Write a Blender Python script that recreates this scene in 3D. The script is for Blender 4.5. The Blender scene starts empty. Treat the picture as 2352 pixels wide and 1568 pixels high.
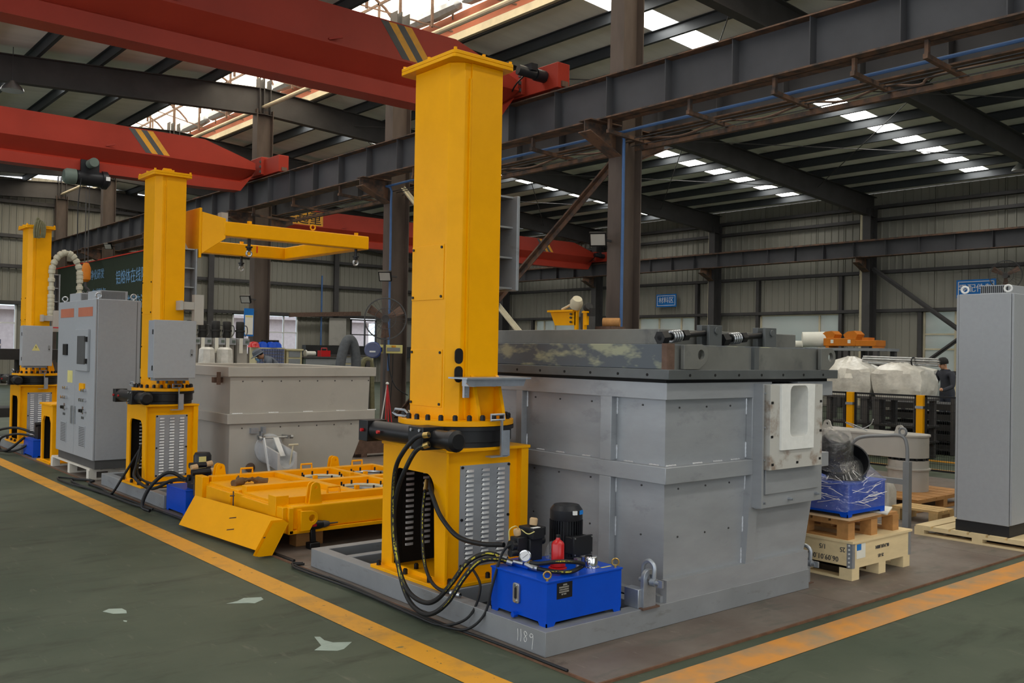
import bpy, bmesh, math, random
from mathutils import Vector, Matrix
random.seed(7)
S = bpy.context.scene
C = S.collection
# ------------------------------------------------------------------ camera
cam_d = bpy.data.cameras.new('camera')
cam = bpy.data.objects.new('camera', cam_d)
C.objects.link(cam)
cam_d.sensor_width = 36.0
cam_d.lens = 2144.714 * 36.0 / 2352.0
cam_d.clip_start = 0.05
cam_d.clip_end = 300
cam.matrix_world = Matrix(((0.76577103, -0.02059717, -0.64278339, 0.0),
                           (-0.64287264, 0.00282461, -0.76596788, 0.0),
                           (0.01759238, 0.99978387, -0.01107835, 1.6),
                           (0, 0, 0, 1)))
S.camera = cam
# ------------------------------------------------------------------ sky and exposure
W = bpy.data.worlds.new('overcast_sky')
S.world = W
W.use_nodes = True
bg = W.node_tree.nodes['Background']
bg.inputs[0].default_value = (0.86, 0.93, 1.0, 1)
bg.inputs[1].default_value = 3.0
SKYLIGHT = 13.0
S.view_settings.view_transform = 'Standard'
S.view_settings.look = 'None'
S.view_settings.gamma = 1.0
S.view_settings.use_curve_mapping = False
S.view_settings.exposure = -0.22
S.cycles.use_denoising = True
S.cycles.use_adaptive_sampling = True
S.cycles.adaptive_threshold = 0.05
S.cycles.max_bounces = 7
S.cycles.diffuse_bounces = 4
S.cycles.glossy_bounces = 2
S.cycles.transparent_max_bounces = 10
S.cycles.sample_clamp_indirect = 6.0

# ------------------------------------------------------------------ mesh helpers
class MB:
    def __init__(s):
        s.v = []; s.f = []; s.mi = []
    def add(s, vs, fs, m=0):
        o = len(s.v)
        s.v += [tuple(q) for q in vs]
        s.f += [tuple(i + o for i in f) for f in fs]
        s.mi += [m] * len(fs)
        return s
    def box(s, x0, x1, y0, y1, z0, z1, m=0):
        return s.add([(x0, y0, z0), (x1, y0, z0), (x1, y1, z0), (x0, y1, z0), (x0, y0, z1), (x1, y0, z1), (x1, y1, z1), (x0, y1, z1)],
                     [(0, 3, 2, 1), (4, 5, 6, 7), (0, 1, 5, 4), (1, 2, 6, 5), (2, 3, 7, 6), (3, 0, 4, 7)], m)
    def bar(s, p0, p1, w, h, up=(0, 0, 1), m=0):
        p0 = Vector(p0); p1 = Vector(p1); d = (p1 - p0).normalized(); u = Vector(up)
        a = d.cross(u)
        if a.length < 1e-4: a = d.cross(Vector((1, 0, 0)))
        a.normalize(); b = a.cross(d).normalized()
        q = []
        for p in (p0, p1):
            q += [p - a * w / 2 - b * h / 2, p + a * w / 2 - b * h / 2, p + a * w / 2 + b * h / 2, p - a * w / 2 + b * h / 2]
        return s.add(q, [(0, 3, 2, 1), (4, 5, 6, 7), (0, 1, 5, 4), (1, 2, 6, 5), (2, 3, 7, 6), (3, 0, 4, 7)], m)
    def prism(s, poly, ax, a, b, m=0):
        n = len(poly)
        def P(u, v, w):
            return (w, u, v) if ax == 'x' else (u, w, v) if ax == 'y' else (u, v, w)
        vs = [P(u, v, a) for u, v in poly] + [P(u, v, b) for u, v in poly]
        fs = [tuple(range(n)), tuple(range(2 * n - 1, n - 1, -1))] + [(i, (i + 1) % n, n + (i + 1) % n, n + i) for i in range(n)]
        return s.add(vs, fs, m)
    def hole(s, outer, inner, ax, a, b, m=0):
        # plate with one opening; both outlines are star-shaped about the opening's middle
        cx = sum(p[0] for p in inner) / len(inner); cy = sum(p[1] for p in inner) / len(inner)
        angs = sorted({round(math.atan2(p[1] - cy, p[0] - cx), 5) for p in outer + inner})
        def hit(poly, t):
            dx, dy = math.cos(t), math.sin(t); best = None
            for i in range(len(poly)):
                x1, y1 = poly[i][0] - cx, poly[i][1] - cy; x2, y2 = poly[(i + 1) % len(poly)][0] - cx, poly[(i + 1) % len(poly)][1] - cy
                ex, ey = x2 - x1, y2 - y1; den = dx * ey - dy * ex
                if abs(den) < 1e-12: continue
                r = (x1 * ey - y1 * ex) / den; q = (x1 * dy - y1 * dx) / den
                if r > 0 and -1e-4 <= q <= 1 + 1e-4 and (best is None or r > best): best = r
            best = best or 0.01
            return (cx + dx * best, cy + dy * best)
        O = [hit(outer, t) for t in angs]; I = [hit(inner, t) for t in angs]; n = len(angs)
        def P(u, v, w):
            return (w, u, v) if ax == 'x' else (u, w, v) if ax == 'y' else (u, v, w)
        vs = [P(*p, a) for p in O] + [P(*p, a) for p in I] + [P(*p, b) for p in O] + [P(*p, b) for p in I]
        fs = []
        for i in range(n):
            j = (i + 1) % n
            fs += [(i, j, n + j, n + i), (2 * n + i, 3 * n + i, 3 * n + j, 2 * n + j), (i, 2 * n + i, 2 * n + j, j), (n + i, n + j, 3 * n + j, 3 * n + i)]
        return s.add(vs, fs, m)
    def cyl(s, p0, p1, r, n=14, r2=None, m=0):
        p0 = Vector(p0); p1 = Vector(p1); d = (p1 - p0).normalized(); r2 = r if r2 is None else r2
        a = d.cross(Vector((0, 0, 1)))
        if a.length < 1e-3: a = Vector((1, 0, 0))
        a.normalize(); b = d.cross(a)
        vs = []
        for p, rr in ((p0, r), (p1, r2)):
            vs += [p + (a * math.cos(2 * math.pi * i / n) + b * math.sin(2 * math.pi * i / n)) * rr for i in range(n)]
        return s.add(vs, [tuple(range(n)), tuple(range(2 * n - 1, n - 1, -1))] + [(i, (i + 1) % n, n + (i + 1) % n, n + i) for i in range(n)], m)
    def tube(s, pts, r, n=8, closed=False, m=0):
        P = [Vector(p) for p in pts]; k = len(P); vs = []; a = None
        for i in range(k):
            d = (P[(i + 1) % k] - P[i - 1]) if closed else (P[min(i + 1, k - 1)] - P[max(i - 1, 0)])
            d.normalize()
            if a is None:
                a = d.cross(Vector((0, 0, 1)))
                if a.length < 1e-3: a = d.cross(Vector((1, 0, 0)))
            a = (a - d * a.dot(d)).normalized(); b = d.cross(a)
            rr = r[i] if isinstance(r, (list, tuple)) else r
            vs += [P[i] + (a * math.cos(2 * math.pi * j / n) + b * math.sin(2 * math.pi * j / n)) * rr for j in range(n)]
        fs = []
        for i in range(k if closed else k - 1):
            i2 = (i + 1) % k
            fs += [(i * n + j, i * n + (j + 1) % n, i2 * n + (j + 1) % n, i2 * n + j) for j in range(n)]
        if not closed:
            fs += [tuple(range(n)), tuple(range(k * n - 1, (k - 1) * n - 1, -1))]
        return s.add(vs, fs, m)
    def lathe(s, prof, c=(0, 0, 0), d=(0, 0, 1), n=24, m=0):
        c = Vector(c); d = Vector(d).normalized()
        a = d.cross(Vector((0, 0, 1)))
        if a.length < 1e-3: a = Vector((1, 0, 0))
        a.normalize(); b = d.cross(a); vs = []; k = len(prof)
        for r, h in prof:
            vs += [c + d * h + (a * math.cos(2 * math.pi * j / n) + b * math.sin(2 * math.pi * j / n)) * max(r, 1e-4) for j in range(n)]
        fs = [(i * n + j, i * n + (j + 1) % n, (i + 1) * n + (j + 1) % n, (i + 1) * n + j) for i in range(k - 1) for j in range(n)]
        fs += [tuple(range(n)), tuple(range(k * n - 1, (k - 1) * n - 1, -1))]
        return s.add(vs, fs, m)
    def ring(s, c, R, r, d=(0, 0, 1), n=20, k=8, m=0):
        c = Vector(c); d = Vector(d).normalized(); a = d.cross(Vector((0, 0, 1)))
        if a.length < 1e-3: a = Vector((1, 0, 0))
        a.normalize(); b = d.cross(a)
        return s.tube([c + (a * math.cos(2 * math.pi * i / n) + b * math.sin(2 * math.pi * i / n)) * R for i in range(n)], r, k, True, m)
    def ibeam(s, p0, p1, h, w, tf=0.016, tw=0.01, m=0):
        # upright I section between two points that mark the middle of its top
        p0 = Vector(p0); p1 = Vector(p1); z = Vector((0, 0, 1))
        s.bar(p0 - z * tf / 2, p1 - z * tf / 2, w, tf, m=m)
        s.bar(p0 - z * (h - tf / 2), p1 - z * (h - tf / 2), w, tf, m=m)
        return s.bar(p0 - z * h / 2, p1 - z * h / 2, tw, h - 2 * tf, m=m)

def crom(pts, k=6):
    P = [Vector(p) for p in pts]; P = [P[0] * 2 - P[1]] + P + [P[-1] * 2 - P[-2]]; out = []
    for i in range(1, len(P) - 2):
        for j in range(k):
            t = j / k; a, b, c, d = P[i - 1], P[i], P[i + 1], P[i + 2]
            out.append(0.5 * ((2 * b) + (c - a) * t + (2 * a - 5 * b + 4 * c - d) * t * t + (3 * b - a - 3 * c + d) * t ** 3))
    out.append(P[-2]); return out

def arc(cx, cy, r, a0, a1, n=8):
    return [(cx + r * math.cos(math.radians(a0 + (a1 - a0) * i / n)), cy + r * math.sin(math.radians(a0 + (a1 - a0) * i / n))) for i in range(n + 1)]

def rrect(x0, x1, y0, y1, r, n=4):
    return arc(x1 - r, y0 + r, r, -90, 0, n) + arc(x1 - r, y1 - r, r, 0, 90, n) + arc(x0 + r, y1 - r, r, 90, 180, n) + arc(x0 + r, y0 + r, r, 180, 270, n)

ORG = {}
def mesh_of(name, mb, mats, org=(0, 0, 0), smooth=35, scale=(1, 1, 1)):
    me = bpy.data.meshes.new(name)
    me.from_pydata([((v[0] - org[0]) * scale[0], (v[1] - org[1]) * scale[1], (v[2] - org[2]) * scale[2]) for v in mb.v], [], mb.f)
    bm = bmesh.new(); bm.from_mesh(me)
    bmesh.ops.recalc_face_normals(bm, faces=bm.faces)
    bm.to_mesh(me); bm.free()
    for m in (mats if isinstance(mats, (list, tuple)) else [mats]):
        me.materials.append(M[m])
    if isinstance(mats, (list, tuple)):
        me.polygons.foreach_set('material_index', mb.mi)
    if smooth:
        me.polygons.foreach_set('use_smooth', [True] * len(me.polygons))
        me.set_sharp_from_angle(angle=math.radians(smooth))
    return me

def tag(o, label=None, cat=None, group=None, kind=None):
    if label: o['label'] = label
    if cat: o['category'] = cat
    if group: o['group'] = group
    if kind: o['kind'] = kind
    return o

def ob(name, mb, mats, parent=None, bev=0, smooth=35, label=None):
    # mesh coordinates are world coordinates; a child stores them relative to its thing's origin
    org = ORG.get(parent.name, (0, 0, 0)) if parent else (0, 0, 0)
    o = bpy.data.objects.new(name, mesh_of(name, mb, mats, org, smooth))
    C.objects.link(o)
    if parent:
        o.parent = parent; ORG[o.name] = org
    if bev:
        b = o.modifiers.new('bevel', 'BEVEL'); b.width = bev; b.segments = 2; b.limit_method = 'ANGLE'; b.angle_limit = math.radians(40)
    if label: o['label'] = label
    return o

def inst(name, me, parent, loc, rot=(0, 0, 0), scale=(1, 1, 1)):
    # a piece that shares its mesh with its like; loc in world coordinates
    o = bpy.data.objects.new(name, me); C.objects.link(o)
    org = ORG.get(parent.name, (0, 0, 0)) if parent else (0, 0, 0)
    o.location = (loc[0] - org[0], loc[1] - org[1], loc[2] - org[2]); o.rotation_euler = rot; o.scale = scale
    if parent: o.parent = parent
    return o

def thing(name, label, cat, loc, group=None, kind=None):
    o = bpy.data.objects.new(name, None); C.objects.link(o); o.location = loc; o.empty_display_size = 0.1
    ORG[o.name] = tuple(loc)
    return tag(o, label, cat, group, kind)

def one(name, mb, mats, label, cat, group=None, bev=0, smooth=35, kind=None):
    return tag(ob(name, mb, mats, None, bev, smooth), label, cat, group, kind)

def text_mesh(body, size, depth=0.002):
    cu = bpy.data.curves.new('lettering', 'FONT'); cu.body = body; cu.size = size; cu.extrude = depth; cu.align_x = 'CENTER'; cu.align_y = 'CENTER'; cu.resolution_u = 2
    o = bpy.data.objects.new('lettering', cu); C.objects.link(o)
    me = bpy.data.meshes.new_from_object(o.evaluated_get(bpy.context.evaluated_depsgraph_get()))
    bpy.data.objects.remove(o); bpy.data.curves.remove(cu)
    return me

def lettering(body, size, mat, parent, loc, face, wide=1.0, flip=1):
    # face: '-x', '-y' = the side the words are read from
    me = text_mesh(body, size); me.materials.append(M[mat])
    r = (math.pi / 2, 0, 0) if face == '-y' else (math.pi / 2, 0, -math.pi / 2) if face == '-x' else (0, 0, 0)
    return inst('lettering', me, parent, loc, r, (wide * flip, flip, 1))

# ------------------------------------------------------------------ materials
M = {}
def lin(c):
    return tuple((x / 255 / 12.92) if x / 255 <= 0.04045 else ((x / 255 + 0.055) / 1.055) ** 2.4 for x in c)

def mat(name, col, rough=0.5, metal=0.0, var=0.12, scale=5.0, bump=0.0, col2=None, thr=None, detail=4.0, stretch=None, coat=0.0, bscale=None, spec=0.35, spots=()):
    m = bpy.data.materials.new(name); m.use_nodes = True; nt = m.node_tree; p = nt.nodes['Principled BSDF']
    p.inputs['Roughness'].default_value = rough; p.inputs['Metallic'].default_value = metal
    p.inputs['Specular IOR Level'].default_value = spec
    if coat: p.inputs['Coat Weight'].default_value = coat; p.inputs['Coat Roughness'].default_value = 0.2
    c = lin(col)
    tc = nt.nodes.new('ShaderNodeTexCoord'); src = tc.outputs['Object']
    if stretch:
        mp = nt.nodes.new('ShaderNodeMapping'); mp.inputs['Scale'].default_value = stretch
        nt.links.new(src, mp.inputs[0]); src = mp.outputs[0]
    nz = nt.nodes.new('ShaderNodeTexNoise'); nz.inputs['Scale'].default_value = scale; nz.inputs['Detail'].default_value = detail; nz.inputs['Roughness'].default_value = 0.62
    nt.links.new(src, nz.inputs['Vector'])
    cr = nt.nodes.new('ShaderNodeValToRGB'); nt.links.new(nz.outputs['Fac'], cr.inputs[0])
    e = cr.color_ramp.elements
    if col2:
        d = lin(col2); t = thr or (0.45, 0.6)
        e[0].position, e[1].position = t
        e[0].color = (*c, 1); e[1].color = (*d, 1)
    else:
        e[0].position, e[1].position = 0.3, 0.7
        e[0].color = (*[x * (1 - var) for x in c], 1); e[1].color = (*[min(1, x * (1 + var)) for x in c], 1)
    last = cr.outputs[0]
    for scol, sscale, s0, s1, sst in spots:
        mp2 = nt.nodes.new('ShaderNodeMapping'); mp2.inputs['Scale'].default_value = sst; mp2.inputs['Rotation'].default_value = (0, 0, 0.35); mp2.inputs['Location'].default_value = (sscale, 2.0, 0)
        nt.links.new(tc.outputs['Object'], mp2.inputs[0])
        n3 = nt.nodes.new('ShaderNodeTexNoise'); n3.inputs['Scale'].default_value = sscale; n3.inputs['Detail'].default_value = 7; n3.inputs['Roughness'].default_value = 0.66
        nt.links.new(mp2.outputs[0], n3.inputs['Vector'])
        r3 = nt.nodes.new('ShaderNodeMapRange'); r3.inputs[1].default_value = s0; r3.inputs[2].default_value = s1; nt.links.new(n3.outputs['Fac'], r3.inputs[0])
        mx3 = nt.nodes.new('ShaderNodeMix'); mx3.data_type = 'RGBA'; mx3.inputs['B'].default_value = (*lin(scol), 1)
        nt.links.new(r3.outputs[0], mx3.inputs['Factor']); nt.links.new(last, mx3.inputs['A']); last = mx3.outputs['Result']
    nt.links.new(last, p.inputs['Base Color'])
    if bump:
        b = nt.nodes.new('ShaderNodeBump'); b.inputs['Strength'].default_value = bump; b.inputs['Distance'].default_value = 0.01
        n2 = nz
        if bscale:
            n2 = nt.nodes.new('ShaderNodeTexNoise'); n2.inputs['Scale'].default_value = bscale; n2.inputs['Detail'].default_value = 3
            nt.links.new(src, n2.inputs['Vector'])
        nt.links.new(n2.outputs['Fac'], b.inputs['Height']); nt.links.new(b.outputs[0], p.inputs['Normal'])
    M[name] = m
    return m

def emit(name, col, power):
    m = bpy.data.materials.new(name); m.use_nodes = True; nt = m.node_tree
    p = nt.nodes['Principled BSDF']; p.inputs['Base Color'].default_value = (*lin(col), 1)
    p.inputs['Emission Color'].default_value = (*lin(col), 1); p.inputs['Emission Strength'].default_value = power
    M[name] = m

def clear(name, tint, gloss=0.12, rough=0.05, milk=0.0):
    m = bpy.data.materials.new(name); m.use_nodes = True; nt = m.node_tree; out = nt.nodes['Material Output']
    t = nt.nodes.new('ShaderNodeBsdfTransparent'); t.inputs[0].default_value = (*lin(tint), 1)
    g = nt.nodes.new('ShaderNodeBsdfGlossy'); g.inputs['Roughness'].default_value = rough
    mx = nt.nodes.new('ShaderNodeMixShader'); mx.inputs[0].default_value = gloss
    nt.links.new(t.outputs[0], mx.inputs[1]); nt.links.new(g.outputs[0], mx.inputs[2]); last = mx
    if milk:
        d = nt.nodes.new('ShaderNodeBsdfDiffuse'); d.inputs[0].default_value = (0.75, 0.75, 0.73, 1)
        nz = nt.nodes.new('ShaderNodeTexNoise'); nz.inputs['Scale'].default_value = 7 if gloss > 0.1 else 0.6; nz.inputs['Detail'].default_value = 6 if gloss > 0.1 else 1; nz.inputs['Distortion'].default_value = 1.5 if gloss > 0.1 else 0
        if gloss > 0.1:
            bp_ = nt.nodes.new('ShaderNodeBump'); bp_.inputs['Strength'].default_value = 0.9; bp_.inputs['Distance'].default_value = 0.03; nt.links.new(nz.outputs['Fac'], bp_.inputs['Height']); nt.links.new(bp_.outputs[0], g.inputs['Normal'])
        mr = nt.nodes.new('ShaderNodeMapRange'); mr.inputs[1].default_value = 0.35; mr.inputs[2].default_value = 0.7; mr.inputs[3].default_value = milk * 0.4; mr.inputs[4].default_value = min(1, milk * 1.7)
        nt.links.new(nz.outputs['Fac'], mr.inputs[0])
        m2 = nt.nodes.new('ShaderNodeMixShader'); nt.links.new(mr.outputs[0], m2.inputs[0])
        nt.links.new(mx.outputs[0], m2.inputs[1]); nt.links.new(d.outputs[0], m2.inputs[2]); last = m2
    nt.links.new(last.outputs[0], out.inputs[0]); M[name] = m

mat('yellow', (242, 168, 0), 0.36, 0, 0.05, 3, 0.02, bscale=60, spec=0.16)
mat('yellow_dull', (206, 140, 14), 0.5, 0, 0.08, 4)
mat('orange_machine', (194, 112, 18), 0.5, 0, 0.1, 5)
mat('grey_paint', (156, 159, 163), 0.42, 0.25, 0.09, 2.2, 0.04, stretch=(1, 1, 3), bscale=80, spots=[((118, 120, 124), 3.0, 0.6, 0.85, (1, 1, 2)), ((136, 128, 118), 1.6, 0.66, 0.85, (1, 1, 1))])
mat('grey_light', (178, 174, 166), 0.45, 0.15, 0.06, 2.5, spots=[((140, 132, 122), 1.5, 0.58, 0.8, (1, 1, 1))])
mat('grey_base', (140, 143, 146), 0.45, 0.2, 0.1, 3, spots=[((112, 110, 106), 6, 0.58, 0.8, (1, 1, 3))])
mat('cabinet_grey', (158, 161, 165), 0.45, 0.0, 0.03, 30, 0.06, bscale=300)
mat('plinth_grey', (76, 76, 76), 0.55)
mat('plinth_black', (34, 35, 38), 0.5)
mat('lid_grey', (92, 95, 96), 0.5, 0.3, 0.16, 3, 0.05)
mat('lid_light', (116, 116, 111), 0.5, 0.2, 0.14, 3, 0.05, spots=[((84, 86, 86), 4, 0.55, 0.75, (1, 1, 1))])
mat('lid_patchy', (86, 92, 98), 0.5, 0.2, col2=(150, 152, 128), thr=(0.5, 0.6), scale=2.2, stretch=(1, 1.2, 3.2))
mat('rust_brown', (104, 82, 70), 0.7, 0.2, 0.25, 14, 0.1)
mat('weld', (196, 198, 202), 0.4, 0.6, 0.15, 40, 0.3)
mat('refractory', (226, 226, 222), 0.9, 0, 0.05, 18, 0.15)
mat('refractory_dirty', (186, 184, 178), 0.9, 0, col2=(130, 108, 90), thr=(0.5, 0.72), scale=9, bump=0.2)
mat('black', (22, 22, 24), 0.4, 0, 0.15, 8)
mat('black_matt', (16, 16, 17), 0.75)
mat('rubber', (24, 25, 27), 0.5, 0, 0.2, 20)
mat('rubber_yellow_mark', (190, 176, 40), 0.5, 0, col2=(30, 30, 26), thr=(0.48, 0.52), scale=60)
mat('motor_black', (30, 31, 35), 0.42, 0.1)
mat('blue', (4, 72, 190), 0.34, 0, 0.05, 5, spec=0.2)
mat('blue_pipe', (70, 104, 152), 0.45)
mat('blue_sign', (22, 110, 188), 0.5)
mat('red', (186, 26, 30), 0.3, 0, 0.05, coat=0.3)
mat('red_mark', (214, 44, 14), 0.5)
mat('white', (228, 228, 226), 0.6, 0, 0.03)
mat('paper', (224, 222, 210), 0.8, 0, 0.05)
mat('chrome', (215, 215, 218), 0.12, 1.0, 0.03)
mat('steel', (176, 178, 180), 0.35, 0.9, 0.1, 12)
mat('galvanised', (170, 176, 184), 0.4, 0.7, 0.14, 9)
mat('aluminium', (208, 210, 212), 0.42, 0.35, 0.12, 7, 0.08)
mat('brass', (190, 160, 96), 0.35, 0.9)
mat('crane_red', (150, 48, 33), 0.45, 0, 0.09, 1.4, spec=0.25)
mat('dark_steel', (72, 70, 70), 0.6, 0.1, 0.16, 2.2)
mat('runway_steel', (74, 74, 77), 0.58, 0.1, 0.12, 1.5)
mat('rusty_steel', (112, 84, 66), 0.75, 0.0, 0.25, 6, col2=(70, 62, 58), thr=(0.42, 0.62))
mat('purlin_steel', (66, 69, 72), 0.5, 0.3, 0.1, 2)
mat('column_paint', (96, 84, 76), 0.6, 0, col2=(76, 66, 60), thr=(0.4, 0.62), scale=1.6, stretch=(1, 1, 0.3))
mat('roof_sheet', (236, 233, 226), 0.7, 0, 0.08, 1.2, stretch=(0.3, 2, 1))
mat('wall_sheet', (142, 139, 128), 0.6, 0, 0.07, 0.8, stretch=(2, 2, 0.3))
mat('cream', (206, 196, 168), 0.6, 0, 0.12, 3)
mat('skirt_orange', (176, 104, 78), 0.7, 0, 0.1, 2)
mat('concrete_green', (70, 79, 66), 0.55, 0, col2=(88, 94, 80), thr=(0.35, 0.75), scale=1.1, bump=0.02, bscale=30, detail=9, spec=0.12, spots=[((58, 62, 52), 1.3, 0.52, 0.74, (1, 3.2, 1)), ((104, 104, 92), 3.4, 0.60, 0.78, (4, 0.9, 1)), ((120, 124, 112), 16, 0.70, 0.76, (1, 1, 1)), ((150, 152, 142), 2.6, 0.735, 0.75, (5, 0.6, 1)), ((44, 46, 42), 4.0, 0.69, 0.74, (1, 4, 1))])
mat('floor_steel', (122, 113, 105), 0.55, 0.15, col2=(98, 84, 76), thr=(0.38, 0.72), scale=1.5, bump=0.05, bscale=24, detail=9, spots=[((92, 92, 84), 2.4, 0.52, 0.72, (1, 3, 1)), ((150, 142, 132), 5.0, 0.60, 0.80, (3, 1, 1)), ((62, 50, 44), 3.0, 0.62, 0.76, (1, 1, 1)), ((170, 166, 158), 22, 0.72, 0.78, (1, 1, 1))])
mat('edge_rust', (110, 78, 58), 0.8, 0, 0.25, 12)
mat('chip', (156, 170, 160), 0.7, 0, 0.1, 10)
mat('line_yellow', (212, 150, 40), 0.55, 0, col2=(120, 112, 72), thr=(0.66, 0.70), scale=9, detail=8, spots=[((84, 84, 60), 26, 0.64, 0.67, (1, 1, 1)), ((176, 132, 62), 3, 0.5, 0.7, (1, 1, 1)), ((100, 92, 66), 60, 0.69, 0.71, (1, 1, 1))])
mat('line_orange', (206, 140, 62), 0.6, 0, col2=(150, 132, 104), thr=(0.40, 0.66), scale=3, detail=8)
mat('wood', (206, 172, 118), 0.75, 0, 0.12, 3, 0.05, stretch=(1, 6, 6))
mat('wood_pale', (222, 200, 156), 0.75, 0, 0.08, 2.5, 0.04, stretch=(1, 4, 6))
mat('wood_brown', (176, 128, 76), 0.75, 0, 0.15, 3, 0.05, stretch=(1, 6, 6))
mat('pallet_white', (210, 204, 192), 0.75, 0, 0.08, 5)
mat('cardboard', (190, 160, 122), 0.85, 0, 0.08, 5)
mat('banner_green', (40, 52, 38), 0.8, 0, 0.1, 3)
mat('banner_text', (120, 164, 206), 0.7)
mat('sling_green', (112, 110, 84), 0.9, 0, 0.2, 20, 0.3)
mat('glove_brown', (108, 84, 58), 0.9, 0, 0.25, 20, 0.3)
mat('conduit', (188, 184, 164), 0.6, 0, 0.12, 20)
mat('duct_grey', (84, 88, 92), 0.8, 0, 0.15, 20, 0.3)
mat('machine_green', (96, 108, 100), 0.6)
mat('bin_blue', (96, 104, 136), 0.6)
mat('beige', (198, 188, 150), 0.6)
mat('panel_yellow', (214, 204, 130), 0.6)
mat('skin', (196, 146, 116), 0.55)
mat('cloth_grey', (96, 102, 112), 0.9, 0, 0.1, 14)
mat('cloth_dark', (56, 58, 66), 0.9, 0, 0.12, 14)
mat('trousers', (46, 50, 64), 0.9)
mat('hair', (24, 22, 22), 0.7)
mat('outside_wall', (196, 176, 172), 0.8)
mat('outside_ground', (150, 146, 140), 0.9)
mat('dark_machine', (48, 47, 46), 0.6, 0.2, 0.2, 5)
mat('filmed', (206, 204, 196), 0.25, 0, 0.18, 6, 0.9, bscale=9)
emit('skylight_glow', (255, 253, 246), SKYLIGHT)
emit('monitor_glow', (255, 246, 224), SKYLIGHT * 0.3)
clear('glass', (240, 246, 250), 0.08, 0.02)
clear('glass_frosted', (150, 156, 150), 0.06, 0.3, milk=0.5)
clear('film', (252, 252, 252), 0.16, 0.10, milk=0.035)
# ================================================================== the hall
XC, XR, XL = 9.83, 27.83, -8.17           # middle column row under the ridge, right wall, left wall
Y0, YE = -14.75, 39.5
SL = 0.068
def roof_z(x): return 8.07 - SL * abs(x - XC)
FR = [9.25 + 6 * k for k in range(-4, 6)]  # frame lines

floor = ob('floor', MB().box(XL - 1, XR + 1, Y0 - 6, YE + 1, -0.3, -0.012), 'concrete_green'); floor['kind'] = 'structure'
# steel floor plates laid on the concrete
px = [3.262, 5.62, 7.98, 10.34, 12.6]
py = [3.20, 4.72, 6.24, 7.76, 9.28, 10.8, 12.32, 13.84, 15.4, 17.0]
for i in range(len(px) - 1):
    for j in range(len(py) - 1):
        if i == 3 and j < 1: continue
        dz = random.uniform(-0.0012, 0.0)
        ob('floor_plate', MB().box(px[i] + 0.002, px[i + 1] - 0.002, py[j] + 0.002, py[j + 1] - 0.002, -0.012, dz), 'floor_steel', floor)
ob('plate_edge', MB().box(3.252, 12.6, 3.188, 3.199, -0.012, 0.0015), 'edge_rust', floor)
ob('plate_edge', MB().box(3.250, 3.2615, 3.188, 17.0, -0.012, 0.0005), 'edge_rust', floor)
# painted gangway lines with the rounded corner
mb = MB()
inner = [(2.955, 22.0), (2.955, 3.6)] + [(3.36 - 0.405 * math.cos(t), 3.505 - 0.405 * math.sin(t)) for t in [math.radians(a) for a in range(10, 91, 10)]]
outer = [(2.77, 22.0), (2.77, 3.6)] + [(3.42 - 0.65 * math.cos(t), 3.525 - 0.65 * math.sin(t)) for t in [math.radians(a) for a in range(10, 91, 10)]]
n = len(inner)
mb.add([(*p, -0.0095) for p in inner] + [(*p, -0.0095) for p in outer], [(i, i + 1, n + i + 1, n + i) for i in range(n - 1)])
ob('painted_line', mb, 'line_yellow', floor)
ob('painted_line', MB().add([(3.36, 3.10, -0.0095), (14, 3.11, -0.0095), (14, 2.87, -0.0095), (3.42, 2.875, -0.0095)], [(0, 1, 2, 3)]), 'line_orange', floor)
ob('painted_line', MB().add([(11.0, 4.3, -0.0095), (11.12, 4.3, -0.0095), (11.12, 12, -0.0095), (11.0, 12, -0.0095)], [(0, 1, 2, 3)]), 'line_yellow', floor)
ob('painted_line', MB().box(13.4, 13.5, 4.0, 14, -0.012, 0.0), 'line_yellow', floor)
ob('painted_line', MB().box(14.6, 14.7, 4.0, 14, -0.012, 0.0), 'line_yellow', floor)
for pts in ([(2.544, 4.706), (2.569, 4.687), (2.558, 4.617), (2.577, 4.554), (2.663, 4.5), (2.568, 4.42), (2.526, 4.415), (2.432, 4.495), (2.5, 4.545)],
            [(2.429, 5.639), (2.509, 5.657), (2.572, 5.702), (2.67, 5.656), (2.659, 5.599), (2.575, 5.545), (2.546, 5.579)],
            [(1.767, 5.908), (1.813, 5.945), (1.879, 5.909), (1.885, 5.845), (1.869, 5.786), (1.802, 5.824)], [(1.806, 5.651), (1.821, 5.629), (1.811, 5.604), (1.8, 5.623)]):
    ob('paint_chip', MB().prism(pts, 'z', -0.012, -0.0112), 'chip', floor)

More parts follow.
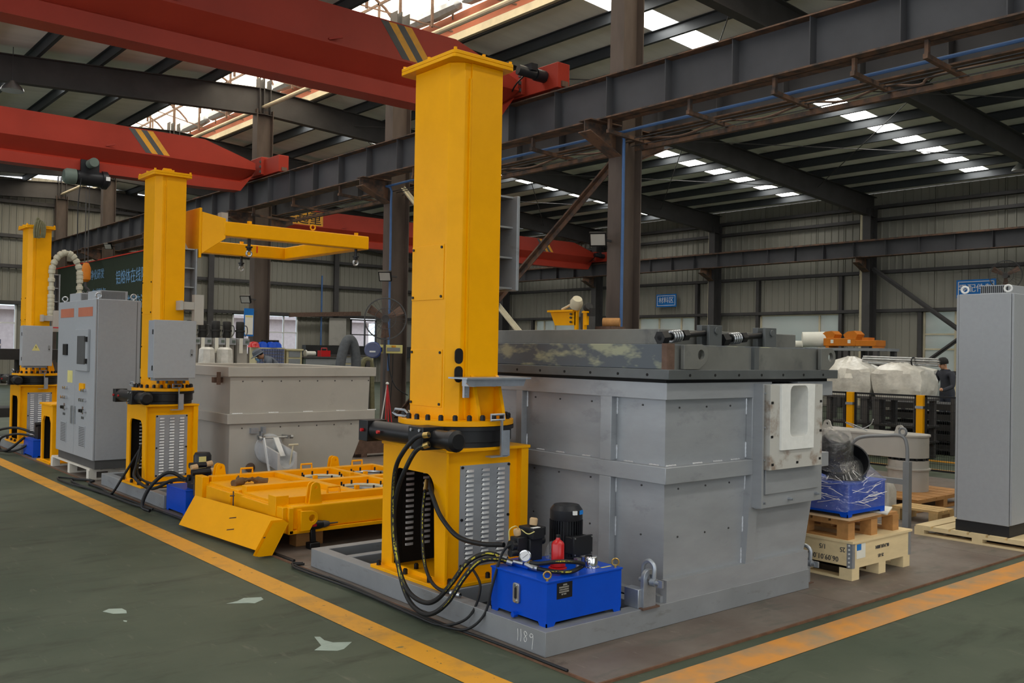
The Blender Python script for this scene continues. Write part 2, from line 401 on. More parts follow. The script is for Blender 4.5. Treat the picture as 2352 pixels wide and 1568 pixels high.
# ---- corrugated wall sheets, one object for each sheet
def sheet(width, z0, z1, rib=0.25):
    prof = [(0, 0)]; x = 0
    while x < width - 1e-4:
        w = min(rib, width - x)
        prof += [(x + w * 0.72, 0), (x + w * 0.80, 0.028), (x + w * 0.94, 0.028), (x + w, 0)]
        x += w
    n = len(prof); m = MB()
    m.add([(u, v, z0) for u, v in prof] + [(u, v, z1) for u, v in prof], [(i, i + 1, n + i + 1, n + i) for i in range(n - 1)])
    m.add([(0, -0.05, z0 - 0.03), (width, -0.05, z0 - 0.03), (width, -0.05, z1), (0, -0.05, z1)], [(0, 1, 2, 3)])
    return m
SHEETS = {}
def wall_run(parent, a, b, z0, z1, side, top=None):
    n = max(1, round((b - a) / 1.0)); w = (b - a) / n
    for i in range(n):
        t = z1 if top is None else top(a + (i + 0.5) * w)
        key = (round(w, 3), z0, round(t, 2))
        if key not in SHEETS:
            SHEETS[key] = mesh_of('wall_panel', sheet(w, z0, t), 'wall_sheet', smooth=20)
        if side == 'right': inst('wall_panel', SHEETS[key], parent, (XR, a + i * w, 0), (0, 0, math.pi / 2))
        elif side == 'end': inst('wall_panel', SHEETS[key], parent, (a + (i + 1) * w, YE, 0), (0, 0, math.pi))
        elif side == 'back': inst('wall_panel', SHEETS[key], parent, (a + i * w, Y0, 0), (0, 0, 0))
        elif side == 'left': inst('wall_panel', SHEETS[key], parent, (XL, a + (i + 1) * w, 0), (0, 0, -math.pi / 2))

wall_right = thing('wall_right', None, None, (XR, 0, 0), kind='structure')
eave = roof_z(XR) - 0.02
wall_run(wall_right, Y0, YE, 3.08, eave, 'right')
holes_r = [(11.0, 13.7), (16.45, 19.55), (22.4, 25.25), (28.9, 31.5), (34.5, 37.0), (4.5, 7.5)]
edges = sorted([Y0, YE] + [e for h in holes_r for e in h])
for a, b in zip(edges[0::2], edges[1::2]): wall_run(wall_right, a, b, 0.0, 3.08, 'right')
for (a, b) in holes_r[1:]: wall_run(wall_right, a, b, 0.0, 1.25, 'right')
for z in (1.2, 3.08, 4.3, 5.95, 6.35): ob('girt', MB().box(XR - 0.19, XR - 0.03, Y0, YE, z - 0.05, z - 0.04).box(XR - 0.19, XR - 0.18, Y0, YE, z - 0.05, z + 0.06), 'dark_steel', wall_right)
for y in (13.75, 16.4, 19.6, 22.3, 25.3, 31.6): ob('door_post', MB().box(XR - 0.17, XR - 0.03, y - 0.06, y + 0.06, 0, 4.3 if y in (16.4, 19.6, 22.3) else 3.08), 'dark_steel', wall_right)

wall_end = thing('wall_end', None, None, (XC, YE, 0), kind='structure')
wall_run(wall_end, XL, XR, 3.12, 8.0, 'end', top=lambda x: round(roof_z(x) - 0.02, 1))
holes_e = [(5.2, 8.4), (17.0, 20.15), (22.95, 24.4)]
edges = sorted([XL, XR] + [e for h in holes_e for e in h])
for a, b in zip(edges[0::2], edges[1::2]): wall_run(wall_end, a, b, 0.0, 3.12, 'end')
for (a, b) in holes_e: wall_run(wall_end, a, b, 0.0, 1.3, 'end')
for z in (3.12, 4.5, 5.65, 6.95): ob('girt', MB().box(XL, XR, YE - 0.19, YE - 0.03, z - 0.05, z - 0.04).box(XL, XR, YE - 0.19, YE - 0.18, z - 0.05, z + 0.09), 'dark_steel', wall_end)
for x in (-2.2, 3.8, 15.9, 22.0): ob('wall_post', MB().box(x - 0.12, x + 0.12, YE - 0.32, YE - 0.20, 0, roof_z(x) - 0.3), 'dark_steel', wall_end)

wall_left = thing('wall_left', None, None, (XL, 0, 0), kind='structure')
wall_run(wall_left, Y0, YE, 5.0, eave, 'left')
wall_run(wall_left, 24.0, YE, 0.0, 5.0, 'left')
wall_run(wall_left, Y0, 24.0, 0.0, 0.6, 'left')  # open window band above is out of view, sized to brighten left-facing sides
for y in range(-14, 25, 2): ob('window_post', MB().box(XL - 0.06, XL + 0.06, y - 0.05, y + 0.05, 0.6, 5.0), 'dark_steel', wall_left)
wall_back = thing('wall_back', None, None, (XC, Y0, 0), kind='structure')
wall_run(wall_back, XL, -4.2, 0.0, 4.6, 'back'); wall_run(wall_back, 8.2, XR, 0.0, 4.6, 'back')  # doorway gap is out of view, widened to brighten sides facing it
wall_run(wall_back, XL, XR, 4.6, 8.0, 'back', top=lambda x: round(roof_z(x) - 0.02, 1))

def window(n, side, a, b, z0, z1, mull, rails, frame='white', glass='glass'):
    w = thing('window_%d' % n, None, None, (XR, (a + b) / 2, z0) if side == 'right' else ((a + b) / 2, YE, z0), kind='structure')
    def bx(u0, u1, q0, q1, d0=-0.06, d1=0.03):
        return MB().box(XR + d0, XR + d1, u0, u1, q0, q1) if side == 'right' else MB().box(u0, u1, YE + d0, YE + d1, q0, q1)
    f = bx(a, b, z0, z0 + 0.06); g = bx(a, b, z1 - 0.06, z1)
    for m2 in (g, bx(a, a + 0.06, z0, z1), bx(b - 0.06, b, z0, z1)): f.add(m2.v, m2.f)
    ob('window_frame', f, frame, w)
    us = [a + 0.06] + sorted(mull) + [b - 0.06]; zs = [z0 + 0.06] + sorted(rails) + [z1 - 0.06]
    for u in mull: ob('mullion', bx(u - 0.03, u + 0.03, z0, z1, -0.05, 0.02), frame, w)
    for z in rails: ob('glazing_bar', bx(a, b, z - 0.025, z + 0.025, -0.045, 0.02), frame, w)
    for i in range(len(us) - 1):
        for j in range(len(zs) - 1):
            ob('pane', bx(us[i], us[i + 1], zs[j], zs[j + 1], -0.012, -0.006), glass, w)
window(1, 'end', 5.2, 8.4, 1.3, 3.12, [6.8, 7.6], [2.37])
window(2, 'end', 17.0, 20.15, 1.3, 3.1, [18.5, 19.45], [2.3])
window(3, 'end', 22.95, 24.4, 1.3, 3.05, [23.75], [2.3], 'dark_steel')
window(4, 'right', 22.4, 25.25, 1.25, 3.05, [23.1, 24.2], [], 'cream', 'glass_frosted')
window(5, 'right', 16.45, 19.55, 1.25, 3.05, [17.22], [1.75], 'cream', 'glass_frosted')
window(6, 'right', 28.9, 31.5, 1.25, 3.05, [30.2, 30.9], [], 'cream', 'glass_frosted')
window(7, 'right', 11.0, 13.7, 0.0, 3.08, [12.0, 12.72], [1.9, 2.35], 'cream', 'glass_frosted')
# the yard and the buildings seen through the panes
one('outside_building', MB().box(4, 34, 56, 60, -0.3, 3.4).box(3.6, 34.4, 55.4, 60.4, 3.4, 3.6), 'outside_wall', 'pale pink low building outside seen through the end windows', 'building')
one('outside_yard', MB().box(-40, 70, 40.6, 90, -0.35, -0.3).box(28.9, 70, -40, 40.6, -0.35, -0.3), 'outside_ground', 'pale concrete yard outside the hall', 'yard', kind='structure')

# ---- columns, corbels and crane runways
def h_column(name, label, x, y, h, group, mats=('column_paint',), corbels=(), dx=0.21, dy=0.13):
    t = thing(name, label, 'column', (x, y, 0), group)
    m = MB().box(x - dx, x - dx + 0.018, y - dy, y + dy, 0.02, h).box(x + dx - 0.018, x + dx, y - dy, y + dy, 0.02, h).box(x - dx + 0.018, x + dx - 0.018, y - 0.006, y + 0.006, 0.02, h)
    ob('shaft', m, mats[0], t)
    ob('foot_plate', MB().box(x - 0.28, x + 0.28, y - 0.22, y + 0.22, -0.012, 0.02), mats[0], t)
    for s, z in corbels:
        a, b = (x - dx - 0.62, x - dx) if s < 0 else (x + dx, x + dx + 0.62)
        tip, root = (a, b) if s < 0 else (b, a)
        m = MB().prism([(root, z - 0.42), (root, z), (tip, z), (tip, z - 0.16)], 'y', y - 0.008, y + 0.008)
        m.box(a, b, y - 0.12, y + 0.12, z - 0.016, z)
        m.bar((tip, y, z - 0.165), (root, y, z - 0.43), 0.24, 0.014)
        ob('corbel', m, 'rusty_steel', t)
    return t
names = {9.25: 'nearest dark brown steel column with the blue air pipe and floodlight', 15.25: 'brown steel column with the blue pipe behind the round fan',
         21.25: 'dark steel column carrying the blue and white notice', 27.25: 'middle-row column hidden mostly by the second yellow mast',
         33.25: 'grey far middle-row column above the dark banner', 39.25: 'middle-row column standing against the end wall', 3.25: 'middle-row column outside the right edge of the frame', -2.75: 'middle-row column behind the camera position'}
for y in FR:
    if y not in names: continue
    h_column('steel_column', names[y], XC, y - (0.1 if y > 39 else 0), 7.34, 'middle row of roof columns', corbels=[(-1, 4.83), (1, 4.83)])
wn = {9.25: 'right wall column beyond the frame edge', 15.25: 'right wall column with white downpipe and diagonal brace', 21.25: 'right wall column with pale downpipe beside the blue sign', 27.25: 'dark right wall column behind the brown column',
      33.25: 'right wall column behind the near yellow mast'}
for y in wn:
    h_column('wall_column', wn[y], XR - 0.43, y, 6.3, 'columns along the right wall', ('dark_steel',), corbels=[(-1, 4.72)])
    p = MB().cyl((XR - 0.3, y + 0.32, 0.1), (XR - 0.3, y + 0.32, 6.3), 0.075, 12)
    for z in (1.9, 2.9, 4.2): p.cyl((XR - 0.3, y + 0.32, z), (XR - 0.3, y + 0.32, z + 0.05), 0.085, 12)
    one('downpipe', p, 'cream', {9.25: 'cream downpipe on the right wall outside the frame', 15.25: 'cream downpipe right of the orange machine', 21.25: 'cream downpipe right of the small blue sign', 27.25: 'cream downpipe behind the brown column', 33.25: 'cream downpipe just right of the near mast'}[y], 'pipe', 'downpipes on the right wall')

def runway(label, x, ztop, h, yA, yB, w=0.3, pitch=1.05, rail=True):
    t = thing('crane_runway', label, 'beam', (x, yA, ztop - h))
    ob('beam', MB().bar((x, yA, ztop - h / 2), (x, yB, ztop - h / 2), 0.012, h), 'runway_steel', t)
    ob('top_flange', MB().box(x - w / 2, x + w / 2, yA, yB, ztop - 0.018, ztop), 'rusty_steel', t)
    ob('bottom_flange', MB().box(x - w / 2, x + w / 2, yA, yB, ztop - h, ztop - h + 0.02), 'rusty_steel', t)
    if rail: ob('rail', MB().box(x - 0.025, x + 0.025, yA, yB, ztop, ztop + 0.05), 'rusty_steel', t)
    y = yA + 0.5
    me = mesh_of('stiffener', MB().box(-w / 2 + 0.015, w / 2 - 0.015, -0.005, 0.005, -h + 0.02, -0.018), 'runway_steel')
    while y < yB:
        inst('stiffener', me, t, (x, y, ztop)); y += pitch
    return t
runway('dark stiffened runway beam nearest the camera above the yellow masts', 9.3, 5.42, 0.59, -2, 39.0)
runway('runway beam on the far side of the middle columns', 10.36, 5.42, 0.59, -2, 39.0, rail=True)
runway('runway beam along the right wall below the roof', 26.98, 5.22, 0.5, -6, 39.0)
runway('runway beam along the left wall', -7.3, 5.42, 0.59, -6, 39.0)

# diagonal braces between columns
def brace(label, p0, p1, mt, w=0.11):
    one('brace', MB().bar(p0, p1, w, 0.012).bar(p0, p1, 0.012, w), mt, label, 'brace', 'diagonal braces between columns')
brace('dark diagonal brace from the nearest brown column down behind the yellow mast', (XC, 9.4, 4.45), (XC, 15.1, 0.3), 'rusty_steel', 0.16)
brace('pale diagonal brace crossing low behind the near mast', (XC + 0.05, 9.4, 0.2), (XC + 0.05, 15.1, 4.7), 'cream', 0.11)
brace('dark diagonal brace on the right wall left of the tall cabinet', (XR - 0.5, 15.1, 4.4), (XR - 0.5, 9.4, 0.3), 'dark_steel', 0.14)
brace('dark lower diagonal brace on the right wall behind the worker', (XR - 0.5, 9.4, 4.4), (XR - 0.5, 15.1, 0.25), 'dark_steel', 0.12)

# ---- roof
ceiling = thing('ceiling', None, None, (XC, 12, 7.9), kind='structure')
strips = [11.72 + 6 * k for k in range(-4, 5)]
MON = (8.55, 11.1)
def slope_slab(x0, x1, y0, y1, t=0.03):
    m = MB(); a, b = roof_z(x0), roof_z(x1)
    return m.add([(x0, y0, a), (x1, y0, b), (x1, y1, b), (x0, y1, a), (x0, y0, a + t), (x1, y0, b + t), (x1, y1, b + t), (x0, y1, a + t)],
                 [(0, 3, 2, 1), (4, 5, 6, 7), (0, 1, 5, 4), (1, 2, 6, 5), (2, 3, 7, 6), (3, 0, 4, 7)])
ys = [Y0] + [e for s in strips for e in (s - 0.33, s + 0.33)] + [YE + 0.1]
for i in range(0, len(ys) - 1, 2):
    ob('roof_sheet', slope_slab(MON[1], XR + 0.3, ys[i], ys[i + 1]), 'roof_sheet', ceiling)
    ob('roof_sheet', slope_slab(XL - 0.3, MON[0], ys[i], ys[i + 1]), 'roof_sheet', ceiling)
PR = [MON[1] + 0.04 + 1.205 * k for k in range(14)]
PLF = [MON[0] - 0.04 - 1.25 * k for k in range(14)]
for x in PR + PLF:
    z = roof_z(x)
    ob('purlin', MB().box(x - 0.006, x + 0.006, Y0, YE, z - 0.2, z - 0.004).box(x, x + 0.07, Y0, YE, z - 0.2, z - 0.19).box(x - 0.07, x, Y0, YE, z - 0.014, z - 0.004), 'purlin_steel', ceiling)
for s in strips:
    for xs in (PR, [XL + 0.2] + PLF[::-1]):
        for a, b in zip(xs[:-1], xs[1:]):
            if b - a < 0.3: continue
            if random.random() < 0.06: 
                ob('roof_sheet', slope_slab(a, b, s - 0.33, s + 0.33), 'roof_sheet', ceiling); continue
            sp_ = slope_slab(a + 0.02, b - 0.02, s - 0.32, s + 0.32, 0.01); sp_.mi = [0, 1, 1, 1, 1, 1]
            ob('skylight_panel', sp_, ['skylight_glow', 'white'], ceiling)
for x0, x1 in ((PR[-1], XR + 0.3), (XL - 0.3, XL + 0.2)):
    for s in strips: ob('roof_sheet', slope_slab(x0, x1, s - 0.33, s + 0.33), 'roof_sheet', ceiling)
# rafters
for y in FR:
    yy = min(y, YE - 0.35)
    for s, xe in ((1, XR - 0.2), (-1, XL + 0.2)):
        n = 8; m = MB()
        xs = [XC + (xe - XC) * i / n for i in range(n + 1)]
        for a, b in zip(xs[:-1], xs[1:]):
            za, zb = roof_z(a) - 0.2, roof_z(b) - 0.2
            ha = 0.52 + 0.12 * abs(2 * abs(a - XC) / 18 - 1); hb = 0.52 + 0.12 * abs(2 * abs(b - XC) / 18 - 1)
            m.bar((a, yy, za - 0.008), (b, yy, zb - 0.008), 0.2, 0.016)
            m.bar((a, yy, za - ha + 0.008), (b, yy, zb - hb + 0.008), 0.2, 0.016)
            m.add([(a, yy, za), (b, yy, zb), (b, yy, zb - hb), (a, yy, za - ha)], [(0, 1, 2, 3)])
        ob('rafter', m, 'dark_steel', ceiling)
    m = MB()
    for dx in (-0.14, -0.03, 0.03 + 0.11): m.box(XC + dx - 0.008, XC + dx + 0.008, yy - 0.12, yy + 0.12, 7.25, 8.1)
    ob('splice_plate', m, 'dark_steel', ceiling)
    fb = mesh_of('fly_brace', MB().bar((0, 0, -0.16), (0, 0.42, 0.3), 0.05, 0.006), 'dark_steel')
    for k, x in enumerate(PR[1::2]): inst('fly_brace', fb, ceiling, (x, yy, roof_z(x) - 0.55))
# ridge monitor with arched translucent cover
ob('ridge_pipe', MB().cyl((XC, Y0, 7.42), (XC, YE, 7.42), 0.05, 10), 'cream', ceiling)
for x, mt in ((MON[1], 'cream'), (MON[0], 'dark_steel')):
    ob('curb_beam', MB().box(x - 0.05, x + 0.05, Y0, YE, roof_z(x) - 0.17, roof_z(x) - 0.02), mt, ceiling)
    ob('monitor_skirt', MB().box(x - 0.01, x + 0.01, Y0, YE, roof_z(x) - 0.02, roof_z(x) + 0.40), 'skirt_orange', ceiling)
ar = [(XC + 1.275 * math.cos(math.radians(a)), 8.35 + 0.95 * math.sin(math.radians(a))) for a in range(0, 181, 15)]
yy = Y0
while yy < YE - 1:
    m = MB(); nA = len(ar)
    m.add([(u, yy + 0.01, v) for u, v in ar] + [(u, yy + 1.99, v) for u, v in ar], [(i, i + 1, nA + i + 1, nA + i) for i in range(nA - 1)])
    ob('monitor_sheet', m, 'monitor_glow', ceiling)
    ob('arch_rib', MB().tube([(u, yy, v - 0.05) for u, v in ar], 0.03, 6), 'rust_brown', ceiling)
    m = MB()
    for u in (XC - 0.75, XC, XC + 0.75): m.bar((u, yy, 8.02), (u, yy, 8.35 + 0.95 * math.sqrt(max(0, 1 - ((u - XC) / 1.275) ** 2)) - 0.06), 0.045, 0.045)
    m.bar((MON[1], yy, 8.05), (XC, yy + 2, 8.9), 0.03, 0.03)
    ob('monitor_strut', m, 'rust_brown', ceiling)
    yy += 2.0
for u in (XC - 0.75, XC + 0.75): ob('monitor_purlin', MB().bar((u, Y0, 9.02), (u, YE, 9.02), 0.045, 0.05), 'rust_brown', ceiling)
m = MB()
random.seed(4)
for k in range(26):
    y = Y0 + k * 2.1
    m.lathe([(0.02, 0), (0.12, 0.1), (0.16, 0.9), (0.13, 1.8), (0.03, 2.05)], (MON[1] - 0.22 + random.uniform(-0.04, 0.04), y, 8.42), (0, 1, 0), 9)
ob('rolled_film', m, 'galvanised', ceiling, label='crumpled blue-grey plastic film rolled along the monitor side')
# rods under the roof
for y in FR[3:7]:
    for a, b in ((PR[1], PR[6]), (PR[6], PR[11])):
        ob('tie_rod', MB().cyl((a, y, roof_z(a) - 0.5), (b, y + 6, roof_z(b) - 0.5), 0.011, 5), 'dark_steel', ceiling)
        ob('tie_rod', MB().cyl((a, y + 6, roof_z(a) - 0.5), (b, y, roof_z(b) - 0.5), 0.011, 5), 'dark_steel', ceiling)

# services hung below the near runway
mb = MB().tube(crom([(9.58, -1, 4.72), (9.58, 6, 4.72), (9.58, 9.0, 4.72), (9.575, 9.04, 4.6), (9.575, 9.04, 3.5), (9.575, 9.04, 0.9)], 6), 0.022, 8)
one('air_pipe', mb, 'blue_pipe', 'thin blue air pipe running under the runway and down the nearest column', 'pipe')
mb = MB().tube(crom([(9.58, 9.4, 4.72), (9.58, 14.9, 4.72), (9.575, 15.04, 4.6), (9.575, 15.04, 3.5), (9.575, 15.04, 1.2)], 6), 0.022, 8)
one('air_pipe', mb, 'blue_pipe', 'thin blue air pipe down the column behind the fan', 'pipe')
one('air_pipe', MB().cyl((21.2, YE - 0.35, 0.2), (21.2, YE - 0.35, 5.0), 0.04, 8), 'blue_pipe', 'blue pipe on the end wall right of the middle window', 'pipe')
for k, y in enumerate((4.55, 5.35, 6.35, 7.6, 9.0, 10.6, 12.2, 13.8, 16.4, 18.4, 20.4)):
    one('cable_bracket', MB().bar((9.2, y, 4.66), (10.15, y, 4.62), 0.05, 0.05).box(9.22, 9.27, y - 0.02, y + 0.02, 4.66, 4.84), 'rusty_steel',
        'rusty cross bracket under the near runway, %s counted from the right edge' % ['first', 'second', 'third', 'fourth', 'fifth', 'sixth', 'seventh', 'eighth', 'ninth', 'tenth', 'eleventh'][k], 'bracket', 'brackets under the runway')
one('angle_rail', MB().bar((10.05, -1, 4.57), (10.05, 20, 4.57), 0.07, 0.06), 'rusty_steel', 'rusty brown angle rail under the near runway', 'rail')
one('angle_rail', MB().bar((9.95, -1, 4.6), (9.95, 20, 4.6), 0.012, 0.012).bar((9.72, -1, 4.64), (9.72, 20, 4.64), 0.012, 0.012).bar((9.82, -1, 4.63), (9.82, 20, 4.63), 0.012, 0.012), 'dark_steel', 'three conductor rails on the runway brackets', 'rail')
pts = []
for y in (-1, 4.55, 5.35, 6.35, 7.6, 9.0, 10.6, 12.2, 13.8):
    if pts: pts.append((9.9, (pts[-1][1] + y) / 2, 4.59))
    pts.append((9.9, y, 4.66))
one('festoon_cable', MB().tube(crom(pts, 5), 0.016, 6), 'rust_brown', 'brown cable sagging between the runway brackets', 'cable')
# ================================================================== overhead cranes
def girder(label, y, zb, xa, xb, stripe_x, truck_x, grp, drive=True, truck_z=5.47):
    t = thing('bridge_crane', label, 'crane', (xb, y, zb), grp)
    half = [(0.25, 1.02), (0.25, 0.535), (0.275, 0.535), (0.275, 0.505), (0.10, 0.25), (0.17, 0.21), (0.17, 0.0)]
    prof = [(u, v) for u, v in half] + [(-u, v) for u, v in half[::-1]]
    secs = [(xa, 1.02, 0.0), (xb - 1.17, 1.02, 0.0), (xb - 0.3, 0.76, 0.02), (xb, 0.66, 0.42)]
    m = MB(); n = len(prof)
    for X_, top, bot in secs: m.v += [(X_, y + u, zb + min(max(v, bot), top)) for u, v in prof]
    for s in range(len(secs) - 1): m.f += [(s * n + i, s * n + (i + 1) % n, (s + 1) * n + (i + 1) % n, (s + 1) * n + i) for i in range(n)]
    m.f += [tuple(range(n)), tuple(range(4 * n - 1, 3 * n - 1, -1))]; m.mi = [0] * len(m.f)
    ob('girder', m, 'crane_red', t, smooth=20)
    for k in range(4):
        x0 = stripe_x + k * 0.125; zt, z0_ = zb + 1.0, zb + 0.54
        ob('stripe', MB().prism([(x0, zt), (x0 + 0.125, zt), (x0 + 0.125 + 0.36, z0_), (x0 + 0.36, z0_)], 'y', y - 0.2525, y - 0.2495), ['plinth_grey', 'line_yellow'][k % 2], t)
    for k in range(5):
        ob('cable_hook', MB().bar((xb - 3.2 - k * 2.1, y - 0.26, zb + 0.56), (xb - 3.05 - k * 2.1, y - 0.34, zb + 0.60), 0.02, 0.03), 'crane_red', t)
    tz = truck_z
    tr = ob('end_truck', MB().box(truck_x - 0.13, truck_x + 0.11, y - 1.0, y + 1.0, tz, tz + 0.37).box(truck_x - 0.2, truck_x + 0.11, y - 0.28, y + 0.28, tz + 0.02, tz + 0.42), 'crane_red', t, bev=0.008)
    for s in (-1, 1):
        ob('wheel', MB().cyl((truck_x - 0.05, y + s * 0.82, tz - 0.0), (truck_x + 0.05, y + s * 0.82, tz - 0.0), 0.06, 14), 'dark_steel', tr)
        ob('buffer', MB().box(truck_x - 0.06, truck_x + 0.06, y + s * 1.0 - 0.03, y + s * 1.0 + 0.03, tz + 0.02, tz + 0.1), 'rust_brown', tr)
    if drive: ob('drive_motor', MB().cyl((truck_x - 0.14, y - 0.72, tz + 0.2), (truck_x - 0.32, y - 0.72, tz + 0.2), 0.09, 14).cyl((truck_x - 0.32, y - 0.72, tz + 0.2), (truck_x - 0.60, y - 0.66, tz + 0.23), 0.075, 14).box(truck_x - 0.46, truck_x - 0.34, y - 0.8, y - 0.62, tz + 0.23, tz + 0.33), 'motor_black', t)
    if drive: ob('cable', MB().tube(crom([(truck_x - 0.36, y - 0.7, tz + 0.3), (truck_x - 0.4, y - 0.4, tz + 0.12), (truck_x - 0.35, y - 0.2, tz + 0.02), (truck_x - 0.32, y, tz)], 5), 0.012, 6), 'rubber', t)
    for k in range(3):
        ob('bolt', MB().box(truck_x - 0.23, truck_x - 0.2, y - 0.27, y - 0.23, tz + 0.06 + k * 0.11, tz + 0.11 + k * 0.11), 'dark_steel', t)
    return t
girder('nearest red bridge crane girder passing behind the tall yellow mast', 11.0, 5.03, -7.2, 9.05, 6.62, 9.3, 'red single-girder bridge cranes')
g2 = girder('second red bridge crane girder with the dark hoist at left', 20.0, 5.06, -7.2, 8.97, 6.2, 9.3, 'red single-girder bridge cranes', False)
g3 = girder('far red bridge crane in the right bay with the yellow name board', 27.0, 4.95, 10.45, 26.75, 23.6, 26.9, 'red single-girder bridge cranes', truck_z=5.28)
b = ob('name_board', MB().box(12.55, 14.47, 26.735, 26.748, 5.45, 5.93), 'line_yellow', g3, label='yellow name board with black characters')
lettering('华起重', 0.46, 'black', b, (13.75, 26.73, 5.69), '-y', 0.98)
# hoist under the second crane
h = thing('hoist', 'dark electric chain hoist hanging under the second red crane', 'hoist', (5.5, 20, 4.7))
ob('drum', MB().cyl((5.25, 19.85, 4.93), (5.72, 19.85, 4.93), 0.15, 18), 'motor_black', h)
ob('motor', MB().lathe([(0.10, 0), (0.155, 0.03), (0.155, 0.2), (0.12, 0.25)], (5.26, 19.85, 4.93), (-1, 0, 0), 18), 'machine_green', h)
ob('gearbox', MB().lathe([(0.18, 0), (0.18, 0.1), (0.1, 0.16)], (5.72, 19.85, 4.93), (1, 0, 0), 18), 'motor_black', h)
ob('trolley', MB().box(5.3, 5.65, 19.74, 19.8, 5.02, 5.28).box(5.3, 5.65, 20.2, 20.26, 5.02, 5.28).box(5.35, 5.6, 19.76, 20.24, 4.99, 5.04), 'motor_black', h)
ob('travel_motor', MB().cyl((5.47, 19.72, 5.2), (5.47, 19.45, 5.2), 0.09, 14), 'machine_green', h)
ob('label_plate', MB().box(5.76, 5.84, 19.66, 19.67, 4.9, 4.98), 'white', h)
ob('rope', MB().cyl((5.44, 19.85, 4.8), (5.44, 19.85, 3.2), 0.008, 6).cyl((5.50, 19.85, 4.8), (5.50, 19.85, 3.2), 0.008, 6), 'dark_steel', h)
hb = ob('hook_block', MB().lathe([(0.04, 0), (0.085, 0.05), (0.09, 0.28), (0.05, 0.38)], (5.47, 19.85, 2.85), n=16), 'orange_machine', h, label='orange hook block')
ob('hook', MB().tube(crom([(5.47, 19.85, 2.87), (5.47, 19.85, 2.75), (5.53, 19.85, 2.68), (5.47, 19.85, 2.6), (5.41, 19.85, 2.65)], 4), 0.025, 8), 'dark_steel', hb)
ob('pendant_cable', MB().tube(crom([(5.3, 19.7, 4.9), (5.25, 19.7, 4.2), (5.28, 19.7, 2.4)], 6), 0.01, 6), 'rubber', h)

# ================================================================== front base frame and furnace
ZB = 0.132
bf = thing('base_frame', 'grey welded channel base frame chalked 1189 under the front furnace', 'frame', (4.55, 4.9, 0))
def beam(x0, x1, y0, y1, par, z1=ZB, z0=0.0, name='beam', mt='grey_base'): return ob(name, MB().box(x0, x1, y0, y1, z0, z1), mt, par, bev=0.005)
ob('rim', MB().hole([(3.312, 3.63), (5.77, 3.63), (5.77, 6.2), (3.312, 6.2)], [(3.405, 3.722), (5.68, 3.722), (5.68, 6.11), (3.405, 6.11)], 'z', 0.0, ZB), 'grey_base', bf, bev=0.005)
for y in (4.06, 4.62, 5.36, 5.78): beam(3.405, 5.68, y, y + 0.075, bf, ZB - 0.001)
beam(4.15, 4.235, 3.722, 4.06, bf, ZB - 0.002)
ob('deck', MB().box(3.405, 5.68, 3.722, 6.11, 0.012, 0.02), 'plinth_black', bf)
def chalk(strokes, y, z, w, h, par):
    m = MB()
    for st_ in strokes: m.tube(crom([(3.3105, y - u * w, z + v * h) for u, v in st_], 4), 0.0016, 5)
    ob('chalk_mark', m, 'white', par, label='chalked number 1189')
chalk([[(0, 0.95), (0.02, 0.5), (0.0, 0.1)], [(0.18, 1.0), (0.2, 0.5), (0.18, 0.12)],
       [(0.5, 0.85), (0.42, 0.95), (0.36, 0.85), (0.42, 0.65), (0.5, 0.45), (0.47, 0.25), (0.4, 0.22), (0.36, 0.4), (0.44, 0.6), (0.52, 0.75), (0.5, 0.85)],
       [(0.82, 0.9), (0.72, 0.92), (0.68, 0.75), (0.74, 0.65), (0.82, 0.75), (0.84, 0.88), (0.84, 0.5), (0.80, -0.15)]], 3.855, 0.03, 0.15, 0.075, bf)

fu = thing('furnace', 'large grey steel holding furnace with a white tapping window at right', 'furnace', (5.1, 4.8, ZB))
sh = [(4.295, ZB), (5.74, ZB), (5.79, 0.3), (5.93, 0.83), (5.95, 0.93), (5.95, 1.425), (4.295, 1.425)]
ob('shell', MB().prism(sh, 'y', 3.88, 5.98).box(4.295, 5.30, 3.68, 3.88, ZB, 1.425).prism([(5.30, ZB), (5.74, ZB), (5.79, 0.3), (5.93, 0.83), (5.94, 1.0), (5.30, 1.0)], 'y', 3.68, 3.88).box(5.60, 5.95, 3.68, 3.88, 1.0, 1.425), 'grey_paint', fu)
ob('top_flange', MB().box(4.245, 6.035, 3.88, 6.03, 1.333, 1.431).box(4.245, 5.30, 3.63, 3.88, 1.333, 1.431).box(5.60, 6.035, 3.63, 3.88, 1.333, 1.431), 'grey_paint', fu)
ob('belt', MB().box(4.245, 6.0, 3.63, 6.03, 0.831, 0.931), 'grey_paint', fu, bev=0.004)
ob('foot_band', MB().box(4.275, 5.76, 3.634, 3.68, ZB, 0.262).box(4.25, 4.295, 3.66, 5.98, ZB, 0.17), 'grey_paint', fu)
for (a, b2) in ((4.078, 4.176), (4.94, 5.0), (5.85, 5.98)):
    for z0, z1 in ((ZB, 0.831), (0.931, 1.333)): ob('rib', MB().box(4.245, 4.295, a, b2, z0, z1), 'grey_paint', fu, bev=0.003)
ob('rib', MB().box(5.09, 5.17, 3.63, 3.68, 0.931, 1.333), 'grey_paint', fu, bev=0.003)
ob('rib', MB().add([(5.085, 3.63, 0.831), (5.175, 3.63, 0.831), (5.14, 3.64, 0.24), (5.05, 3.64, 0.24), (5.085, 3.68, 0.831), (5.175, 3.68, 0.831), (5.14, 3.68, 0.24), (5.05, 3.68, 0.24)], [(0, 1, 2, 3), (4, 7, 6, 5), (0, 4, 5, 1), (1, 5, 6, 2), (2, 6, 7, 3), (3, 7, 4, 0)]), 'grey_paint', fu)
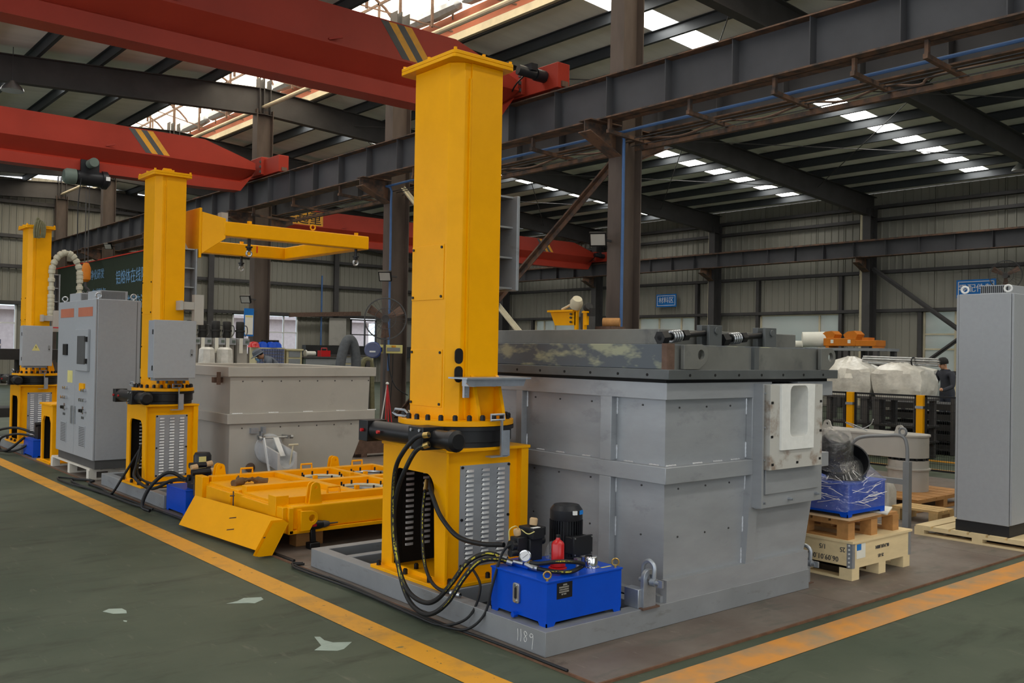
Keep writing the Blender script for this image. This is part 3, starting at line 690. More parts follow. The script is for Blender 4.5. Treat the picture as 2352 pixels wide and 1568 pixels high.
def weldbead(p0, p1, par, r=0.006):
    P0, P1 = Vector(p0), Vector(p1); k = max(4, int((P1 - P0).length / 0.012)); pts = [P0.lerp(P1, i / k) for i in range(k + 1)]
    ob('weld_bead', MB().tube(pts, [r * (1 + 0.35 * (i % 2)) for i in range(k + 1)], 6), 'weld', par)
for y in (4.076, 4.938):
    for z in ((1.22, 1.325), (0.94, 1.03), (0.73, 0.82), (0.46, 0.58), (0.2, 0.28)): weldbead((4.294, y, z[0]), (4.294, y, z[1]), fu)
for x, z in ((5.088, (1.22, 1.325)), (5.086, (0.94, 1.04)), (5.083, (0.73, 0.825)), (5.065, (0.46, 0.56)), (5.052, (0.25, 0.36))): weldbead((x, 3.679, z[0]), (x, 3.679, z[1]), fu)
for x in (4.3, 4.55, 4.75, 4.93): weldbead((x, 3.679, 0.933), (x + 0.09, 3.679, 0.933), fu)
for y in (3.72, 3.93, 4.3, 4.55, 4.75): weldbead((4.294, y, 0.933), (4.294, y + 0.08, 0.933), fu)
weldbead((5.125, 3.60, 0.9), (5.125, 3.60, 1.42), fu, 0.007)
m = MB()
for x in (4.42, 4.68, 4.92):
    for z in (1.28, 0.79, 0.5): m.cyl((x, 3.681, z), (x, 3.675, z), 0.006, 8)
for y in (3.86, 4.3, 4.6, 4.85):
    for z in (1.29, 0.80, 0.5): m.cyl((4.296, y, z), (4.289, y, z), 0.006, 8)
ob('rivets', m, 'dark_steel', fu)
# tapping window
bp = ob('window_plate', MB().hole([(5.115, 0.61), (5.86, 0.61), (5.86, 1.42), (5.115, 1.42)], rrect(5.30, 5.60, 1.02, 1.412, 0.03), 'y', 3.598, 3.629), 'grey_paint', fu, bev=0.003)
ob('window_plate', MB().box(5.18, 5.80, 3.585, 3.60, 0.70, 0.90), 'grey_paint', fu, bev=0.003)
ob('side_strip', MB().box(5.10, 5.118, 3.56, 3.68, 0.62, 1.42), 'grey_paint', fu)
for x, z in ((5.15, 0.65), (5.46, 0.65), (5.78, 0.66), (5.13, 1.36), (5.13, 1.14), (5.13, 0.93)):
    ob('bolt', MB().cyl((x, 3.598, z), (x, 3.575, z), 0.011, 6).cyl((x, 3.575, z), (x, 3.56, z), 0.007, 8), 'galvanised', fu)
wb = ob('window_box', MB().hole([(5.15, 0.865), (5.755, 0.865), (5.755, 1.415), (5.15, 1.415)], rrect(5.30, 5.60, 1.02, 1.412, 0.03), 'y', 3.535, 3.598), 'refractory_dirty', fu, bev=0.003)
for x, z in ((5.18, 0.90), (5.46, 0.90), (5.73, 0.91), (5.17, 1.30), (5.17, 1.08), (5.735, 1.30), (5.735, 1.1)):
    ob('slot', MB().box(x - 0.012, x + 0.012, 3.533, 3.537, z - 0.008, z + 0.008), 'black_matt', wb)
ob('refractory_lining', MB().hole([(5.255, 0.99), (5.63, 0.99), (5.64, 1.418), (5.25, 1.418)], rrect(5.352, 5.556, 1.073, 1.41, 0.04), 'y', 3.52, 3.60), 'refractory', fu, bev=0.006)
ob('lining_back', MB().hole([(5.302, 1.002), (5.598, 1.002), (5.598, 1.418), (5.302, 1.418)], rrect(5.352, 5.556, 1.073, 1.41, 0.04), 'y', 3.60, 3.875).box(5.302, 5.598, 3.87, 3.878, 1.002, 1.418), 'refractory', fu)

# lid
lid = thing('furnace_cover', 'dark grey unpainted steel lid with lifting eyes on the front furnace', 'lid', (5.1, 4.8, 1.431))
ob('gasket', MB().box(4.25, 5.98, 3.64, 6.0, 1.431, 1.452), 'black_matt', lid)
ob('lid_flange', MB().box(4.205, 6.03, 3.585, 6.06, 1.452, 1.512), 'lid_grey', lid, bev=0.004)
m = MB()
for i in range(7): m.cyl((4.40 + 0.24 * i, 3.5855, 1.478), (4.40 + 0.24 * i, 3.583, 1.478), 0.009, 10)
for i in range(9): m.cyl((4.2055, 3.75 + 0.24 * i, 1.478), (4.203, 3.75 + 0.24 * i, 1.478), 0.009, 10)
ob('flange_holes', m, 'black_matt', lid)
ob('lower_tier', MB().box(4.235, 5.9, 3.645, 5.98, 1.512, 1.661), 'lid_patchy', lid, bev=0.004)
ob('tier_front', MB().box(4.30, 5.86, 3.625, 3.645, 1.512, 1.655), 'lid_light', lid)
ob('corner_post', MB().box(4.229, 4.298, 3.62, 3.66, 1.512, 1.666), 'rust_brown', lid)
ob('upper_tier', MB().box(4.36, 5.83, 3.80, 5.9, 1.661, 1.757), 'lid_light', lid, bev=0.004)
def eye_lug(x, y, z, par, w=0.16, h=0.145):
    pol = [(x - w, z), (x - 0.02, z)] + arc(x, z + h * 0.6, 0.064, -50, 100, 9) + [(x - w, z + h)]
    ob('lifting_eye', MB().hole(pol, arc(x, z + h * 0.6, 0.031, 0, 337, 15), 'y', y - 0.018, y + 0.01), 'lid_light', par, bev=0.002)
eye_lug(4.50, 3.60, 1.514, lid); eye_lug(5.93, 3.60, 1.514, lid, 0.12)
ob('stop_plate', MB().box(5.06, 5.11, 3.60, 3.645, 1.512, 1.655), 'lid_grey', lid)
for x0 in (4.27, 4.86):
    x1 = x0 + 0.50; z0, z1 = 1.70, 1.745; y = 3.715
    P = lambda t: (x0 + (x1 - x0) * t, y, z0 + (z1 - z0) * t)
    s = ob('swing_bolt', MB().cyl(P(0), P(0.85), 0.018, 12), 'black', lid, label='black swing bolt with springs lying on the lid')
    ob('nut', MB().cyl(P(0.0), P(0.11), 0.042, 6), 'black', s)
    ob('nut', MB().cyl(P(0.40), P(0.5), 0.036, 6), 'black', s)
    for k in range(4): ob('spring_washer', MB().ring(P(0.22 + 0.045 * k), 0.03, 0.009, (1, 0, 0.09), 16, 6), 'steel', s)
    ob('clevis', MB().box(x1 - 0.08, x1 + 0.05, y - 0.04, y - 0.02, 1.66, 1.79).box(x1 - 0.08, x1 + 0.05, y + 0.02, y + 0.06, 1.66, 1.79).cyl((x1 - 0.01, y - 0.05, 1.755), (x1 - 0.01, y + 0.06, 1.755), 0.022, 12), 'lid_grey', s, bev=0.003)

# shackles on the base frame
def shackle(label, x, y, z):
    t = thing('shackle_lug', label, 'shackle', (x, y, z))
    ob('lug_block', MB().box(x - 0.075, x - 0.01, y - 0.012, y + 0.10, z, z + 0.11), 'galvanised', t, bev=0.004)
    pol = [(x - 0.05, z), (x + 0.055, z), (x + 0.055, z + 0.16)] + arc(x + 0.0025, z + 0.17, 0.0525, 0, 180, 10) + [(x - 0.05, z + 0.16)]
    ob('lug_plate', MB().hole(pol, arc(x + 0.005, z + 0.165, 0.026, 0, 330, 11), 'y', y - 0.03, y - 0.004), 'galvanised', t, bev=0.002)
    ob('scorch', MB().box(x - 0.07, x + 0.075, y - 0.045, y - 0.012, z - 0.004, z + 0.006), 'rust_brown', t)
    bow = [(x + 0.005, y - 0.055, z + 0.15), (x + 0.006, y - 0.06, z + 0.2), (x + 0.008, y - 0.055, z + 0.245), (x + 0.008, y - 0.017, z + 0.268), (x + 0.006, y + 0.021, z + 0.245), (x + 0.006, y + 0.028, z + 0.2), (x + 0.005, y + 0.022, z + 0.15)]
    ob('bow', MB().tube(crom(bow, 5), 0.0135, 10), 'galvanised', t)
    ob('pin', MB().cyl((x + 0.005, y - 0.1, z + 0.15), (x + 0.005, y + 0.05, z + 0.15), 0.014, 12).cyl((x + 0.005, y - 0.075, z + 0.15), (x + 0.005, y - 0.04, z + 0.15), 0.024, 12).box(x - 0.002, x + 0.012, y - 0.125, y - 0.09, z + 0.13, z + 0.17), 'galvanised', t)
shackle('galvanised bow shackle on its lug beside the blue tank', 4.12, 3.66, ZB)
shackle('galvanised shackle at the far right end of the base frame', 5.86, 3.74, 0.0)
# ================================================================== slewing towers
def louver_mesh():
    m = MB(); n = 6; w, h, d = 0.066, 0.016, 0.014
    vs = []
    for i in range(n + 1):
        u = -w / 2 + w * i / n; e = math.sqrt(max(0.0, 1 - (2 * i / n - 1) ** 6))
        vs += [(u, 0, -h / 2), (u, -d * e, -h / 2 + 0.001), (u, 0, h / 2)]
    fs = []
    for i in range(n): a = 3 * i; fs += [(a, a + 3, a + 4, a + 1), (a + 1, a + 4, a + 5, a + 2)]
    return m.add(vs, fs)
LOUVER = None
def tower(label, cx, cy, k, ztop, shelf=False, near=False):
    global LOUVER
    if LOUVER is None:
        LOUVER = mesh_of('louver', louver_mesh(), 'aluminium')
    zb = ZB
    t = thing('slewing_tower', label, 'tower', (cx, cy, zb), 'yellow slewing towers')
    X = lambda v: cx + v * k
    Y = lambda v: cy + v * k
    Z = lambda v: zb + v
    def box(m, x0, x1, y0, y1, z0, z1): return m.box(X(x0), X(x1), Y(y0), Y(y1), Z(z0), Z(z1))
    ob('foot_plate', box(MB(), -0.40, 0.40, -0.405, 0.40, 0, 0.022), 'yellow', t, bev=0.003)
    bolt = mesh_of('bolt', MB().cyl((0, 0, 0), (0, 0, 0.03), 0.017, 6).cyl((0, 0, 0.03), (0, 0, 0.036), 0.011, 8), 'black')
    for bx, by in ((-0.37, 0.34), (-0.37, 0.02), (-0.3, -0.37), (0.0, -0.37), (0.3, -0.37), (0.37, 0.1), (-0.23, 0.1), (-0.37, -0.25)): inst('bolt', bolt, t, (X(bx), Y(by), Z(0.022)))
    # pedestal
    arch = [(Y(-0.255), Z(0.05)), (Y(0.235), Z(0.05)), (Y(0.235), Z(0.63))] + [(Y(0.165) + 0.07 * k * math.cos(math.radians(a)), Z(0.62) + 0.07 * math.sin(math.radians(a))) for a in range(15, 91, 15)] + \
           [(Y(-0.135) - 0.10 * k * math.cos(math.radians(a)), Z(0.59) + 0.10 * math.sin(math.radians(a))) for a in range(75, -1, -15)] + [(Y(-0.235), Z(0.55))]
    out = [(Y(-0.3625), Z(0.022)), (Y(0.3625), Z(0.022)), (Y(0.3625), Z(0.834)), (Y(-0.3625), Z(0.834))]
    ped = ob('pedestal', MB().hole(out, arch, 'x', X(-0.335), X(-0.318)), 'yellow', t)
    m = MB().hole(out, arch, 'x', X(0.318), X(0.335))
    ob('pedestal_side', m, 'yellow', t)
    m = MB(); box(m, -0.318, 0.318, -0.315, -0.303, 0.022, 0.834)
    box(m, 0.275, 0.318, -0.3625, -0.315, 0.022, 0.834)
    ob('pedestal_front', m, 'yellow', t)
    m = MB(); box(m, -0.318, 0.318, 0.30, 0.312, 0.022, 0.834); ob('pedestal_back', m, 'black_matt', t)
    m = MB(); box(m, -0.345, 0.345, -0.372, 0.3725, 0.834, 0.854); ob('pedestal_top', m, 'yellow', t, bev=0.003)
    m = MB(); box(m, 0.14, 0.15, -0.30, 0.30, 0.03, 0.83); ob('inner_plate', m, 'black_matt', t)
    vp = MB(); box(vp, -0.195, 0.212, -0.3185, -0.315, 0.095, 0.742)
    vp = ob('vent_panel', vp, 'grey_paint', t, label='grey louvred steel panel')
    for c in (-0.117, 0.011, 0.138):
        for r in range(20): inst('louver', LOUVER, vp, (X(c), Y(-0.3185), Z(0.705 - r * 0.0305)), scale=(k, 1, 1))
    for sx_, sz_ in ((-0.18, 0.73), (0.2, 0.73), (-0.18, 0.4), (0.2, 0.4), (-0.18, 0.11), (0.2, 0.11)):
        ob('screw', MB().cyl((X(sx_), Y(-0.3185), Z(sz_)), (X(sx_), Y(-0.328), Z(sz_)), 0.009, 8), 'black', vp)
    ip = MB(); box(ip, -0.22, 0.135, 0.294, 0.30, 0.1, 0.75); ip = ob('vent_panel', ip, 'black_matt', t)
    for c in (-0.16, -0.02, 0.1):
        for r in range(16): inst('louver', LOUVER, ip, (X(c), Y(0.293), Z(0.70 - r * 0.037)), scale=(k, 1, 1))  # pale louvers on black stand for slots of light seen from inside
    # slewing drive
    ob('slewing_ring', MB().lathe([(0.36 * k, 0), (0.36 * k, 0.03), (0.372 * k, 0.034), (0.372 * k, 0.105), (0.388 * k, 0.108), (0.388 * k, 0.132)], (cx, cy, Z(0.854)), n=48), 'black', t)
    m = MB().cyl((X(-0.44), Y(-0.22), Z(0.935)), (X(-0.44), Y(0.29), Z(0.935)), 0.062, 18)
    box(m, -0.44, -0.1, -0.21, 0.27, 0.87, 0.97)
    box(m, -0.51, -0.36, 0.29, 0.40, 0.86, 1.0); box(m, -0.515, -0.36, -0.36, -0.2, 0.86, 1.0)
    wh = ob('worm_housing', m, 'black', t, bev=0.004)
    ob('hydraulic_motor', MB().lathe([(0.05, 0), (0.056, 0.02), (0.056, 0.17), (0.066, 0.175), (0.066, 0.225), (0.045, 0.24)], (X(-0.425), Y(-0.36), Z(0.93)), (0, -1, 0), 20), 'black', t)
    for yy_ in (0.34, 0.14): ob('plug', MB().cyl((X(-0.512), Y(yy_), Z(0.935)), (X(-0.53), Y(yy_), Z(0.935)), 0.012, 6), 'red', wh)
    for yy_, zz_ in ((-0.24, 0.98), (-0.33, 0.98), (-0.24, 0.9), (-0.24, 0.87)): ob('screw', MB().cyl((X(-0.515), Y(yy_), Z(zz_)), (X(-0.525), Y(yy_), Z(zz_)), 0.010, 8), 'steel', wh)
    ob('flange_disc', MB().lathe([(0.37 * k, 0), (0.385 * k, 0.004), (0.385 * k, 0.034), (0.37 * k, 0.038)], (cx, cy, Z(0.986)), n=56), 'yellow', t)
    for i in range(24):
        a = 2 * math.pi * (i + 0.5) / 24
        inst('bolt', bolt, t, (cx + 0.35 * k * math.cos(a), cy + 0.35 * k * math.sin(a), Z(1.024)), scale=(1.05, 1.05, 1.0))
    # mast
    zt = ztop - 0.046
    c = 0.072
    pol = [(-0.21 + c, -0.22), (0.17 - c * 0.3, -0.22), (0.17, -0.22 + c * 0.3), (0.17, 0.27 - c), (0.17 - c, 0.27), (-0.21 + c * 0.4, 0.27), (-0.21, 0.27 - c * 0.4), (-0.21, -0.22 + c)]
    ms = ob('mast', MB().prism([(X(u), Y(v)) for u, v in pol], 'z', Z(1.022), zt), 'yellow', t, bev=0.004)
    m = MB().box(X(-0.088), X(0.168), Y(-0.2305), Y(-0.22), Z(1.30), zt); ob('front_plate', m, 'yellow', t, bev=0.003)
    m = MB().box(X(-0.104), X(-0.092), Y(-0.234), Y(-0.22), Z(1.03), zt - 0.1); ob('seam_strip', m, 'yellow', t)
    for gx in (-0.05, 0.155):
        ob('gusset', MB().prism([(Y(-0.22), Z(1.024)), (Y(-0.325), Z(1.024)), (Y(-0.31), Z(1.09)), (Y(-0.25), Z(1.30)), (Y(-0.22), Z(1.32))], 'x', X(gx - 0.012), X(gx + 0.012)), 'yellow', t)
    ob('gusset', MB().prism([(X(0.17), Z(1.024)), (X(0.30), Z(1.024)), (X(0.28), Z(1.09)), (X(0.2), Z(1.32)), (X(0.17), Z(1.34))], 'y', Y(-0.16), Y(-0.14)), 'yellow', t)
    for z0, z1 in ((1.80, 2.16), (1.10, 1.475)):
        cp = ob('cover_plate', MB().box(X(-0.2145), X(-0.21), Y(-0.125), Y(0.238), Z(z0), Z(z1)), 'yellow', t, bev=0.0015)
        for sy_ in (-0.105, 0.218):
            for sz_ in (z0 + 0.02, z1 - 0.02): ob('screw', MB().cyl((X(-0.2145), Y(sy_), Z(sz_)), (X(-0.222), Y(sy_), Z(sz_)), 0.009, 8), 'black', cp)
    for z0, z1 in ((1.385, 1.485), (1.265, 1.37)):
        if near: ob('cable_slot', MB().prism([(X(-0.148) + 0.03 * math.cos(a), z) for a, z in []] or ([(X(-0.146) + u, Z(z1 - 0.03) + v) for u, v in arc(0, 0, 0.03, 0, 180, 8)] + [(X(-0.146) + u, Z(z0 + 0.03) + v) for u, v in arc(0, 0, 0.03, 180, 360, 8)]), 'y', Y(-0.2215), Y(-0.21)), 'black_matt', t)
    # cap
    for i, (z0, z1) in enumerate(((zt, zt + 0.022), (zt + 0.0235, ztop))):
        ob('cap_plate', MB().prism([(X(u), Y(v)) for u, v in rrect(-0.272, 0.228, -0.282, 0.345, 0.03, 4)], 'z', z0, z1), 'yellow', t, bev=0.002)
    for bx, by in ((-0.25, -0.26), (-0.02, -0.26), (0.205, -0.26), (-0.25, 0.03), (-0.25, 0.32), (0.205, 0.32)):
        ob('cap_bolt', MB().cyl((X(bx), Y(by), ztop), (X(bx), Y(by), ztop + 0.018), 0.012, 6), 'yellow', t)
    ob('lifting_lug', MB().prism([(X(-0.1), ztop), (X(0.1), ztop), (X(0.05), ztop + 0.07), (X(-0.05), ztop + 0.07)], 'y', Y(0.0), Y(0.03)) if not near else MB().lathe([(0.07, 0), (0.07, 0.02), (0.05, 0.05), (0.01, 0.06)], (X(0.02), Y(0.0), ztop), n=20), 'yellow', t)
    # arm carriage at the back
    zc = 1.88
    cg = ob('carriage_plate', MB().box(X(0.31), X(0.335), Y(-0.235), Y(0.27), Z(zc), Z(zc + 0.64)), 'grey_base', t, bev=0.006, label='grey arm mounting plate')
    for i in range(4):
        zz_ = zc + 0.012 + i * 0.205
        ob('carriage_rib', MB().box(X(0.17), X(0.31), Y(-0.19), Y(0.24), Z(zz_), Z(zz_ + 0.012)), 'steel', t)
    ob('carriage_web', MB().box(X(0.17), X(0.31), Y(-0.05), Y(-0.03), Z(zc + 0.01), Z(zc + 0.63)), 'grey_base', t)
    ob('guide_gusset', MB().prism([(X(0.17), Z(zc + 0.64)), (X(0.28), Z(zc + 0.64)), (X(0.19), Z(zc + 0.78)), (X(0.17), Z(zc + 0.78))], 'y', Y(-0.05), Y(-0.03)), 'grey_light', t)
    # limit arm and handle at the front of the ring
    ob('handle_clip', MB().tube([(X(a), Y(b), Z(c_)) for a, b, c_ in ((-0.34, 0.06, 1.05), (-0.345, 0.10, 1.075), (-0.34, 0.22, 1.075), (-0.34, 0.25, 1.05), (-0.34, 0.2, 1.035), (-0.34, 0.1, 1.035))], 0.008, 6, True), 'galvanised', t)
    ob('limit_arm', MB().box(X(0.05), X(0.062), Y(-0.425), Y(-0.41), Z(0.80), Z(1.03)).box(X(0.055), X(0.115), Y(-0.43), Y(-0.425), Z(0.80), Z(0.965)).box(X(-0.04), X(0.1), Y(-0.43), Y(-0.375), Z(0.795), Z(0.803)).tube([(X(a), Y(-0.40), Z(b)) for a, b in ((-0.02, 1.03), (-0.02, 1.065), (0.09, 1.065), (0.09, 1.03))], 0.008, 6, True), 'galvanised', t)
    if shelf:
        sh_ = ob('cable_shelf', MB().box(3.505, 4.03, 4.60, 4.80, 1.424, 1.434), 'galvanised', t, label='flat grey cable shelf')
        ob('shelf_apron', MB().prism([(3.53, 1.424), (4.02, 1.424), (4.0, 1.378), (3.56, 1.378), (3.53, 1.40)], 'y', 4.64, 4.65), 'galvanised', sh_)
        for x in (3.60, 3.76, 3.90): ob('shelf_rib', MB().box(x, x + 0.012, 4.65, 4.78, 1.375, 1.424), 'galvanised', sh_)
        ob('shelf_leg', MB().box(3.62, 3.66, 4.78, 4.80, 1.30, 1.40).cyl((3.64, 4.78, 1.32), (3.64, 4.77, 1.32), 0.012, 8), 'galvanised', sh_)
    return t
tower('tall yellow slewing tower nearest the camera beside the blue tank', 3.75, 5.04, 1.0, 3.512, shelf=True, near=True)
tower('yellow slewing tower carrying the yellow lifting arm', 3.59, 10.10, 0.82, 3.44)
tower('far left yellow slewing tower with the folded sling on top', 3.56, 15.42, 0.82, 3.36)

# folded sling on the far tower
m = MB()
for a in range(3):
    m.tube(crom([(3.44 + 0.03 * a, 15.12, 3.16), (3.43 + 0.03 * a, 15.11, 3.26), (3.45 + 0.03 * a, 15.12, 3.38), (3.48 + 0.03 * a, 15.16, 3.41 + 0.02 * (a % 2)), (3.52 + 0.025 * a, 15.12, 3.36), (3.53 + 0.02 * a, 15.10, 3.26), (3.52 + 0.02 * a, 15.11, 3.17)], 5), 0.017, 7)
m.tube(crom([(3.46, 15.16, 3.39), (3.49, 15.17, 3.46), (3.53, 15.16, 3.39)], 5), 0.016, 7)
one('lifting_sling', m, 'sling_green', 'olive webbing sling draped over the top of the far left tower', 'sling')

# lifting arm on the second tower
arm = thing('lifting_spreader', 'yellow rectangular lifting arm marked with a red 1 on the second tower', 'lifting arm', (3.89, 10.1, 2.6))
zt_, zb_ = 2.965, 2.805
yN, yF, xT = 9.78, 11.75, 5.92
ob('root_plate', MB().box(3.872, 3.90, 9.90, 10.34, 2.56, 3.10), 'yellow', arm, bev=0.004)
ob('root_gusset', MB().add([(3.90, 9.90, 2.60), (3.90, 9.90, 3.06), (4.12, yN, zt_ + 0.03), (4.12, yN, zb_ - 0.03), (3.90, 10.34, 2.60), (3.90, 10.34, 3.06), (4.12, yN + 0.16, zt_ + 0.03), (4.12, yN + 0.16, zb_ - 0.03)], [(0, 1, 2, 3), (4, 7, 6, 5), (0, 4, 5, 1), (1, 5, 6, 2), (2, 6, 7, 3), (3, 7, 4, 0)]), 'yellow', arm, bev=0.006)
ob('near_beam', MB().box(4.10, xT, yN, yN + 0.14, zb_, zt_), 'yellow', arm, bev=0.012)
ob('end_beam', MB().box(xT - 0.14, xT, yN + 0.14, yF, zb_, zt_), 'yellow', arm, bev=0.012)
fb_ = ob('far_beam', MB().box(4.15, xT, yF, yF + 0.14, zb_, zt_), 'yellow', arm, bev=0.012)
ob('link_beam', MB().bar((4.18, yN + 0.1, (zt_ + zb_) / 2), (4.18, yF + 0.07, (zt_ + zb_) / 2), 0.14, 0.15), 'yellow', arm, bev=0.01)
lettering('1', 0.13, 'red_mark', fb_, (5.385, yF - 0.004, 2.90), '-y', 1.2)
ob('riser_block', MB().box(4.28, 4.36, 10.3, 10.4, zt_ + 0.0, zt_ + 0.17), 'grey_light', arm)
ob('riser_block', MB().bar((4.18, 10.35, zt_ - 0.01), (4.4, 10.35, zt_ - 0.01), 0.12, 0.02), 'yellow', arm)
for (x, y) in ((4.42, yN + 0.07), (5.78, yN + 0.07), (5.2, yF + 0.07)):
    hk = ob('hook_rod', MB().cyl((x, y, zb_), (x, y, zb_ - 0.12), 0.017, 10).cyl((x, y, zb_ - 0.085), (x, y, zb_ - 0.10), 0.04, 12).cyl((x, y, zb_ - 0.10), (x, y, zb_ - 0.125), 0.03, 6), 'black', arm)
    ob('eye', MB().ring((x, y, zb_ - 0.165), 0.03, 0.012, (0, 1, 0), 16, 6), 'steel', hk)
    ob('rod_nut', MB().cyl((x, y, zt_), (x, y, zt_ + 0.035), 0.028, 6), 'yellow', hk)
for (x, y) in ((5.2, yN + 0.07), (4.7, yF + 0.07)):
    ob('eye_bolt', MB().ring((x, y, zt_ + 0.045), 0.03, 0.009, (0, 1, 0), 16, 6), 'yellow', arm)

# control boxes on towers two and three
def control_box(label, x0, x1, y0, y1, z0, z1, sticker=False):
    t = thing('control_box', label, 'control box', ((x0 + x1) / 2, (y0 + y1) / 2, z0))
    ob('body', MB().box(x0 + 0.006, x1 - 0.006, y0 + 0.02, y1, z0, z1), 'cabinet_grey', t, bev=0.004)
    d = ob('door', MB().box(x0, x1, y0, y0 + 0.018, z0 - 0.004, z1 + 0.004), 'cabinet_grey', t, bev=0.004)
    for z in (z1 - 0.12, z0 + 0.10): ob('hinge', MB().box(x0 - 0.004, x0 + 0.012, y0 + 0.015, y0 + 0.04, z - 0.025, z + 0.025), 'black', d)
    ob('lock', MB().prism(rrect(x1 - 0.06, x1 - 0.035, z0 + 0.22, z0 + 0.30, 0.012), 'y', y0 - 0.006, y0), 'steel', d)
    ob('lock_barrel', MB().cyl((x1 - 0.047, y0 - 0.008, z0 + 0.24), (x1 - 0.047, y0, z0 + 0.24), 0.008, 10), 'black', d)
    ob('gland_plate', MB().box(x0 + 0.03, x1 - 0.06, y0 + 0.03, y1 - 0.02, z0 - 0.03, z0), 'grey_base', t)
    for k in range(4): ob('gland', MB().cyl((x0 + 0.08 + 0.09 * k, y0 + 0.08, z0 - 0.06), (x0 + 0.08 + 0.09 * k, y0 + 0.08, z0 - 0.03), 0.014, 10), 'plinth_grey', t)
    ob('wall_bracket', MB().box(x0 + 0.1, x1 - 0.1, y1, y1 + 0.12, z0 + 0.05, z0 + 0.1).box(x0 + 0.1, x1 - 0.1, y1, y1 + 0.12, z1 - 0.1, z1 - 0.05), 'grey_light', t)
    if sticker:
        xm, zm = (x0 + x1) / 2 - 0.02, z0 + 0.22
        w_ = ob('warning_sticker', MB().prism([(xm - 0.055, zm), (xm + 0.055, zm), (xm, zm + 0.1)], 'y', y0 - 0.002, y0), 'panel_yellow', d, label='yellow triangular hazard sticker')
        ob('sticker_mark', MB().prism([(xm - 0.004, zm + 0.03), (xm + 0.012, zm + 0.05), (xm, zm + 0.05), (xm + 0.004, zm + 0.075), (xm - 0.012, zm + 0.05), (xm, zm + 0.05)], 'y', y0 - 0.003, y0 - 0.002), 'black', w_)
    return t
control_box('light grey control box on the second tower in front of the open furnace', 3.315, 3.755, 9.62, 9.80, 1.27, 1.86)
control_box('light grey control box with yellow hazard triangle on the far left tower', 3.262, 3.668, 14.92, 15.10, 1.275, 1.855, True)
for nm, cx_, cy_, zz_ in (('second', 3.74, 9.86, 1.95), ('far left', 3.66, 15.2, 1.9)):
    one('cable_bracket', MB().box(cx_ - 0.10, cx_ - 0.07, cy_ - 0.08, cy_ + 0.08, zz_ + 0.03, zz_ + 0.13).box(cx_ - 0.07, cx_ + 0.12, cy_ - 0.05, cy_ + 0.03, zz_ + 0.04, zz_ + 0.12).box(cx_ + 0.06, cx_ + 0.16, cy_ - 0.06, cy_ + 0.02, zz_ - 0.12, zz_ + 0.2), 'grey_light',
        'pale grey cable duct bracket sticking out of the %s tower' % nm, 'bracket')
# looped conduit on the far tower
cl = thing('conduit_loop', 'cream ribbed flexible conduit arching beside the far left tower', 'conduit', (3.7, 15.2, 1.9))
pts = [(3.70, 15.2, 1.95 + 0.12 * i) for i in range(5)] + [(3.90 - 0.2 * math.cos(math.radians(a)), 15.2, 2.62 + 0.36 * math.sin(math.radians(a))) for a in range(10, 171, 16)] + [(4.10, 15.2, 2.56 - 0.1 * i) for i in range(8)]
pts = crom(pts, 2)
lk = mesh_of('conduit_link', MB().lathe([(0.04, -0.032), (0.05, -0.022), (0.05, 0.022), (0.042, 0.032)], n=12), 'conduit')
acc = 0; prev = Vector(pts[0])
for i in range(1, len(pts) - 1):
    p = Vector(pts[i]); d = (Vector(pts[i + 1]) - Vector(pts[i - 1])).normalized()
    if (p - prev).length > 0.058:
        o = inst('conduit_link', lk, cl, p); o.rotation_euler = d.to_track_quat('Z', 'Y').to_euler(); prev = p
ob('conduit_core', MB().tube(pts, 0.036, 8), 'conduit', cl)
m = MB()
for a in range(4): m.ring((3.98, 14.75, 1.86 + 0.012 * a), 0.10 + 0.008 * a, 0.012, (0.5, -1, 0.3), 20, 6)
m.bar((3.9, 14.98, 1.84), (3.98, 14.76, 1.90), 0.02, 0.02); m.bar((3.66, 15.0, 1.84), (3.9, 14.98, 1.84), 0.02, 0.02); m.cyl((3.75, 14.7, 1.55), (3.98, 14.72, 1.86), 0.012, 8); m.cyl((4.0, 14.7, 1.52), (4.12, 14.72, 1.72), 0.012, 8)
one('hose_coil', m, 'red', 'coil of red hose with metal lances left of the double cabinet', 'hose')
# ================================================================== hydraulic power units
def eye_bolt(x, y, z, par, mt='brass'):
    ob('eye_bolt', MB().ring((x, y, z + 0.03), 0.02, 0.005, (0.6, 0.8, 0), 16, 6).cyl((x, y, z), (x, y, z + 0.012), 0.008, 8), mt, par)

def hpu(label, x0, y0, z0, lx, ly, lz, full=True, legs=0.02):
    t = thing('hydraulic_unit', label, 'hydraulic unit', (x0 + lx / 2, y0 + ly / 2, z0), 'blue hydraulic power units')
    x1, y1, z1 = x0 + lx, y0 + ly, z0 + lz
    f = 0.055
    ob('tank', MB().box(x0, x1, y0, y1, z0 + legs, z1 - 0.004), 'blue', t)
    for sx, xa in ((1, x0), (-1, x1)):
        for sy, ya in ((1, y0), (-1, y1)):
            ob('foot', MB().prism([(xa, z0), (xa + sx * f, z0), (xa + sx * (f + 0.012), z0 + legs), (xa, z0 + legs)], 'y', ya, ya + sy * 0.006).prism([(ya, z0), (ya + sy * f, z0), (ya + sy * (f + 0.012), z0 + legs), (ya, z0 + legs)], 'x', xa, xa + sx * 0.006), 'blue', t)
    ob('tank_top', MB().box(x0 - 0.006, x1 + 0.006, y0 - 0.006, y1 + 0.006, z1 - 0.004, z1 + 0.006), 'blue', t, bev=0.002)
    return t, x1, y1, z1 + 0.006

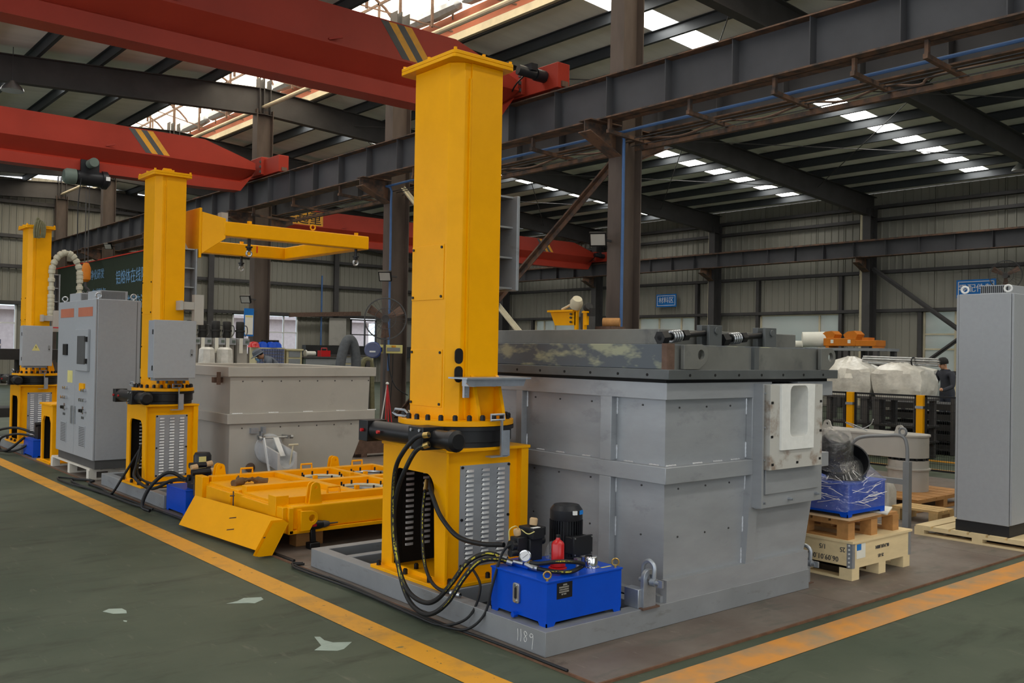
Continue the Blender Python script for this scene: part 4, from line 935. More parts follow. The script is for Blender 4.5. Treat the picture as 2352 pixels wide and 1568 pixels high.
u, ux1, uy1, uz = hpu('blue hydraulic tank with black motor and red bottle on the near base frame', 3.37, 3.69, ZB, 0.575, 0.47, 0.24)
x0, y0 = 3.37, 3.69
for ex, ey in ((x0 + 0.012, y0 + 0.012), (ux1 - 0.03, y0 + 0.02), (x0 + 0.03, uy1 - 0.02)): eye_bolt(ex, ey, uz, u)
sg = ob('sight_glass', MB().prism(rrect(3.905, 3.957, 0.215, 0.325, 0.012), 'x', x0 - 0.014, x0), 'steel', u, bev=0.002)
ob('glass_tube', MB().prism(rrect(3.922, 3.940, 0.238, 0.302, 0.008), 'x', x0 - 0.016, x0 - 0.013), 'motor_black', sg)
for z in (0.228, 0.312): ob('sight_screw', MB().cyl((x0 - 0.014, 3.931, z), (x0 - 0.02, 3.931, z), 0.009, 10), 'chrome', sg)
ob('drain_plug', MB().cyl((x0, 3.935, 0.153), (x0 - 0.03, 3.935, 0.153), 0.016, 6), 'blue', u)
lp = ob('label_plate', MB().box(3.442, 3.556, y0 - 0.002, y0, 0.272, 0.358), 'black', u, label='black label plate with small white lettering')
for k, s_ in enumerate(('液压站', '使用说明注意事项', '工作压力流量油号', '电机功率转速日期', '出厂编号')):
    lettering(s_, 0.009 if k else 0.010, 'grey_light', lp, (3.492 + (0.0 if k else 0.008), y0 - 0.003, 0.345 - k * 0.0125), '-y')
# motor
mo = ob('motor', MB().lathe([(0.098, 0), (0.098, 0.012), (0.08, 0.016), (0.08, 0.12)], (3.835, 4.04, uz), n=30), 'motor_black', u)
ob('motor_cowl', MB().lathe([(0.094, 0.235), (0.097, 0.245), (0.097, 0.295), (0.076, 0.322), (0.03, 0.325), (0.01, 0.32)], (3.835, 4.04, uz), n=30), 'motor_black', mo)
fin = mesh_of('fin', MB().box(0.078, 0.099, -0.0018, 0.0018, 0.03, 0.235), 'motor_black')
for k in range(36): inst('fin', fin, mo, (3.835, 4.04, uz), (0, 0, 2 * math.pi * k / 36))
ob('motor_body', MB().lathe([(0.085, 0.02), (0.085, 0.25)], (3.835, 4.04, uz), n=30), 'motor_black', mo)
ob('cowl_sticker', MB().prism([(3.7965 + 0.001, uz + 0.275), (3.828, uz + 0.273), (3.828, uz + 0.296), (3.7965, uz + 0.298)], 'y', 3.938, 3.946), 'white', mo)
ob('cowl_sticker', MB().prism([(3.85, uz + 0.272), (3.878, uz + 0.274), (3.878, uz + 0.297), (3.85, uz + 0.295)], 'y', 3.942, 3.95), 'blue_sign', mo)
tb = ob('terminal_box', MB().box(3.755, 3.895, 3.895, 3.965, uz + 0.055, uz + 0.155), 'motor_black', u, bev=0.006)
ob('terminal_lid', MB().box(3.748, 3.902, 3.882, 3.897, uz + 0.048, uz + 0.162), 'motor_black', tb, bev=0.003)
for a in (3.758, 3.892):
    for b_ in (uz + 0.058, uz + 0.152): ob('lid_screw', MB().cyl((a, 3.882, b_), (a, 3.878, b_), 0.005, 8), 'steel', tb)
ob('lead_wire', MB().tube(crom([(3.895, 3.93, uz + 0.11), (3.92, 3.92, uz + 0.10), (3.918, 3.92, uz + 0.07), (3.90, 3.92, uz + 0.05)], 5), 0.004, 6), 'brass', tb)
# red bottle left on the tank
rb_ = one('oil_bottle', MB().lathe([(0.052, 0), (0.052, 0.02), (0.038, 0.026), (0.044, 0.03), (0.044, 0.055), (0.036, 0.058), (0.036, 0.15), (0.030, 0.162), (0.013, 0.176), (0.011, 0.19)], (3.585, 3.84, uz), n=28), 'red', 'glossy red funnel-based bottle standing on the blue tank', 'bottle')
ob('bottle_cap', MB().lathe([(0.013, 0.0), (0.013, 0.012), (0.008, 0.016)], (3.585, 3.84, uz + 0.188), n=16), 'black', rb_)
ob('breather_cap', MB().lathe([(0.048, 0), (0.048, 0.006), (0.038, 0.008), (0.038, 0.058), (0.034, 0.066), (0.01, 0.068)], (3.80, 3.79, uz), n=30), 'chrome', u, label='chrome breather cap')
ob('level_sticker', MB().box(3.84, 3.92, 3.742, 3.757, uz, uz + 0.001), 'panel_yellow', u)
# valve stack
vb = ob('valve_block', MB().box(3.535, 3.63, 4.02, 4.12, uz + 0.005, uz + 0.15).box(3.54, 3.63, 4.00, 4.13, uz + 0.15, uz + 0.215).box(3.62, 3.665, 4.03, 4.09, uz + 0.16, uz + 0.21).cyl((3.63, 4.06, uz + 0.13), (3.67, 4.06, uz + 0.13), 0.026, 12).box(3.46, 3.535, 4.04, 4.11, uz + 0.06, uz + 0.165), 'motor_black', u, bev=0.004)
ob('valve_plate', MB().box(3.545, 3.60, 4.005, 4.03, uz + 0.2152, uz + 0.217), 'white', vb)
ob('solenoid_plug', MB().lathe([(0.022, 0), (0.024, 0.01), (0.024, 0.035), (0.018, 0.042)], (3.60, 4.07, uz + 0.22), (0.15, 0, 1), 12), 'cardboard', vb)
ob('solenoid_plug', MB().lathe([(0.02, 0), (0.022, 0.01), (0.022, 0.03), (0.018, 0.036)], (3.50, 4.09, uz + 0.17), (-0.2, 0, 1), 12), 'cardboard', vb)
ob('coil', MB().cyl((3.43, 4.07, uz + 0.12), (3.50, 4.07, uz + 0.12), 0.03, 14).cyl((3.42, 4.06, uz + 0.08), (3.50, 4.06, uz + 0.08), 0.022, 12), 'motor_black', vb)
ob('lead_wire', MB().tube(crom([(3.50, 4.08, uz + 0.2), (3.46, 4.06, uz + 0.23), (3.42, 4.07, uz + 0.21), (3.43, 4.08, uz + 0.15)], 5), 0.003, 5).tube(crom([(3.52, 4.08, uz + 0.2), (3.50, 4.0, uz + 0.19), (3.54, 3.99, uz + 0.2)], 5), 0.003, 5), 'panel_yellow', vb)
ga = ob('pressure_gauge', MB().lathe([(0.022, 0), (0.032, 0.004), (0.032, 0.022), (0.034, 0.024), (0.034, 0.032), (0.029, 0.033)], (3.475, 3.995, uz + 0.075), (-0.62, -0.78, 0.03), 24), 'chrome', u, label='round chrome pressure gauge with pale dial')
ob('dial', MB().cyl((3.475 - 0.62 * 0.03, 3.995 - 0.78 * 0.03, uz + 0.076), (3.475 - 0.62 * 0.0335, 3.995 - 0.78 * 0.0335, uz + 0.0761), 0.028, 24), 'white', ga)
ob('needle', MB().bar((3.475 - 0.62 * 0.034 + 0.012, 3.995 - 0.78 * 0.034 - 0.01, uz + 0.088), (3.475 - 0.62 * 0.034 - 0.011, 3.995 - 0.78 * 0.034 + 0.009, uz + 0.064), 0.002, 0.0012), 'black', ga)
ob('manifold', MB().box(3.47, 3.66, 3.965, 4.14, uz, uz + 0.028), 'blue', u, bev=0.003)
ob('handle', MB().box(3.54, 3.60, 3.755, 3.77, uz, uz + 0.022), 'blue', u)
ob('return_elbow', MB().cyl((3.70, 3.80, uz), (3.70, 3.80, uz + 0.05), 0.010, 8).box(3.685, 3.715, 3.785, 3.815, uz + 0.04, uz + 0.065), 'steel', u)
ob('plastic_bag', MB().lathe([(0.04, 0), (0.055, 0.03), (0.05, 0.08), (0.03, 0.12), (0.005, 0.13)], (3.70, 4.0, uz), (0.1, 0.05, 1), 10), 'film', u)
for k, (a, b_) in enumerate((((3.46, 3.97, uz + 0.03), (3.46, 3.9, uz + 0.02)), ((3.47, 4.0, uz + 0.025), (3.45, 4.06, uz + 0.03)))):
    ob('fitting', MB().cyl(a, b_, 0.012, 8), 'steel', u)

# hydraulic hoses
def hose(label, pts, r=0.0145, mark=True, fit=True, k=8):
    t = thing('hydraulic_hose', label, 'hose', pts[0], 'black hydraulic hoses')
    P = crom(pts, k)
    ob('hose', MB().tube(P, r, 10), 'rubber', t)
    if mark: ob('yellow_stripe', MB().tube([q + Vector((-0.62, -0.78, 0.25)).normalized() * (r * 0.55) for q in P[3:-3]], r * 0.52, 6), 'rubber_yellow_mark', t)
    if fit:
        for a, b_ in ((P[0], P[3]), (P[-1], P[-4])): ob('ferrule', MB().cyl(a, b_, r * 1.3, 10), 'brass' if a == P[0] else 'steel', t)
    return t
hose('upper black hose from the near tower motor looping to the blue tank', [(3.23, 4.61, 1.094), (3.20, 4.703, 1.07), (3.17, 4.80, 0.97), (3.17, 4.876, 0.856), (3.18, 4.909, 0.663), (3.19, 4.907, 0.42), (3.19, 4.837, 0.244), (3.18, 4.713, 0.138), (3.17, 4.537, 0.117), (3.19, 4.434, 0.156), (3.23, 4.342, 0.27), (3.29, 4.28, 0.386), (3.38, 4.215, 0.435), (3.455, 4.13, 0.41)])
hose('lower black hose from the near tower motor dragging on the frame', [(3.24, 4.62, 1.036), (3.20, 4.70, 0.991), (3.18, 4.785, 0.865), (3.18, 4.867, 0.72), (3.20, 4.926, 0.523), (3.19, 4.85, 0.268), (3.17, 4.72, 0.11), (3.15, 4.55, 0.062), (3.15, 4.419, 0.083), (3.18, 4.314, 0.17), (3.23, 4.24, 0.31), (3.30, 4.19, 0.403), (3.39, 4.14, 0.415), (3.455, 4.08, 0.395)])
hose('thick black hose coming out of the near pedestal arch to the valve block', [(3.52, 4.98, 0.80), (3.39, 4.81, 0.745), (3.375, 4.745, 0.666), (3.38, 4.668, 0.57), (3.385, 4.509, 0.484), (3.41, 4.32, 0.47), (3.44, 4.14, 0.49)], 0.015, False, False)
hose('black marked hose looping round the red bottle on the tank', [(3.485, 3.99, 0.412), (3.48, 3.88, 0.425), (3.50, 3.76, 0.455), (3.57, 3.71, 0.455), (3.66, 3.715, 0.43), (3.66, 3.73, 0.41), (3.56, 3.72, 0.398), (3.49, 3.80, 0.398), (3.47, 3.93, 0.398)], 0.012)
hose('black hose hanging inside the near pedestal arch', [(3.48, 4.98, 0.76), (3.40, 4.90, 0.6), (3.38, 4.87, 0.4), (3.36, 4.80, 0.24), (3.33, 4.64, 0.16), (3.36, 4.44, 0.15)], 0.011)
def cable(label, pts, r=0.008, mt='rubber', k=8): one('cable', MB().tube(crom(pts, k), r, 7), mt, label, 'cable', 'loose cables on the floor')
cable('grey-black cable from the floor up over the tank edge to the valve', [(3.24, 5.8, 0.008), (3.22, 5.0, 0.008), (3.20, 4.52, 0.008), (3.2, 4.33, 0.012), (3.24, 4.2, 0.03), (3.31, 4.14, 0.12), (3.345, 4.12, 0.28), (3.40, 4.10, 0.46), (3.45, 4.05, 0.52)])
cable('long black cable lying along the near base frame', [(3.30, 6.30, 0.008), (3.22, 6.32, 0.008), (3.215, 6.05, 0.008), (3.24, 5.5, 0.01), (3.215, 4.95, 0.008), (3.225, 4.4, 0.008), (3.25, 3.95, 0.008), (3.255, 3.4, 0.008)])
cable('second black cable lying along the near base frame', [(3.29, 6.26, 0.01), (3.195, 6.26, 0.008), (3.185, 6.0, 0.008), (3.21, 5.3, 0.008), (3.19, 4.7, 0.008), (3.2, 4.4, 0.01), (3.28, 4.25, 0.08), (3.40, 4.3, 0.22), (3.48, 4.5, 0.3)])

# second unit behind the yellow cover, third at the far left
u2, a2, b2, z2 = hpu('blue hydraulic tank half hidden behind the leaning yellow plate', 3.32, 8.68, 0.0, 0.5, 0.50, 0.24)
m2_ = ob('motor', MB().lathe([(0.085, 0), (0.085, 0.28), (0.07, 0.31)], (3.60, 9.0, z2), n=24), 'motor_black', u2)
ob('motor_label', MB().box(3.53, 3.60, 8.905, 8.912, z2 + 0.17, z2 + 0.28), 'panel_yellow', m2_)
vb = ob('valve_block', MB().box(3.40, 3.52, 8.68, 8.86, z2, z2 + 0.12).cyl((3.38, 8.70, z2 + 0.16), (3.56, 8.70, z2 + 0.16), 0.03, 10).cyl((3.38, 8.80, z2 + 0.10), (3.54, 8.80, z2 + 0.10), 0.03, 10).cyl((3.38, 8.76, z2 + 0.22), (3.54, 8.76, z2 + 0.22), 0.028, 10), 'motor_black', u2)
for q in ((3.55, 8.70, z2 + 0.16), (3.54, 8.76, z2 + 0.22), (3.38, 8.72, z2 + 0.2)): ob('solenoid_plug', MB().cyl(q, (q[0] + 0.06, q[1], q[2] + 0.01), 0.028, 10), 'cardboard', vb)
u3, a3, b3, z3 = hpu('dark blue hydraulic tank at the far left tower foot', 3.30, 14.32, 0.0, 0.5, 0.55, 0.24)
ob('valve_block', MB().box(3.38, 3.52, 14.42, 14.62, z3, z3 + 0.18).cyl((3.36, 14.5, z3 + 0.2), (3.55, 14.5, z3 + 0.22), 0.035, 10), 'motor_black', u3)
ob('solenoid_plug', MB().cyl((3.50, 14.45, z3 + 0.2), (3.50, 14.45, z3 + 0.27), 0.035, 10), 'cardboard', u3)
hose('black hose looping out of the second tower pedestal to its tank', [(3.34, 10.0, 0.55), (3.27, 9.92, 0.36), (3.2, 9.75, 0.25), (3.25, 9.4, 0.18), (3.34, 9.1, 0.29), (3.40, 8.86, 0.33)], 0.016, False, False)
hose('marked hose from the second pedestal arch to its tank', [(3.34, 9.98, 0.5), (3.26, 9.85, 0.28), (3.28, 9.5, 0.22), (3.36, 9.0, 0.3), (3.42, 8.86, 0.3)], 0.012, True, False)
hose('thick hose drooping to the floor beside the second tank', [(3.42, 8.9, 0.3), (3.28, 9.02, 0.38), (3.14, 9.12, 0.24), (3.08, 9.16, 0.06), (3.12, 9.06, 0.02)], 0.018, False, False)
hose('black hose loop on the floor at the far left tank', [(3.42, 14.6, 0.3), (3.2, 14.9, 0.38), (3.02, 15.3, 0.3), (2.98, 15.4, 0.1), (3.1, 15.0, 0.05), (3.3, 14.8, 0.25)], 0.018, False, False)
hose('inner black hose loop at the far left tank', [(3.42, 14.55, 0.26), (3.2, 14.8, 0.3), (3.05, 15.1, 0.22), (3.06, 15.15, 0.05), (3.2, 14.85, 0.06), (3.4, 14.6, 0.22)], 0.016, False, False)
cable('grey cable from the second pedestal snaking to the cabinet pallet', [(3.34, 10.05, 0.5), (3.22, 10.2, 0.2), (3.15, 10.35, 0.01), (3.2, 10.8, 0.008), (3.2, 11.3, 0.008), (3.3, 11.5, 0.01), (3.12, 11.7, 0.008), (3.08, 11.2, 0.008), (3.12, 10.3, 0.008), (3.14, 9.6, 0.008), (3.2, 9.2, 0.008)], 0.013)
cable('thin cable strung along the floor behind the yellow plate', [(3.3, 11.6, 0.008), (3.05, 12.0, 0.008), (3.02, 11.4, 0.008), (3.16, 10.4, 0.008), (3.2, 9.4, 0.008), (3.24, 8.4, 0.008), (3.28, 6.4, 0.008)], 0.011)
# ================================================================== yellow cover assembly on the floor
cv = thing('cover_frame', 'low yellow furnace cover frame with round ports lying on the floor', 'cover', (4.4, 8.0, 0.05))
for x in (3.7, 5.1):
    for y in (7.2, 8.75): one('support_block', MB().box(x - 0.16, x + 0.08, y * 0.964 - 0.06, y * 0.964 + 0.06, 0.0, 0.128), 'wood_brown', 'dark timber block under the %s of the yellow cover frame' % {(3.7, 7.2): 'near left corner', (3.7, 8.75): 'far left corner', (5.1, 7.2): 'near right end', (5.1, 8.75): 'far right end'}[(x, y)], 'block', 'timber blocks under the cover')
z0, z1, zt = 0.075, 0.30, 0.355
for ya, yb in ((7.02, 7.16), (8.80, 8.94)): ob('side_beam', MB().box(3.56, 5.5, ya, yb, z0 + 0.03, z1), 'yellow', cv, bev=0.015)
for ya, yb in ((7.0, 7.18), (8.78, 8.96)): ob('beam_foot', MB().box(3.54, 5.5, ya, yb, z0, z0 + 0.03), 'yellow', cv, bev=0.003)
for xa, xb in ((3.53, 3.575), (5.44, 5.5)): ob('end_plate', MB().box(xa, xb, 7.0, 8.96, z0, z1 - 0.01), 'yellow', cv, bev=0.004)
ob('corner_cheek', MB().box(3.49, 3.53, 7.03, 7.16, z0 + 0.01, z1 - 0.005).box(3.48, 3.60, 7.14, 7.28, z0 + 0.05, zt + 0.02), 'yellow', cv, bev=0.004)
ob('corner_cheek', MB().box(3.49, 3.56, 8.72, 8.9, z0 + 0.08, zt), 'yellow', cv, bev=0.004)
# raised frame of the lid plate
for xa, xb, ya, yb in ((3.58, 5.42, 7.16, 7.24), (3.58, 5.42, 8.7, 8.80), (3.58, 5.42, 7.93, 8.03), (4.22, 4.30, 7.24, 7.93), (4.22, 4.30, 8.03, 8.70), (4.84, 4.90, 7.24, 7.93), (4.84, 4.90, 8.03, 8.70), (5.36, 5.42, 7.24, 8.7)):
    ob('stiffener', MB().box(xa, xb, ya, yb, z1 - 0.08, zt), 'yellow', cv, bev=0.004)
for ya, yb in ((7.24, 7.93), (8.03, 8.7)):
    ob('cover_panel', MB().box(3.55, 4.22, ya + 0.005, yb - 0.005, z0 + 0.06, zt - 0.045), 'yellow', cv, bev=0.004)
    ob('panel_flap', MB().box(3.50, 3.56, ya + 0.06, yb - 0.06, z0 + 0.05, z1 - 0.02), 'yellow', cv, bev=0.003)
    for xa, xb in ((4.30, 4.84), (4.90, 5.36)):
        xm, ym = (xa + xb) / 2, (ya + yb) / 2
        ob('port_panel', MB().hole([(xa, ya), (xb, ya), (xb, yb), (xa, yb)], arc(xm, ym, 0.19, 0, 345, 23), 'z', zt - 0.09, zt - 0.07), 'yellow', cv)
        rg = ob('port_ring', MB().tube([(xm + 0.205 * math.cos(a * math.pi / 14), ym + 0.205 * math.sin(a * math.pi / 14), zt - 0.05) for a in range(28)], 0.018, 6, True), 'steel' if xm > 4.8 else 'cream', cv)
        ob('port_cover', MB().lathe([(0.185, 0), (0.185, 0.012), (0.10, 0.014), (0.098, 0.0)], (xm, ym, zt - 0.075), n=24), 'galvanised', cv)
        for a in range(8): ob('port_bolt', MB().cyl((xm + 0.2 * math.cos(a * math.pi / 4), ym + 0.2 * math.sin(a * math.pi / 4), zt - 0.035), (xm + 0.2 * math.cos(a * math.pi / 4), ym + 0.2 * math.sin(a * math.pi / 4), zt + 0.0), 0.010, 6), 'black', rg)
        for dx_ in (-0.2, 0.2): ob('clamp_post', MB().box(xm + dx_ - 0.02, xm + dx_ + 0.02, ym - 0.25, ym - 0.22, zt - 0.07, zt + 0.02), 'yellow', cv)
def fork_lug(x, y, z, h=0.16):
    for d in (-0.03, 0.03):
        pol = [(x - 0.06, z), (x + 0.06, z), (x + 0.042, z + h - 0.05)] + arc(x, z + h - 0.045, 0.042, 0, 180, 8)
        ob('fork_lug', MB().hole(pol, arc(x, z + h - 0.045, 0.014, 0, 330, 11), 'y', y + d - 0.009, y + d + 0.009), 'yellow', cv)
fork_lug(3.72, 8.87, z1); fork_lug(3.80, 7.09, z1, 0.18); fork_lug(4.98, 8.87, z1)
pol = [(3.62, 0.10), (3.70, 0.10)] + arc(3.715, 0.20, 0.06, -80, 90, 8) + [(3.62, 0.265)]
ob('tow_eye', MB().hole(pol, arc(3.72, 0.20, 0.028, 0, 330, 11), 'y', 6.955, 6.985), 'yellow', cv, bev=0.003)
ob('tow_eye_pad', MB().box(3.61, 3.645, 6.985, 7.03, 0.09, 0.27), 'yellow', cv)
for x, y in ((3.95, 8.75), (4.6, 8.75), (5.2, 8.75), (4.05, 7.2)):
    ob('handle', MB().tube([(x - 0.06, y, zt - 0.003), (x - 0.06, y, zt + 0.05), (x + 0.06, y, zt + 0.05), (x + 0.06, y, zt - 0.003)], 0.011, 6), 'yellow', cv)
for y in (8.0, 8.92): ob('latch_rod', MB().cyl((3.49, y, 0.15), (3.49, y, 0.31), 0.006, 6).cyl((3.46, y, 0.27), (3.50, y, 0.27), 0.006, 6), 'dark_steel', cv)

cv.scale = (0.964,) * 3; cv.location = (4.4 * 0.964, 8.0 * 0.964, 1.6 - (1.6 - 0.05) * 0.964)
# plate leaning on the cover
pl = thing('leaning_plate', 'flat yellow folded plate leaning against the cover frame beside the gangway', 'plate', (3.15, 7.45, 0))
def lean(y0_, y1_, t0, t1, e0=0.0, e1=1.0):
    d = Vector((0.125, 0, 0.22)).normalized(); nrm = Vector((-d.z, 0, d.x)); Lg = 0.285; vs = []
    for yy_, xo in ((y0_, 3.215), (y1_, 3.115)):
        for t_ in (t0, t1):
            for e in (e0, e1):
                p = Vector((xo, yy_, 0.004)) + d * Lg * e + nrm * t_; vs.append((p.x, p.y, max(p.z, 0.002)))
    return MB().add(vs, [(0, 1, 3, 2), (4, 6, 7, 5), (0, 2, 6, 4), (1, 5, 7, 3), (0, 4, 5, 1), (2, 3, 7, 6)])
ob('face_plate', lean(6.70, 8.22, 0.028, 0.034), 'yellow', pl, bev=0.002)
ob('fold_edge', lean(6.70, 6.706, 0.0, 0.028), 'yellow', pl)
ob('back_plate', lean(6.665, 8.19, -0.012, -0.004, 0.02, 0.98), 'yellow', pl, bev=0.002)
ob('fold_edge', lean(6.665, 6.672, -0.004, 0.02, 0.02, 0.98), 'yellow', pl)
for yy_, e in ((7.3, 0.35), (7.36, 0.68), (6.668, 0.5)): ob('slot', lean(yy_, yy_ + 0.006, 0.033, 0.0346, e, e + 0.035), 'rust_brown', pl)

# gloves and drill
gl = thing('work_gloves', 'pair of brown work gloves thrown on the yellow cover', 'gloves', (3.78, 8.3, 0.31))
gl.scale = (0.964,) * 3; gl.location = (3.78 * 0.964, 8.3 * 0.964, 1.6 - (1.6 - 0.31) * 0.964)
for k, (gx, gy, rz) in enumerate(((3.70, 8.33, 0.4), (3.86, 8.30, 2.6))):
    m = MB(); ca, sa = math.cos(rz), math.sin(rz)
    P = lambda u, v, w: (gx + u * ca - v * sa, gy + u * sa + v * ca, 0.312 + w)
    m.tube([P(-0.09, 0, 0.02), P(-0.05, 0, 0.025), P(0, 0, 0.03), P(0.035, 0, 0.025)], [0.035, 0.03, 0.04, 0.03], 10)
    for j in range(4): m.tube([P(0.02, -0.03 + 0.02 * j, 0.028), P(0.06, -0.034 + 0.023 * j, 0.04 + 0.01 * (j % 2)), P(0.09, -0.036 + 0.024 * j, 0.025 + 0.02 * (j % 2))], [0.013, 0.012, 0.009], 7)
    m.tube([P(0.0, 0.03, 0.03), P(0.02, 0.06, 0.05), P(0.05, 0.07, 0.07)], [0.014, 0.013, 0.009], 7)
    ob('glove', m, 'glove_brown', gl)
dr = thing('cordless_drill', 'black cordless drill standing on the floor by the base frame corner', 'drill', (3.62, 6.75, 0))
ob('battery', MB().box(3.575, 3.665, 6.71, 6.79, 0.0, 0.05), 'black', dr, bev=0.006)
ob('grip', MB().bar((3.62, 6.75, 0.05), (3.61, 6.75, 0.17), 0.035, 0.045, (1, 0, 0)), 'black', dr, bev=0.008)
ob('drill_body', MB().lathe([(0.025, 0), (0.036, 0.02), (0.036, 0.12), (0.03, 0.15)], (3.55, 6.75, 0.185), (1, 0, 0), 16), 'black', dr)
ob('badge', MB().box(3.58, 3.63, 6.712, 6.716, 0.18, 0.20), 'red', dr)
ob('chuck', MB().lathe([(0.028, 0), (0.03, 0.02), (0.018, 0.06), (0.006, 0.065), (0.005, 0.14)], (3.70, 6.75, 0.185), (1, 0, 0), 14), 'dark_steel', dr)

# ================================================================== second base frame and open furnace
b2f = thing('base_frame', 'grey base frame under the second tower and open furnace', 'frame', (4.4, 10.2, 0))
beam(3.30, 3.39, 9.2, 11.2, b2f); beam(3.39, 6.0, 11.11, 11.2, b2f); beam(3.39, 6.0, 9.62, 9.70, b2f); beam(3.39, 4.1, 10.45, 10.53, b2f)
b3f = thing('base_frame', 'grey base frame under the far left tower', 'frame', (4.0, 15.4, 0))
beam(3.27, 3.36, 14.9, 16.4, b3f); beam(3.36, 4.6, 14.9, 14.98, b3f); beam(3.36, 4.6, 15.9, 15.98, b3f)
f2 = thing('furnace', 'pale grey open-topped furnace casing with a pouring spout behind the yellow cover', 'furnace', (5.1, 10.8, ZB))
X0, X1, YA, YB = 4.20, 6.08, 9.82, 12.2
pr_ = [(X0 + 0.035, ZB), (X1 - 0.36, ZB), (X1 - 0.09, 0.76), (X1 - 0.07, 1.30), (X0 + 0.035, 1.30)]
ob('shell', MB().prism(pr_, 'y', YA + 0.03, YB), 'grey_light', f2)
ob('top_flange', MB().hole([(X0, YA), (X1, YA), (X1, YB), (X0, YB)], [(X0 + 0.26, YA + 0.26), (X1 - 0.26, YA + 0.26), (X1 - 0.26, YB - 0.26), (X0 + 0.26, YB - 0.26)], 'z', 1.272, 1.38), 'grey_light', f2, bev=0.004)
ob('belt', MB().box(X0 - 0.005, X1 - 0.01, YA - 0.005, YB, 0.752, 0.862), 'grey_light', f2, bev=0.004)
for k in range(5): weldbead((X0 + 0.06 + 0.43 * k, YA + 0.028, 0.864), (X0 + 0.18 + 0.43 * k, YA + 0.028, 0.864), f2)
m = MB()
for k in range(8):
    for z in (1.22, 0.70): m.cyl((X0 + 0.18 + 0.23 * k, YA + 0.031, z), (X0 + 0.18 + 0.23 * k, YA + 0.025, z), 0.008, 8)
ob('rivets', m, 'dark_steel', f2)
ob('thermocouple_clip', MB().box(X0 - 0.07, X0 + 0.035, 10.05, 10.11, 1.2, 1.26).box(X0 - 0.06, X0 - 0.02, 9.98, 10.0, 1.18, 1.32), 'rust_brown', f2)
ob('clip_bracket', MB().box(4.47, 4.56, YA - 0.01, YA + 0.03, 0.64, 0.70).box(4.60, 4.64, YA - 0.03, YA + 0.03, 0.64, 0.71).box(4.585, 4.60, YA - 0.02, YA + 0.03, 0.55, 0.66), 'galvanised', f2)
ob('drain_knob', MB().lathe([(0.05, 0), (0.055, 0.02), (0.03, 0.035)], (4.48, YA + 0.03, 0.26), (0, -1, 0), 16).cyl((4.48, YA, 0.2), (4.48, YA - 0.02, 0.02), 0.012, 8), 'rust_brown', f2)
sp = thing('pouring_spout', 'silver cast pouring spout with lever arms on the open furnace', 'spout', (4.75, 9.6, 0.2))
ob('flange', MB().lathe([(0.17, 0), (0.17, 0.025), (0.09, 0.03)], (4.70, YA + 0.028, 0.46), (0, -1, 0), 24), 'aluminium', sp)
def trough():
    m = MB(); n = 10; prof = []
    for i in range(n + 1):
        a = math.pi + math.pi * i / n; prof.append((0.088 * math.cos(a), 0.088 * math.sin(a)))
    inner = [(-0.088, 0.08)] + prof + [(0.088, 0.08)]; outer = [(-0.115, 0.08), (-0.115, -0.09), (-0.10, -0.115), (0.10, -0.115), (0.115, -0.09), (0.115, 0.08)]
    secs = [(9.84, 0.46, 1.0), (9.36, 0.375, 1.0)]
    I = [(4.69 + u * s, y, z + v * s) for y, z, s in secs for u, v in inner]; O = [(4.69 + u * s, y, z + v * s) for y, z, s in secs for u, v in outer]
    ni, no = len(inner), len(outer); m.v = I + O
    m.f = [(i, i + 1, ni + i + 1, ni + i) for i in range(ni - 1)] + [(2 * ni + i, 2 * ni + i + 1, 2 * ni + no + i + 1, 2 * ni + no + i) for i in range(no - 1)]
    fr = list(range(ni, 2 * ni)) + list(range(2 * ni + 2 * no - 1, 2 * ni + no - 1, -1)); m.f += [tuple(fr)]
    m.f += [(0, ni, 2 * ni + no, 2 * ni), (ni - 1, 2 * ni - 1, 2 * ni + 2 * no - 1, 2 * ni + no - 1)]
    m.mi = [0] * len(m.f); return m
ob('trough', trough(), 'aluminium', sp)
ob('pivot_bar', MB().cyl((4.52, 9.72, 0.595), (4.92, 9.72, 0.595), 0.012, 10).cyl((4.52, 9.72, 0.595), (4.55, 9.72, 0.595), 0.024, 10).cyl((4.90, 9.72, 0.595), (4.93, 9.72, 0.595), 0.022, 10).box(4.56, 4.59, 9.7, 9.86, 0.575, 0.615).box(4.86, 4.89, 9.7, 9.86, 0.575, 0.615), 'steel', sp)
ob('lever_arm', MB().bar((4.57, 9.70, 0.595), (4.58, 9.55, 0.20), 0.012, 0.04, (0, 1, 0)).box(4.545, 4.60, 9.52, 9.60, 0.19, 0.2).box(4.545, 4.60, 9.52, 9.60, 0.23, 0.24), 'white', sp)
ob('latch_arm', MB().bar((4.72, 9.71, 0.59), (4.73, 9.55, 0.40), 0.06, 0.014), 'white', sp)
ob('t_handle', MB().cyl((4.75, 9.42, 0.31), (4.785, 9.42, 0.53), 0.009, 8).cyl((4.735, 9.42, 0.535), (4.845, 9.42, 0.535), 0.012, 8), 'cream', sp)

